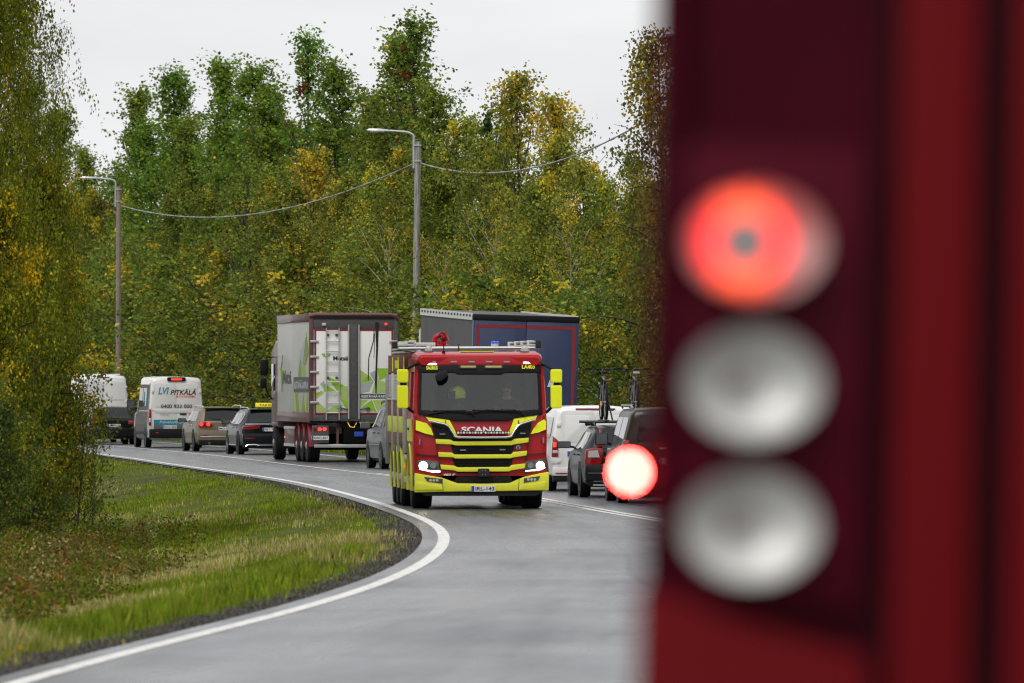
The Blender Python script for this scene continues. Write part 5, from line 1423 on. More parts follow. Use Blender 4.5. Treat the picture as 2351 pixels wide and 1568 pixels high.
    MB().tube([(0.585, -0.034, 3.78), (0.57, -0.034, 3.5), (0.50, -0.034, 3.25), (0.43, -0.034, 3.0), (0.42, -0.034, 2.7), (0.415, -0.034, 2.35)], 0.014, 5).build('oil_stain', 'soot', o)
    MB().tube([(0.60, -0.034, 3.7), (0.595, -0.034, 3.3), (0.58, -0.034, 3.0)], 0.008, 5).build('oil_stain', 'soot', o)
    # printed side
    xs = -1.279
    for i, (m, p) in enumerate([('side_green', [(0.2, 3.2), (0.8, 3.75), (1.3, 2.9), (1.6, 2.5)]), ('side_green', [(2.2, 3.2), (2.9, 2.6), (3.0, 2.0), (2.0, 2.1)]), ('side_green_pale', [(1.0, 2.8), (2.1, 2.7), (1.0, 2.0), (0.3, 2.0)]),
                                ('side_green', [(3.3, 2.2), (3.9, 2.2), (3.4, 1.45), (2.6, 1.45)]), ('side_green_pale', [(0.2, 3.6), (0.3, 1.5), (0.15, 1.45)]), ('side_green', [(1.6, 2.0), (2.0, 1.45), (1.0, 1.45)]),
                                ('leaf_grey', [(0.9, 3.6), (2.6, 3.1), (1.7, 2.7)]), ('side_green', [(0.5, 2.0), (0.9, 1.5), (0.3, 1.45)]), ('side_green_pale', [(4.0, 2.1), (4.5, 1.45), (3.7, 1.45)]),
                                ('side_green', [(7.2, 3.1), (7.4, 2.7), (6.9, 2.6), (7.1, 2.4), (7.35, 2.0), (7.6, 2.6), (7.9, 2.7), (7.6, 2.75)])]):
        MB().prism_x(p, xs - 0.0005 * i, -1.268).build('printed_facet', m, o, smooth=False)
    text('Metsä', o, 'box_dark', 5.9, 2.45, w=2.2, h=0.40, facing='-x', x=-1.272, bold=0.03)
    sb = MB().prism_x([(0.15, 2.02), (4.1, 2.02), (4.1, 2.45), (0.15, 2.45)], -1.286, -1.269).build('slogan_board', 'box_dark', o)
    text('KESTÄVÄÄ KASVUA', sb, 'leaf_grey', 2.1, 2.235, w=3.6, h=0.26, facing='-x', x=-1.287, bold=0.02)
    # chassis
    for sg in (-1, 1): bxp('chassis_rail', 'truck_maroon', o, *sorted((sg * 0.38, sg * 0.47)), 0.3, 9.6, 0.82, 1.12)
    bxp('underrun_bar', 'aluminium', o, -1.12, 1.12, 0.10, 0.22, 0.42, 0.52, 0.012)
    for sg in (-1, 1): bxp('bar_bracket', 'truck_maroon', o, *sorted((sg * 0.42, sg * 0.48)), 0.12, 0.3, 0.5, 0.95)
    bxp('coupling_block', 'under', o, -0.28, 0.34, 0.05, 0.6, 0.55, 1.0, 0.03)
    bxp('blue_tag', 'plate_blue', o, 0.02, 0.28, 0.03, 0.06, 0.74, 0.88, 0.005)
    for k, xx in enumerate((-0.05, 0.12, 0.30)):
        MB().tube([(xx - 0.12, 0.05, 1.16), (xx - 0.06, -0.02, 1.02), (xx + 0.06, -0.02, 1.0), (xx + 0.14, 0.05, 1.14)], 0.014, 6).build('air_hose', 'taxi_yellow' if k != 1 else 'rubber', o)
    for sg in (-1, 1):
        lp = bxp('light_panel', 'frame_grey', o, *sorted((sg * 0.72, sg * 1.20)), 0.0, 0.06, 0.55, 1.06, 0.01)
        for x, m in ((1.12, 'lamp_red'), (0.98, 'brake_on'), (0.84, 'brake_on')):
            MB().lathe([(0.05, -0.02), (0.05, 0.0)], (sg * x, 0, 0.95), 'y', 14).build('tail_light', m if sg < 0 or m == 'lamp_red' else 'tail_on', lp)
    plate(o, -0.97, 0.70, -0.012, 'GNC-817', w=0.50, h=0.12)
    MB().lathe([(0.035, -0.06), (0.035, -0.015)], (0.93, 0, 3.97), 'y', 12).build('marker_light', 'brake_on', o)
    bxp('work_lamp', 'lamp_clear', o, -0.92, -0.80, -0.06, 0.0, 3.92, 4.0, 0.01)
    # three rear axles with red mudguards, front axle
    for y in (0.95, 2.25, 3.55):
        for sg in (-1, 1):
            lorry_wheel(o, sg * 1.25, y, 0.49, 0.34, sg)
            pts = [(sg * 1.10, y + 0.60 * math.cos(a), 0.50 + 0.60 * math.sin(a)) for a in np.linspace(R(-5), R(185), 14)]
            MB().tube(pts, 0.16, 6, flat=0.10).build('mudguard', 'frame_red', o)
    for sg in (-1, 1):
        bxp('side_box', 'truck_maroon', o, *sorted((sg * 0.8, sg * 1.22)), 4.4, 7.2, 0.45, 1.02, 0.03)
        bxp('box_trim', 'aluminium', o, *sorted((sg * 1.2, sg * 1.235)), 4.4, 7.2, 0.93, 1.0, 0.005)
        bxp('box_trim', 'aluminium', o, *sorted((sg * 1.2, sg * 1.235)), 4.4, 7.2, 0.42, 0.50, 0.005)
        bxp('side_marker', 'lamp_orange', o, *sorted((sg * 1.21, sg * 1.245)), 6.9, 7.02, 0.66, 0.71, 0.005)
        lorry_wheel(o, sg * 1.25, 9.75, 0.50, 0.32, sg)
    bxp('axle_mass', 'under', o, -0.9, 0.9, 0.7, 4.0, 0.35, 0.8)
    # cab
    cab = MB().rings([[(x, y, z) for x, z in rrect(-1.24 + i, 1.24 - i, 0.95, zt_, 0.10, 4)] for y, i, zt_ in ((8.75, 0.0, 3.5), (9.6, 0.0, 3.55), (10.75, 0.02, 3.25), (10.95, 0.08, 2.95))]).build('cab', 'truck_maroon', o)
    for sg in (-1, 1):
        bxp('cab_door_window', 'glass_dark', cab, *sorted((sg * 1.238, sg * 1.25)), 9.5, 10.5, 2.05, 2.85, 0.02)
        mm_ = bxp('mirror', 'black_plastic', o, *sorted((sg * 1.36, sg * 1.60)), 10.35, 10.50, 2.50, 2.98, 0.04)
        bxp('mirror_housing', 'black_plastic', mm_, *sorted((sg * 1.40, sg * 1.60)), 10.35, 10.50, 2.12, 2.42, 0.04)
        MB().tube([(sg * 1.22, 10.45, 3.05), (sg * 1.38, 10.45, 3.06), (sg * 1.40, 10.45, 2.95)], 0.025, 6).build('mirror_arm', 'black_plastic', mm_)
        MB().tube([(sg * 1.22, 10.45, 1.78), (sg * 1.38, 10.45, 1.98), (sg * 1.42, 10.45, 2.15)], 0.025, 6).build('mirror_arm', 'black_plastic', mm_)
        bxp('front_mudguard', 'truck_maroon', o, *sorted((sg * 0.95, sg * 1.25)), 9.05, 10.45, 1.0, 1.12, 0.03)
    bxp('cab_windscreen', 'glass_dark', cab, -1.1, 1.1, 10.90, 11.0, 2.0, 2.85, 0.02)
chip_truck()

# ------------------------------------------------------------------ grey curtain / blue rear lorry behind the fire engine
paint('trailer_blue', (0.020, 0.034, 0.10), dirt=0.35, top=4.5, low=0.6, rough=0.4, coat=0.3, dirtcol=(0.09, 0.095, 0.11))
mat('curtain_grey', (0.078, 0.080, 0.083), 0.7, var=0.3, scale=2.0, bump=0.2)
mat('rail_white', (0.62, 0.62, 0.61), 0.5, var=0.15)
def blue_lorry():
    o = thing('box_lorry', 'lorry with a red outlined blue rear and a grey curtain side', 'truck', (0.24, 206, 0), 0.132, QUEUE)
    o.rotation_euler = (0, R(1.6), 0.132)
    zf, zt, Y1 = 1.15, 3.86, 10.6
    MB().rings([[(x, y, z) for x, z in ((-1.27, zf), (-1.27, t), (-1.20, t + 0.03), (1.20, t + 0.03), (1.27, t), (1.27, zf))] for y, t in ((0.02, zt), (Y1 * 0.5, zt + 0.10), (Y1, zt + 0.22))]).build('cargo_box', 'curtain_grey', o)
    for sg in (-1, 1):
        bxp('rear_door', 'trailer_blue', o, *sorted((sg * 0.008, sg * 1.262)), -0.03, 0.05, zf, zt - 0.10, 0.008)
        bxp('red_border', 'frame_red', o, *sorted((sg * 1.13, sg * 1.205)), -0.036, -0.02, zf + 0.3, zt - 0.27)
        bxp('red_border', 'frame_red', o, *sorted((sg * 0.008, sg * 1.205)), -0.036, -0.02, zt - 0.27, zt - 0.19)
        bxp('corner_post', 'trailer_blue', o, *sorted((sg * 1.264, sg * 1.285)), -0.025, 0.14, zf, zt - 0.03, 0.004)
        # white roof rail with a row of stanchion holes over the curtain
        rl = MB().rings([[(sg * 1.272, y, zt + 0.21 * y / Y1 - 0.10), (sg * 1.298, y, zt + 0.21 * y / Y1 - 0.10), (sg * 1.298, y, zt + 0.21 * y / Y1 + 0.07), (sg * 1.272, y, zt + 0.21 * y / Y1 + 0.07)] for y in (0.2, Y1)]).build('roof_rail', 'rail_white', o)
        for i in range(17):
            y = 0.6 + i * 0.6; z = zt + 0.21 * y / Y1
            bxp('rail_slot', 'black_plastic', rl, *sorted((sg * 1.297, sg * 1.305)), y - 0.16, y + 0.10, z - 0.02, z + 0.03)
        MB().tube([(sg * 1.285, Y1 - 0.05, zf), (sg * 1.285, Y1 - 0.05, zt - 0.25)], 0.03, 6).build('curtain_post', 'rail_white', o)
        for y in (1.0, 2.3, 3.6): lorry_wheel(o, sg * 1.24, y, 0.49, 0.32, sg)
        lorry_wheel(o, sg * 1.24, 11.4, 0.50, 0.32, sg)
        bxp('tail_light', 'lamp_red', o, *sorted((sg * 0.75, sg * 1.15)), -0.02, 0.06, 0.78, 0.92, 0.01)
        bxp('chassis_rail', 'dark_metal', o, *sorted((sg * 0.38, sg * 0.47)), 0.3, 11.5, 0.80, 1.12)
    bxp('rear_header', 'black_plastic', o, -1.30, 1.30, -0.05, 0.16, zt - 0.10, zt + 0.05, 0.03)
    bxp('rear_sill', 'dark_metal', o, -1.25, 1.25, -0.03, 0.10, zf - 0.15, zf - 0.003, 0.01)
    bxp('underrun_bar', 'dark_metal', o, -1.15, 1.15, 0.1, 0.2, 0.42, 0.54, 0.01)
    MB().prism([(0.55, 2.20), (0.68, 2.20), (0.80, 2.52), (0.66, 2.52)], -0.037, -0.025).build('pale_mark', 'rail_white', o)
    MB().rings([[(x, y, z) for x, z in rrect(-1.22 + i, 1.22 - i, 0.95, t, 0.10, 4)] for y, i, t in ((10.75, 0.0, 3.2), (11.8, 0.0, 3.2), (12.4, 0.05, 2.9))]).build('cab', 'trailer_blue', o)
    plate(o, -0.3, 0.98, -0.04, 'XNF-362')
blue_lorry()
# ------------------------------------------------------------------ the fire engine (front faces -Y, body runs back along +Y)
paint('fire_red', (0.42, 0.002, 0.008), dirt=0.32, top=1.1, low=0.3, rough=0.36, coat=0.25, spec=0.3)
paint('fire_yellow', (0.86, 0.86, 0.03), dirt=0.45, top=0.8, low=0.2, rough=0.45, coat=0.25, dirtcol=(0.30, 0.28, 0.08))
paint('fire_yellow_dusty', (0.66, 0.68, 0.05), dirt=0.75, top=1.9, low=0.2, rough=0.6, coat=0.0, dirtcol=(0.24, 0.22, 0.10))
mat('fluor_yellow', (0.92, 0.96, 0.006), 0.5, var=0.06, emit=None)
paint('fire_maroon', (0.15, 0.022, 0.022), dirt=0.95, top=2.9, low=0.3, rough=0.6, coat=0.0, dirtcol=(0.20, 0.155, 0.135))
mat('grille_mesh', (0.008, 0.009, 0.009), 0.55, var=0.5, scale=60, bump=0.8, spec=0.2)
mat('letter_white', (0.80, 0.80, 0.78), 0.35, var=0.04)
mat('marker_grey', (0.22, 0.26, 0.27), 0.25, var=0.1, coat=1.0)
mat('amber_led', (0.42, 0.33, 0.06), 0.35, var=0.4, scale=60)
mat('beacon_clear', (0.42, 0.43, 0.40), 0.15, var=0.2, coat=1.0)
mat('beacon_blue', (0.02, 0.06, 0.55), 0.2, var=0.1, coat=1.0, emit=(0.02, 0.08, 1.0), es=0.25)
emat('headlight_on', (1.0, 0.98, 0.92), 5.0)
emat('marker_on', (1.0, 0.93, 0.82), 2.0)
mat('headlight_shell', (0.05, 0.055, 0.058), 0.2, var=0.3, coat=1.0)
mat('led_lens', (0.55, 0.52, 0.40), 0.2, 0.2, var=0.25, coat=1.0)
mat('interior_dark', (0.022, 0.022, 0.024), 0.8, var=0.3)
mat('cloth_navy', (0.022, 0.026, 0.042), 0.9, var=0.3)
mat('skin_tone', (0.46, 0.27, 0.20), 0.55, var=0.12)
mat('hair_brown', (0.05, 0.035, 0.022), 0.7)
mat('soot_black', (0.012, 0.012, 0.012), 0.6)
# windscreen: real pane, mirror reflection over a slightly tinted see-through layer
m = bpy.data.materials.new('windscreen_glass'); m.use_nodes = True
N, L = m.node_tree.nodes, m.node_tree.links; N.clear()
go = N.new('ShaderNodeOutputMaterial'); tr = N.new('ShaderNodeBsdfTransparent'); tr.inputs[0].default_value = (0.90, 0.92, 0.91, 1)
gl = N.new('ShaderNodeBsdfGlossy'); gl.inputs['Roughness'].default_value = 0.015
fr = N.new('ShaderNodeFresnel'); fr.inputs['IOR'].default_value = 1.62
ms = N.new('ShaderNodeMixShader')
L.new(fr.outputs[0], ms.inputs[0]); L.new(tr.outputs[0], ms.inputs[1]); L.new(gl.outputs[0], ms.inputs[2]); L.new(ms.outputs[0], go.inputs[0])
MATS['windscreen_glass'] = m

def fwarp(v):
    """the cab front is bowed across and leans back above the bonnet line"""
    bow = 0.13 * (abs(v.x) / 1.2) ** 2.6
    rake = max(0.0, v.z - 1.40) * 0.20
    return Vector((v.x, v.y + bow + rake, v.z))
CUTS = [i * 0.1 - 1.2 for i in range(25)]
def q2(pts): return [((x - 1072) / 788.5, (1481 - y) / 788.5) for x, y in pts]
def q1(pts): return [((x - 825) / 433.6, (1442 - y) / 433.6) for x, y in pts]
def mir(pts): return [(-x, z) for x, z in pts][::-1]
def front(name, m, poly, y0, y1, parent, bevel=0.0, **k):
    return MB().prism(poly, y0, y1).build(name, m, parent, bevel=bevel, cut=CUTS, warp=fwarp, **k)

def fire_engine():
    o = thing('fire_engine', 'red and yellow fire engine driving towards the viewer with headlights on', 'fire engine', (-0.565, 154.0, 0), 0.066)
    fx = lambda pts: q2(pts)
    # --- cab shell
    front('front_panel', 'fire_red', [(-1.19, 0.60), (1.19, 0.60), (1.195, 1.60), (1.16, 1.78), (-1.16, 1.78), (-1.195, 1.60)], 0.02, 0.10, o, 0.012)
    for sg in (-1, 1):
        w = MB().prism([(sg * 1.20, 0.62), (sg * 1.215, 1.55), (sg * 1.203, 1.76), (sg * 1.14, 1.76), (sg * 1.15, 1.55), (sg * 1.14, 0.62)], 0.36, 2.05).build('cab_side', 'fire_red', o)
        for ya, yb in ((0.36, 0.50), (1.55, 2.05)):
            MB().prism([(sg * 1.203, 1.762), (sg * 1.165, 2.62), (sg * 1.10, 2.60), (sg * 1.14, 1.762)], ya, yb).build('cab_pillar', 'fire_red', o)
        MB().prism([(sg * 1.172, 2.48), (sg * 1.165, 2.62), (sg * 1.10, 2.60), (sg * 1.115, 2.48)], 0.502, 1.548).build('cab_header', 'fire_red', o)
        MB().prism([(sg * 1.200, 0.64), (sg * 1.213, 1.50), (sg * 1.19, 1.70), (sg * 1.08, 1.70), (sg * 1.08, 0.64)], 0.17, 0.37).build('cab_corner', 'fire_red', o, bevel=0.02)
        MB().tube([(sg * 1.15, 0.22, 1.62), (sg * 1.145, 0.30, 2.0), (sg * 1.115, 0.40, 2.50)], 0.055, 8).build('a_pillar', 'fire_red', o)
        MB().prism([(sg * 1.176, 1.765), (sg * 1.145, 2.478), (sg * 1.141, 2.478), (sg * 1.172, 1.765)], 0.503, 1.547).build('door_window', 'windscreen_glass', w)
        bxp('door_handle', 'black_plastic', w, *sorted((sg * 1.21, sg * 1.245)), 1.35, 1.55, 1.42, 1.47, 0.01)
        MB().prism([(sg * 1.22, 1.22), (sg * 1.228, 1.62), (sg * 1.206, 1.62), (sg * 1.206, 1.22)], 0.40, 2.0).build('side_band', 'fire_yellow', w)
        bxp('side_shield', 'fire_red', o, *sorted((sg * 1.10, sg * 1.205)), 0.17, 0.30, 1.35, 1.72, 0.03)
        bxp('step_box', 'dark_metal', o, *sorted((sg * 1.0, sg * 1.19)), 0.35, 0.85, 0.42, 0.66, 0.02)
    # roof with rounded front and top
    rf = MB()
    rf.rings([[(x, y, z) for x, z in rrect(-hw, hw, 2.60, zt, r, 5)] for y, hw, zt, r in ((0.285, 1.08, 2.74, 0.06), (0.33, 1.12, 2.79, 0.08), (0.50, 1.14, 2.825, 0.09), (1.2, 1.145, 2.85, 0.09), (2.05, 1.14, 2.84, 0.09))])
    rf.build('cab_roof', 'fire_red', o)
    front('roof_brow', 'fire_red', [(-1.10, 2.60), (1.10, 2.60), (1.11, 2.72), (1.06, 2.775), (-1.06, 2.775), (-1.11, 2.72)], 0.0, 0.10, o, 0.02)
    bxp('roof_panel', 'fluor_yellow', o, -0.32, 0.28, 0.62, 1.3, 2.842, 2.855, 0.004)
    bxp('cab_back', 'interior_dark', o, -1.12, 1.12, 1.98, 2.06, 0.7, 2.62)
    bxp('cab_floor', 'interior_dark', o, -1.12, 1.12, 0.3, 2.0, 0.95, 1.08)
    # --- windscreen, black surround
    front('visor_band', 'black_plastic', [(-1.11, 2.47), (-0.45, 2.465), (-0.40, 2.435), (0.40, 2.435), (0.45, 2.465), (1.11, 2.47), (1.115, 2.60), (-1.115, 2.60)], -0.012, 0.06, o, 0.008)
    front('windscreen', 'windscreen_glass', [(-1.09, 1.70), (-0.6, 1.69), (0.6, 1.69), (1.09, 1.70), (1.06, 2.48), (-1.06, 2.48)], 0.02, 0.024, o)
    for sg in (-1, 1):
        front('screen_frame', 'black_plastic', [(sg * 1.125, 1.70), (sg * 1.10, 2.48), (sg * 1.055, 2.48), (sg * 1.075, 1.70)], 0.0, 0.05, o)
    front('cowl', 'black_plastic', q2([(205, 110), (285, 160), (640, 205), (715, 222), (1480, 217), (1560, 185), (1895, 142), (1965, 100), (1960, 60), (1700, 75), (1072, 85), (440, 80), (215, 65)]), -0.012, 0.06, o, 0.006)
    for x0, x1, z0 in ((-0.95, -0.11, 1.725), (-0.25, 0.80, 1.735)):
        wp = MB().tube([(x0, -0.035, z0 - 0.01), (x0 + 0.35, -0.05, z0 + 0.055), (x1 - 0.08, -0.05, z0 + 0.03), (x1, -0.04, z0 - 0.05)], 0.014, 6).build('wiper', 'black_plastic', o, warp=fwarp)
        MB().tube([(x0 + 0.1, -0.025, z0 + 0.05), (x1 - 0.15, -0.025, z0 + 0.055)], 0.010, 5).build('wiper_blade', 'rubber', wp, warp=fwarp)
    # --- bonnet: fluorescent chevrons, chrome bar, name, driving lights
    L_ch = q2([(285, 163), (630, 212), (742, 437), (712, 440), (655, 362), (600, 282), (540, 262), (330, 208)])
    R_ch = q2([(1892, 143), (1862, 200), (1665, 252), (1600, 282), (1555, 350), (1500, 432), (1462, 432), (1552, 192)])
    front('chevron', 'fluor_yellow', L_ch, 0.005, 0.03, o)
    front('chevron', 'fluor_yellow', R_ch[::-1], 0.005, 0.03, o)
    front('grille', 'grille_mesh', q2([(370, 255), (590, 292), (645, 372), (705, 462), (690, 505), (640, 492), (430, 482), (400, 380)]), 0.0, 0.03, o)
    front('grille', 'grille_mesh', q2([(1805, 250), (1650, 268), (1570, 372), (1510, 460), (1530, 500), (1555, 482), (1760, 465), (1785, 380)])[::-1], 0.0, 0.03, o)
    front('grille', 'grille_mesh', q2([(690, 470), (1530, 462), (1540, 495), (1510, 515), (690, 520), (660, 495)])[::-1], 0.0, 0.03, o)
    bar = [(330, 218), (450, 248), (560, 272), (612, 302), (655, 372), (700, 438), (745, 456), (1072, 460), (1450, 456), (1508, 440), (1560, 352), (1602, 292), (1660, 262), (1760, 232), (1862, 200)]
    cb = MB().tube([(x, -0.075, z) for x, z in q2(bar)], 0.021, 8).build('bull_bar', 'chrome', o, warp=fwarp)
    for x in (570, 1615): MB().tube([(*((x - 1072) / 788.5,), -0.03, (1481 - 218) / 788.5), ((x - 1072) / 788.5, -0.075, (1481 - 270) / 788.5)], 0.010, 5).build('bar_bracket', 'dark_metal', cb, warp=fwarp)
    text('SCANIA', o, 'letter_white', 0.027, 1.437, w=0.75, h=0.105, y=0.018, bold=0.035, warp=fwarp, th=0.012)
    for x0 in (725, 1115):
        lb = front('light_bar', 'black_plastic', rrect(*[(v - 1072) / 788.5 for v in (x0 - 5, x0 + 372)], (1481 - 414) / 788.5, (1481 - 368) / 788.5, 0.012, 2), -0.09, -0.03, o)
        for i in range(9):
            MB().lathe([(0.021, -0.102), (0.019, -0.09)], ((x0 + 22 + i * 41 - 1072) / 788.5, 0, (1481 - 391) / 788.5), 'y', 10).build('led_lens', 'led_lens' if i % 2 else 'letter_white', lb, warp=fwarp)
        for xx in (80, 290): bxp('bar_foot', 'black_plastic', lb, (x0 + xx - 8 - 1072) / 788.5, (x0 + xx + 8 - 1072) / 788.5, -0.06, 0.02, (1481 - 440) / 788.5, (1481 - 412) / 788.5, warp=fwarp)
    # --- three yellow strips and the grilles between them
    S = [q2([(428, 482), (640, 490), (685, 516), (1510, 510), (1550, 480), (1760, 464), (1755, 530), (1545, 560), (1510, 571), (710, 574), (670, 560), (437, 550)]),
         q2([(464, 668), (660, 675), (702, 702), (1505, 700), (1540, 666), (1736, 650), (1728, 716), (1535, 745), (1500, 756), (712, 760), (672, 743), (474, 735)]),
         q2([(495, 845), (690, 860), (745, 884), (1480, 880), (1512, 852), (1712, 830), (1702, 900), (1500, 930), (1480, 944), (745, 947), (692, 927), (512, 912)])]
    for p in S: front('yellow_strip', 'fire_yellow', p, -0.035, 0.03, o, 0.01)
    G = [q2([(650, 566), (1552, 562), (1535, 655), (1507, 702), (702, 704), (672, 665)]), q2([(668, 752), (1532, 748), (1517, 850), (1490, 884), (742, 886), (700, 855)])]
    for p in G:
        g_ = front('grille', 'grille_mesh', p, 0.004, 0.03, o)
        z0, z1 = min(z for x, z in p), max(z for x, z in p)
        for i in range(3):
            z = z0 + (z1 - z0) * (0.25 + 0.25 * i)
            front('grille_slat', 'black_plastic', [(-0.45, z - 0.008), (0.52, z - 0.008), (0.52, z + 0.008), (-0.45, z + 0.008)], -0.012, 0.01, g_)
    front('lower_grille', 'grille_mesh', q2([(735, 1013), (1498, 1010), (1530, 1080), (1480, 1112), (740, 1114), (688, 1092)]), 0.0, 0.03, o)
    front('lower_slot', 'grille_mesh', q2([(725, 945), (1480, 940), (1470, 962), (735, 967)]), 0.004, 0.03, o)
    for x, y in ((527, 412), (1672, 402), (820, 640), (1382, 634)):
        fl_ = front('strobe', 'marker_grey', rrect((x - 42 - 1072) / 788.5, (x + 42 - 1072) / 788.5, (1481 - y - 9) / 788.5, (1481 - y + 9) / 788.5, 0.008, 2), -0.03, 0.02, o)
    for x, y in ((207, 522), (1972, 500)):
        front('strobe', 'marker_grey', rrect((x - 11 - 1072) / 788.5, (x + 11 - 1072) / 788.5, (1481 - y - 42) / 788.5, (1481 - y + 42) / 788.5, 0.01, 2), -0.012, 0.03, o)
    MB().lathe([(0.042, -0.02), (0.046, -0.01), (0.046, 0.02)], ((1608 - 1072) / 788.5, 0, (1481 - 602) / 788.5), 'y', 16).build('emblem', 'chrome', o, warp=fwarp)
    MB().prism([(0.655, 1.09), (0.68, 1.065), (0.705, 1.09), (0.70, 1.14), (0.66, 1.14)], -0.028, -0.015).build('emblem_shield', 'plate_blue', o, warp=fwarp)
    text('460 P', o, 'letter_white', (625 - 1072) / 788.5, (1481 - 988) / 788.5, w=0.215, h=0.042, y=0.016, bold=0.03, shear=0.25, warp=fwarp)
    # --- corner panels
    front('corner_patch', 'fluor_yellow', q2([(155, 215), (310, 260), (368, 330), (402, 432), (290, 405), (152, 355)]), 0.006, 0.03, o)
    front('corner_patch', 'fluor_yellow', q2([(2013, 188), (1900, 250), (1832, 330), (1788, 412), (1900, 390), (2013, 345)])[::-1], 0.006, 0.03, o)
    # shut lines between the middle and the corners
    front('shut_line', 'soot_black', q2([(405, 430), (432, 480), (516, 1025), (506, 1025), (424, 482), (398, 432)])[::-1], 0.015, 0.03, o)
    front('shut_line', 'soot_black', q2([(1785, 415), (1762, 470), (1692, 1010), (1702, 1010), (1770, 470), (1792, 415)]), 0.015, 0.03, o)
    front('crease', 'soot_black', q2([(150, 690), (470, 716), (470, 726), (150, 702)]), 0.012, 0.03, o)
    front('crease', 'soot_black', q2([(1735, 702), (2015, 675), (2015, 688), (1735, 712)]), 0.012, 0.03, o)
    # --- headlights
    for p, lx, bright in ((q2([(168, 778), (300, 782), (470, 802), (500, 965), (400, 968), (178, 905)]), 255, q2([(345, 925), (498, 930), (496, 958), (400, 962), (200, 915), (205, 900)])),
                          (q2([(1712, 802), (1880, 778), (2003, 762), (2010, 898), (1900, 938), (1700, 968)])[::-1], 1928, q2([(1712, 930), (1850, 915), (1995, 880), (2000, 898), (1890, 935), (1706, 945)]))):
        hl = front('headlight', 'headlight_shell', p, -0.012, 0.04, o, 0.008)
        sgn = 1 if lx > 1000 else -1
        MB().lathe([(0.078, -0.03), (0.074, -0.02)], ((lx - 1072) / 788.5, 0, (1481 - 862) / 788.5), 'y', 18).build('lit_lamp', 'headlight_on', hl, warp=fwarp)
        MB().lathe([(0.055, -0.022), (0.055, -0.015)], ((lx - 1072) / 788.5 - sgn * 0.18, 0, (1481 - 858) / 788.5), 'y', 14).build('projector', 'lamp_clear' if False else 'marker_grey', hl, warp=fwarp)
        front('daylight_strip', 'marker_on', bright, -0.022, -0.012, hl)
    # --- bumper
    bp_ = q2([(135, 968), (330, 1000), (520, 1032), (742, 1112), (1072, 1116), (1478, 1110), (1690, 1022), (1880, 982), (2052, 950), (2048, 1218), (1560, 1222), (1072, 1226), (540, 1232), (135, 1242)])
    bu = front('bumper', 'fire_yellow', bp_, -0.06, 0.10, o, 0.02)
    for sg, pts in ((-1, [(265, 1020), (520, 1048), (522, 1116), (310, 1086)]), (1, [(1688, 1042), (1922, 1008), (1895, 1072), (1684, 1106)])):
        p = q2(pts)
        fg = front('fog_light', 'headlight_shell', p if sg < 0 else p[::-1], -0.068, -0.05, bu)
        for k in range(3):
            cx = sum(x for x, z in p) / 4 + (k - 1) * 0.06; cz = sum(z for x, z in p) / 4
            MB().lathe([(0.026, -0.078), (0.024, -0.066)], (cx, 0, cz), 'y', 10).build('lens', 'lamp_clear', fg, warp=fwarp)
    for sg in (-1, 1):
        front('bumper_crease', 'fire_yellow', [(sg * 1.18, 0.50), (sg * 0.72, 0.435), (sg * 0.68, 0.35), (sg * 1.18, 0.34)], -0.078, -0.05, bu, 0.012)
        front('bumper_seam', 'soot_black', [(sg * 0.675, 0.33), (sg * 0.683, 0.33), (sg * 0.698, 0.56), (sg * 0.690, 0.56)], -0.064, -0.05, bu)
    front('winch_block', 'soot_black', rrect(-0.053, 0.15, 0.585, 0.735, 0.02, 3), -0.13, 0.0, o, 0.008)
    front('winch_mount', 'black_plastic', q2([(1015, 1020), (1200, 1020), (1210, 1100), (1000, 1100)]), -0.05, 0.02, o)
    for x in (0.02, 0.075):
        for z in (0.63, 0.70): MB().lathe([(0.008, -0.136), (0.008, -0.128)], (x, 0, z), 'y', 8).build('bolt', 'steel', o, warp=fwarp)
    plate(o, 0.043, 0.372, -0.066, 'IRL-143', w=0.44, h=0.105)
    # --- lights and lettering over the windscreen
    for x in (455, 620, 760, 897, 1035, 1195):
        X, Z = q1([(x, 288)])[0]
        front('marker_light', 'marker_grey', rrect(X - 0.058, X + 0.058, Z - 0.012, Z + 0.012, 0.010, 2), -0.022, 0.03, o)
    for x, y in ((448, 306), (1205, 296)):
        X, Z = q1([(x, y)])[0]
        front('marker_light', 'marker_on', rrect(X - 0.09, X + 0.09, Z - 0.017, Z + 0.017, 0.012, 2), -0.026, 0.03, o)
    for x0, x1 in ((660, 805), (855, 1008)):
        (a, z0), (b_, z1) = q1([(x0, 342), (x1, 310)])
        lb = front('warning_light', 'soot_black', rrect(a, b_, z0, z1, 0.02, 3), -0.035, 0.0, o)
        front('amber_lens', 'amber_led', rrect(a + 0.03, b_ - 0.03, z0 + 0.018, z1 - 0.018, 0.008, 2), -0.04, -0.03, lb)
        for k in range(7): bxp('led', 'led_lens', lb, a + 0.045 + k * 0.037, a + 0.062 + k * 0.037, -0.043, -0.036, (z0 + z1) / 2 - 0.008, (z0 + z1) / 2 + 0.008, warp=fwarp)
    text('SAURUS', o, 'fluor_yellow', q1([(450, 336)])[0][0], q1([(450, 336)])[0][1], w=0.205, h=0.066, y=-0.014, bold=0.035, warp=fwarp)
    text('LA403', o, 'fluor_yellow', q1([(1207, 328)])[0][0], q1([(1207, 328)])[0][1], w=0.235, h=0.068, y=-0.014, bold=0.03, warp=fwarp)
    # kerb mirror hanging over the screen
    km = MB().prism(q1([(470, 400), (498, 365), (555, 350), (570, 372), (560, 405), (520, 438), (478, 440)]), -0.20, -0.10).build('kerb_mirror', 'black_plastic', o, bevel=0.012, warp=fwarp)
    MB().tube([(-0.62, -0.12, 2.50), (-0.66, -0.15, 2.45)], 0.018, 6).build('mirror_arm', 'black_plastic', km, warp=fwarp)
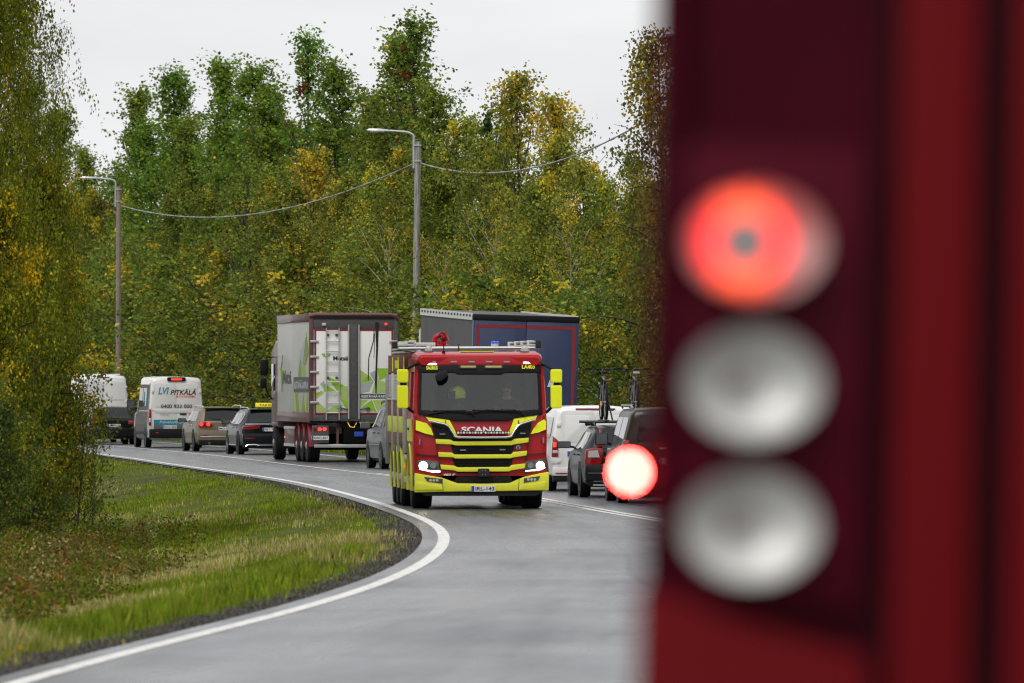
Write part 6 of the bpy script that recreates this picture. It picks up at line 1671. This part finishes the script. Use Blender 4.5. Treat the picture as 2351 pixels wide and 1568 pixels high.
    # --- side mirrors
    for sg, xa, xb in ((-1, -1.505, -1.30), (1, 1.275, 1.482)):
        up = MB().prism(rrect(xa, xb, 2.285, 2.525, 0.035, 4), 0.10, 0.26).build('mirror', 'fluor_yellow', o, bevel=0.02)
        lo_ = MB().prism(rrect(xa + 0.003, xb - 0.003, 1.82, 2.235, 0.035, 4), 0.10, 0.28).build('mirror', 'fluor_yellow', o, bevel=0.02)
        bxp('mirror_joint', 'black_plastic', up, xa + 0.06, xb - 0.03, 0.14, 0.24, 2.22, 2.30, 0.01)
        xi = xb if sg < 0 else xa
        MB().tube([(sg * 1.12, 0.36, 2.62), (sg * 1.20, 0.30, 2.60), (xi + sg * 0.03, 0.22, 2.53)], 0.028, 7).build('mirror_arm', 'black_plastic', up)
        MB().tube([(sg * 1.14, 0.30, 1.72), (sg * 1.22, 0.26, 1.76), (xi + sg * 0.02, 0.22, 1.84)], 0.030, 7).build('mirror_arm', 'black_plastic', lo_)
    # --- cab interior
    sw = MB()
    sw.tube([(0.55 + 0.21 * math.cos(a), 0.78 - 0.07 * math.sin(a), 1.74 + 0.18 * math.sin(a)) for a in np.linspace(0, 2 * math.pi, 25)], 0.016, 7)
    sw.tube([(0.35, 0.78, 1.74), (0.75, 0.78, 1.74)], 0.014, 5); sw.build('steering_wheel', 'black_plastic', o)
    bxp('dashboard', 'interior_dark', o, -1.08, 1.08, 0.42, 0.80, 1.20, 1.66, 0.06)
    for sx in (-0.55, 0.55):
        st = bxp('seat', 'interior_dark', o, sx - 0.25, sx + 0.25, 1.0, 1.5, 1.28, 1.42, 0.05)
        bxp('backrest', 'interior_dark', st, sx - 0.24, sx + 0.24, 1.48, 1.62, 1.38, 2.0, 0.05)
        bxp('headrest', 'interior_dark', st, sx - 0.13, sx + 0.13, 1.50, 1.60, 2.0, 2.14, 0.04)
        bxp('seat_pedestal', 'interior_dark', st, sx - 0.18, sx + 0.18, 1.05, 1.45, 1.08, 1.30)
    # --- underneath, wheels and yellow mudguards
    bxp('chassis', 'under', o, -0.45, 0.45, 0.35, 8.2, 0.55, 1.05)
    bxp('front_axle', 'under', o, -0.95, 0.95, 1.32, 1.48, 0.40, 0.58)
    bxp('engine_sump', 'under', o, -0.42, 0.42, 0.5, 1.2, 0.34, 0.7, 0.04)
    front('air_dam', 'soot_black', [(-1.12, 0.33), (-1.0, 0.24), (1.0, 0.24), (1.15, 0.33)], 0.02, 0.06, o)
    for sg in (-1, 1):
        lorry_wheel(o, sg * 1.18, 1.40, 0.50, 0.36, sg, 'steel')
        for y in (4.55, 5.9, 7.25): lorry_wheel(o, sg * 1.20, y, 0.50, 0.40, sg, 'steel')
        for y in (1.40, 4.55, 5.9, 7.25):
            wi = 0.055 if y > 2 else 0.085
            pts = [(sg * (1.235 - wi), y + 0.64 * math.cos(a), 0.50 + 0.66 * math.sin(a)) for a in np.linspace(R(-15), R(195), 18)]
            mg = MB().tube(pts, wi, 8, flat=0.45).build('mudguard', 'fire_yellow_dusty', o)
            pts = [(sg * 1.0, y + 0.60 * math.cos(a), 0.50 + 0.62 * math.sin(a)) for a in np.linspace(R(-10), R(190), 14)]
            MB().tube(pts, 0.17, 6, flat=0.12).build('liner', 'black_plastic', mg)
        bxp('air_tank_frame', 'aluminium', o, *sorted((sg * 1.02, sg * 1.20)), 2.35, 3.6, 0.45, 0.55, 0.01)
        bxp('air_tank_frame', 'aluminium', o, *sorted((sg * 1.02, sg * 1.20)), 2.35, 3.6, 0.86, 0.96, 0.01)
        bxp('side_locker', 'black_plastic', o, *sorted((sg * 0.8, sg * 1.15)), 2.4, 3.55, 0.5, 0.9, 0.02)
        bxp('side_marker', 'lamp_orange', o, *sorted((sg * 1.19, sg * 1.215)), 3.2, 3.3, 0.72, 0.78, 0.004)
    # --- superstructure behind the cab
    bxp('pump_house', 'fire_maroon', o, -1.18, 1.18, 2.25, 8.25, 1.05, 2.72, 0.02)
    for sg in (-1, 1):
        x0, x1 = (lambda a, b: sorted((sg * a, sg * b)))(1.18, 1.255)
        rb = bxp('lower_flank', 'fire_maroon', o, x0, x1, 2.3, 8.2, 1.14, 1.36, 0.006)
        bxp('reflective_band', 'fire_yellow_dusty', o, *sorted((sg * 1.18, sg * 1.262)), 2.32, 8.2, 1.362, 1.66, 0.006)
        bxp('upper_flank', 'fire_maroon', o, x0, x1, 2.3, 8.2, 1.662, 1.95, 0.006)
        bxp('flank_rail', 'aluminium', o, *sorted((sg * 1.18, sg * 1.275)), 2.3, 8.22, 1.952, 1.99, 0.006)
        # open lockers with their shelves and gear
        for k, (ya, yb) in enumerate(((2.35, 4.2), (4.3, 6.2), (6.3, 8.15))):
            lk = bxp('shutter', 'aluminium', o, *sorted((sg * 1.19, sg * 1.235)), ya, yb, 2.0, 2.44, 0.006)
            for i in range(7): bxp('slat', 'aluminium', lk, *sorted((sg * 1.234, sg * 1.243)), ya + 0.02, yb - 0.02, 2.02 + i * 0.06, 2.065 + i * 0.06, 0.004)
            bxp('corner_post', 'aluminium', o, *sorted((sg * 1.18, sg * 1.29)), ya - 0.08, ya - 0.01, 1.0, 2.46, 0.01)
            bxp('tape', 'fluor_yellow', o, *sorted((sg * 1.25, sg * 1.262)), ya + 0.1, ya + 0.2, 2.5, 2.76)
        bxp('rear_post', 'steel', o, *sorted((sg * 1.18, sg * 1.30)), 8.15, 8.26, 0.75, 2.46, 0.01)
        bxp('upper_box', 'fire_maroon', o, *sorted((sg * 0.9, sg * 1.25)), 2.5, 8.2, 2.46, 2.80, 0.01)
        bxp('yellow_badge', 'fire_yellow_dusty', o, *sorted((sg * 1.25, sg * 1.258)), 4.6, 5.6, 2.55, 2.70)
        for k in range(4): bxp('roof_slat', 'aluminium', o, *sorted((sg * 1.06, sg * 1.18)), 2.6, 8.2, 2.83 + 0.062 * k, 2.865 + 0.062 * k, 0.008)
        for y in (2.7, 4.5, 6.3, 8.1): bxp('rail_post', 'aluminium', o, *sorted((sg * 1.02, sg * 1.15)), y, y + 0.06, 2.8, 3.06, 0.008)
    # --- gear on the roof
    MB().tube([(-1.36, 2.35, 2.91), (1.22, 2.35, 2.92)], 0.040, 6, flat=0.7).build('light_mast', 'aluminium', o)
    bxp('mast_beam', 'rail_white', o, -0.75, 0.78, 2.42, 2.56, 2.87, 2.95, 0.015)
    bxp('deck_hatch', 'rail_white', o, -1.38, -0.66, 2.7, 3.6, 2.95, 3.02, 0.02)
    bxp('roof_box', 'black_plastic', o, -0.80, 0.72, 2.25, 2.4, 2.80, 2.865, 0.02)
    for x, z in ((-1.43, 2.97), (1.20, 2.99)):
        wl_ = MB().prism(rrect(x - 0.045, x + 0.045, z - 0.06, z + 0.06, 0.012, 2), 2.25, 2.37).build('work_light', 'soot_black', o, bevel=0.01)
        bxp('work_light_fins', 'black_plastic', wl_, x - 0.05, x + 0.05, 2.29, 2.33, z - 0.065, z + 0.065)
    for x in (437, 1195):
        X = (x - 825) / 433.6
        bxp('beacon_base', 'black_plastic', o, X - 0.09, X + 0.08, 0.75, 0.95, 2.82, 2.85, 0.01)
        MB().lathe([(0.066, 2.845), (0.066, 2.89), (0.058, 2.925), (0.035, 2.95), (0.005, 2.957)], (X, 0.85, 0), 'z', 14).build('beacon', 'beacon_clear', o)
    MB().lathe([(0.068, 3.0), (0.068, 3.035), (0.06, 3.05), (0.01, 3.052)], (0.46, 3.2, 0), 'z', 14).build('blue_beacon', 'beacon_blue', o)
    MB().lathe([(0.07, 2.72), (0.07, 3.0)], (0.46, 3.2, 0), 'z', 14).build('beacon_post', 'rail_white', o)
    # red water cannon
    wc = MB().lathe([(0.10, 2.86), (0.10, 2.93), (0.13, 2.94), (0.13, 2.97), (0.08, 2.99), (0.08, 3.05)], (-0.52, 3.0, 0), 'z', 14).build('water_cannon', 'fire_red', o)
    arc = [(-0.52 + 0.11 * math.cos(a) - 0.03, 3.0, 3.05 + 0.11 * math.sin(a)) for a in np.linspace(R(0), R(180), 9)]
    MB().tube(arc + [(-0.66, 3.0, 2.96)], 0.048, 8).build('cannon_bend', 'fire_red', wc)
    MB().tube([(-0.50, 3.05, 3.08), (-0.50, 2.75, 3.16)], 0.050, 10).build('cannon_barrel', 'fire_red', wc)
    MB().tube([(-0.54 + 0.06 * math.cos(a), 2.72, 3.14 + 0.06 * math.sin(a)) for a in np.linspace(0, 6.283, 15)], 0.009, 5).build('hand_wheel', 'black_plastic', wc)
    MB().tube([(-0.46, 3.0, 3.12), (-0.455, 3.0, 3.21)], 0.022, 6).build('cannon_lever', 'fire_red', wc)
    for x, y in ((-0.64, 0.5), (-0.26, 2.3)):
        an = MB().tube([(x, y, 2.80), (x, y, 2.99)], 0.010, 5).build('antenna', 'black_plastic', o)
        MB().lathe([(0.03, 2.80), (0.03, 2.85), (0.012, 2.87)], (x, y, 0), 'z', 10).build('antenna_foot', 'black_plastic', an)
    MB().tube([(-1.40, 2.3, 2.88), (-1.0, 2.2, 2.83), (-0.8, 2.1, 2.85), (-0.7, 2.0, 2.82)], 0.012, 5).build('cable_loop', 'black_plastic', o)
    return o
fe = fire_engine()

def cab_local(p):
    return Vector((-0.565, 154.0, 0)) + Matrix.Rotation(0.066, 4, 'Z') @ Vector(p)

# helmet standing on the crew seat's headrest
def helmet():
    o = thing('firefighter_helmet', 'bright yellow green helmet with a grey stripe behind the windscreen', 'helmet', cab_local((-0.40, 0.47, 1.90)), 0.066 - 0.95)
    mb = MB(); rings = []
    n = 24
    for j in range(9):
        ph = R(-35 + 125 * j / 8); r = 0.155 * math.cos(ph); z = 0.165 + 0.155 * math.sin(ph)
        rings.append([(r * 0.95 * math.cos(2 * math.pi * k / n), r * 1.12 * math.sin(2 * math.pi * k / n), z) for k in range(n)])
    vs = [p for r_ in rings for p in r_]; fs = []
    for j in range(8):
        for k in range(n):
            a = 2 * math.pi * (k + 0.5) / n
            if j < 4 and math.sin(a) < -0.62: continue         # open face
            fs.append((j * n + k, j * n + (k + 1) % n, (j + 1) * n + (k + 1) % n, (j + 1) * n + k))
    mb.add(vs, fs).build('shell', mat('helmet_yellow', (0.70, 0.85, 0.02), 0.35, var=0.05, emit=None), o)
    pts = [(0.03, 0.155 * 1.14 * math.cos(a) * -1, 0.165 + 0.160 * math.sin(a)) for a in np.linspace(R(25), R(150), 10)]
    MB().tube(pts, 0.028, 6, flat=0.3).build('stripe', 'marker_grey', o)
    MB().lathe([(0.14, 0.06), (0.13, 0.20), (0.05, 0.26)], (0, 0.0, 0), 'z', 18).build('liner', 'soot_black', o)
    MB().tube([(0, 0, -0.26), (0, 0, 0.12)], 0.05, 8).build('stand', 'interior_dark', o)
helmet()

def skinned(name, verts, edges, radii, m, parent, root=0, sub=2):
    me = bpy.data.meshes.new(name); me.from_pydata(verts, edges, [])
    o = bpy.data.objects.new(name, me); COL.objects.link(o)
    md = o.modifiers.new('skin', 'SKIN')
    for i, r in enumerate(radii):
        sv = me.skin_vertices[0].data[i]; sv.radius = (r, r) if not isinstance(r, tuple) else r; sv.use_root = (i == root)
    ss = o.modifiers.new('sub', 'SUBSURF'); ss.levels = ss.render_levels = sub
    dg = bpy.context.evaluated_depsgraph_get()
    m2 = bpy.data.meshes.new_from_object(o.evaluated_get(dg))
    m2.name = name; m2.materials.clear(); m2.materials.append(MATS[m]); m2.shade_smooth()
    bpy.data.objects.remove(o); bpy.data.meshes.remove(me)
    p = bpy.data.objects.new(name, m2); COL.objects.link(p); p.parent = parent
    return p

def driver():
    o = thing('person', 'driver in dark clothing seated at the fire engine wheel, barely visible', 'person', cab_local((0.55, 1.22, 1.42)), 0.066)
    # torso, limbs and head as one skin: faces -Y, hands on the wheel
    V = [(0, 0.08, 0.10), (0, 0.12, 0.32), (0, 0.12, 0.50), (0, 0.08, 0.60), (0, 0.04, 0.70), (0, 0.0, 0.80),
         (-0.19, 0.10, 0.50), (-0.27, -0.08, 0.32), (-0.20, -0.34, 0.36), (0.19, 0.10, 0.50), (0.27, -0.08, 0.32), (0.20, -0.34, 0.36),
         (-0.10, 0.02, 0.08), (-0.13, -0.38, 0.10), (-0.13, -0.46, -0.26), (0.10, 0.02, 0.08), (0.13, -0.38, 0.10), (0.13, -0.46, -0.26), (-0.13, -0.60, -0.31), (0.13, -0.60, -0.31)]
    Ed = [(0, 1), (1, 2), (2, 3), (3, 4), (4, 5), (2, 6), (6, 7), (7, 8), (2, 9), (9, 10), (10, 11), (0, 12), (12, 13), (13, 14), (0, 15), (15, 16), (16, 17), (14, 18), (17, 19)]
    Rr = [0.15, 0.155, 0.14, 0.06, 0.088, 0.085, 0.075, 0.055, 0.036, 0.075, 0.055, 0.036, 0.095, 0.075, 0.05, 0.095, 0.075, 0.05, 0.04, 0.04]
    body = skinned('body', V, Ed, Rr, 'cloth_navy', o)
    body.data.materials.append(MATS['skin_tone'])
    for p in body.data.polygons:
        if p.center.z > 0.575 or p.center.y < -0.30 and p.center.z > 0.2: p.material_index = 1
    for sg in (-1, 1):
        for k in range(4):
            x = sg * (0.185 + 0.018 * k)
            skinned('finger', [(x, -0.36, 0.36), (x, -0.42, 0.375), (x, -0.45, 0.35), (x, -0.435, 0.325)], [(0, 1), (1, 2), (2, 3)], [0.011, 0.010, 0.009, 0.008], 'skin_tone', body, sub=1)
        skinned('thumb', [(sg * 0.18, -0.35, 0.37), (sg * 0.15, -0.39, 0.385), (sg * 0.145, -0.42, 0.37)], [(0, 1), (1, 2)], [0.013, 0.011, 0.009], 'skin_tone', body, sub=1)
    hr = MB(); rings = []
    for j in range(6):
        ph = R(5 + 80 * j / 5); rings.append([(0.098 * math.cos(ph) * math.cos(a), 0.035 + 0.105 * math.cos(ph) * math.sin(a), 0.765 + 0.118 * math.sin(ph)) for a in np.linspace(0, 2 * math.pi, 17)[:-1]])
    hr.rings(rings).build('hair', 'hair_brown', o)
    for sg in (-1, 1):
        MB().lathe([(0.012, 0), (0.012, 0.008), (0.004, 0.011)], (sg * 0.034, -0.092, 0.765), 'y', 8).build('eye', 'soot_black', o)
        MB().lathe([(0.03, -0.006), (0.025, 0.006)], (sg * 0.095, 0.03, 0.745), 'x', 8).build('ear', 'skin_tone', o)
    MB().prism([(-0.014, 0.725), (0.014, 0.725), (0.006, 0.765), (-0.006, 0.765)], -0.118, -0.08).build('nose', 'skin_tone', o, bevel=0.006)
    bxp('mouth', 'lamp_red', o, -0.025, 0.025, -0.094, -0.08, 0.698, 0.704, 0.002)
driver()

# ------------------------------------------------------------------ red rescue vehicle close to the camera (only its rear corner is in the picture)
paint('rescue_red', (0.125, 0.0004, 0.003), dirt=0.02, top=1.4, low=0.4, rough=0.55, coat=0.0, spec=0.12)
mat('lamp_housing', (0.050, 0.002, 0.009), 0.5, var=0.3, scale=5, spec=0.06)
mat('seal_black', (0.018, 0.002, 0.004), 0.6, var=0.2, spec=0.08)
mat('reflector_bowl', (0.72, 0.72, 0.70), 0.5, 0.4, var=0.25, scale=22)
mat('bulb_grey', (0.30, 0.27, 0.27), 0.4, var=0.1)
emat('tail_led', (1.0, 0.030, 0.030), 1.5)
emat('tail_led_core', (1.0, 0.12, 0.04), 1.5)
emat('marker_lamp', (1.0, 0.044, 0.036), 285.0)
def rescue():
    D0 = 9.0; K = D0 / FPX; Q = D0 / 6.3
    def X(px): return (px - 1175.5) * K
    def Z(py): return CAM_H + (HORIZON - py) * K
    o = thing('rescue_vehicle', 'red rescue vehicle close by, only its out-of-focus tail lamp corner showing', 'fire engine', (X(1526) - 0.062, D0, 0), -0.03)
    o.rotation_euler = (0, R(1.1), -0.03)
    x0 = X(1532)
    lx = lambda px: X(px) - x0 + 0.020
    W = 2.48
    # body shell built as panels around the tail lamp recess
    bxp('side_wall', 'rescue_red', o, 0.0, 0.03, 0.03, 6.8, 0.75, 3.15, 0.01)
    bxp('side_wall', 'rescue_red', o, W - 0.03, W, 0.03, 6.8, 0.75, 3.15, 0.01)
    bxp('roof', 'rescue_red', o, 0.0, W, 0.02, 6.8, 3.151, 3.2, 0.02)
    bxp('floor', 'under', o, 0.02, W - 0.02, 0.05, 6.75, 0.70, 0.748)
    bxp('bulkhead', 'rescue_red', o, 0.03, W - 0.03, 6.72, 6.78, 0.75, 3.15)
    hl, hr = lx(1560), lx(2010)
    ht, hb = Z(-250), Z(1425)
    bxp('corner_post', 'lamp_housing', o, 0.0, hl, 0.0, 0.05, Z(1380), 3.15, 0.012)
    # sloping lower lip of the recess
    MB().prism([(-0.009, 0.78), (hr, 0.78), (hr, Z(1500)), (lx(1800), Z(1440)), (lx(1620), Z(1385)), (-0.006, Z(1340))], -0.006, 0.05).build('lower_corner', 'rescue_red', o, bevel=0.008)
    bxp('lamp_recess', 'lamp_housing', o, hl, hr, 0.035, 0.06, Z(1520), 3.15)
    for (pa, pb, m, y) in ((2010, 2052, 'seal_black', 0.012), (2052, 2238, 'rescue_red', -0.004), (2238, 2315, 'seal_black', 0.014)):
        bxp('rear_pillar' if m == 'rescue_red' else 'door_seal', m, o, lx(pa) + 0.0005, lx(pb) - 0.0005, y, 0.05, 0.78, 3.15, 0.006)
    bxp('rear_door', 'rescue_red', o, lx(2316), W - 0.16, -0.008, 0.05, 0.80, 3.0, 0.015)
    bxp('rear_pillar', 'rescue_red', o, W - 0.158, W, 0.0, 0.05, 0.78, 3.15, 0.01)
    bxp('rear_header', 'rescue_red', o, lx(2316), W - 0.16, 0.0, 0.05, 3.0, 3.15, 0.01)
    bxp('rear_sill', 'seal_black', o, 0.0, W, -0.05, 0.1, 0.60, 0.78, 0.03)
    # lamp cluster
    mat('lamp_face', (0.075, 0.003, 0.012), 0.45, var=0.35, scale=4, spec=0.08)  # lighter copy of the housing red: the panel's shading put into the colour
    cl = bxp('lamp_cluster', 'lamp_face', o, lx(1555), lx(1985), 0.012, 0.036, Z(1390), Z(330), 0.006)
    for i, py in enumerate((552, 876, 1202)):
        cx, cz = lx(1732), Z(py)
        rx = 0.0505 * Q; rz = 0.0405 * Q
        rings = []
        for r, h in ((1.0, -0.004), (0.98, 0.0), (0.9, 0.007), (0.75, 0.014), (0.55, 0.020), (0.35, 0.0235), (0.15, 0.0255), (0.02, 0.026)):
            rings.append([(cx + rx * r * math.cos(a), -0.002 + h - 0.024 * 0, cz + rz * r * math.sin(a)) for a in np.linspace(0, 2 * math.pi, 33)[:-1]])
        # the bowl stands in its own bezel so that the cluster face stays behind it
        bw = MB().rings([[(x, y * Q - 0.030, z) for x, y, z in r_] for r_ in rings], cap0=False).build('reflector', 'reflector_bowl', cl)
        MB().rings([[(cx + (rx * k) * math.cos(a), y, cz + (rz * k) * math.sin(a)) for a in np.linspace(0, 2 * math.pi, 33)[:-1]] for k, y in ((1.0, -0.037), (1.05, -0.034), (1.06, 0.014), (1.0, 0.014))], False, False).build('bezel', 'lamp_housing', bw)
        MB().lathe([(0.012, -0.024), (0.019, -0.018), (0.019, 0.0)], (cx - 0.016, 0, cz + 0.006), 'y', 12).build('bulb', 'bulb_grey', bw)
        if i == 0:
            lxc = lx(1706); R0 = 0.033 * Q
            ringv = [[(lxc + R0 * k * math.cos(a), -0.042, cz + R0 * k * math.sin(a)) for a in np.linspace(0, 2 * math.pi, 33)[:-1]] for k in (0.60, 1.0)] + [[(lxc + R0 * k * math.cos(a), -0.036, cz + R0 * k * math.sin(a)) for a in np.linspace(0, 2 * math.pi, 33)[:-1]] for k in (1.0, 0.60)]
            ring = MB().rings(ringv + [ringv[0]], False, False).build('lit_ring', 'tail_led', bw)
            for a in (62, 90, 118, 242, 270, 298):
                px_, pz_ = lxc + 0.026 * Q * math.cos(R(a)), cz + 0.026 * Q * math.sin(R(a))
                pet = [(px_ + (0.006 * Q * math.cos(t)) * math.sin(R(a)) + 0.011 * Q * math.sin(t) * math.cos(R(a)), pz_ - 0.006 * Q * math.cos(t) * math.cos(R(a)) + 0.011 * Q * math.sin(t) * math.sin(R(a))) for t in np.linspace(0, 2 * math.pi, 17)[:-1]]
                MB().prism(pet, -0.044, -0.0415).build('led', 'tail_led_core', ring)
            MB().lathe([(0.0205 * Q, -0.046), (0.0205 * Q, -0.036)], (lxc, 0, cz), 'y', 14).build('lamp_centre', 'bulb_grey', bw)
    # outline marker lamp on a rubber stalk
    mx, mz = lx(1452), Z(1083)
    sk = MB().tube([(0.015, 0.03, mz - 0.012), (-0.008, 0.025, mz - 0.004), (mx + 0.004, 0.02, mz)], 0.008, 8).build('marker_stalk', 'seal_black', o)
    MB().lathe([(0.008, 0.004), (0.011, 0.010), (0.011, 0.030), (0.006, 0.034)], (mx, 0, mz), 'y', 16).build('marker_housing', 'lamp_housing', sk)
    MB().lathe([(0.003, -0.002), (0.006, 0.0), (0.007, 0.005), (0.007, 0.009)], (mx, 0, mz), 'y', 16).build('marker_lens', 'marker_lamp', sk)
    # running gear and cab
    for sg, xx in ((-1, 0.03), (1, W - 0.03)):
        lorry_wheel(o, xx, 1.6, 0.48, 0.32, sg); lorry_wheel(o, xx, 7.6, 0.48, 0.32, sg)
    bxp('cab', 'rescue_red', o, 0.05, W - 0.05, 6.9, 8.9, 0.75, 2.75, 0.10)
    for a, b_ in ((0.046, 0.056), (W - 0.056, W - 0.046)): bxp('cab_window', 'glass_dark', o, a, b_, 7.3, 8.5, 1.75, 2.45, 0.004)
    bxp('cab_windscreen', 'glass_dark', o, 0.2, W - 0.2, 8.89, 8.91, 1.75, 2.5, 0.008)
    for a, b_ in ((0.5, 0.6), (W - 0.6, W - 0.5)): bxp('chassis_rail', 'under', o, a, b_, 0.2, 8.5, 0.45, 0.69)
rescue()
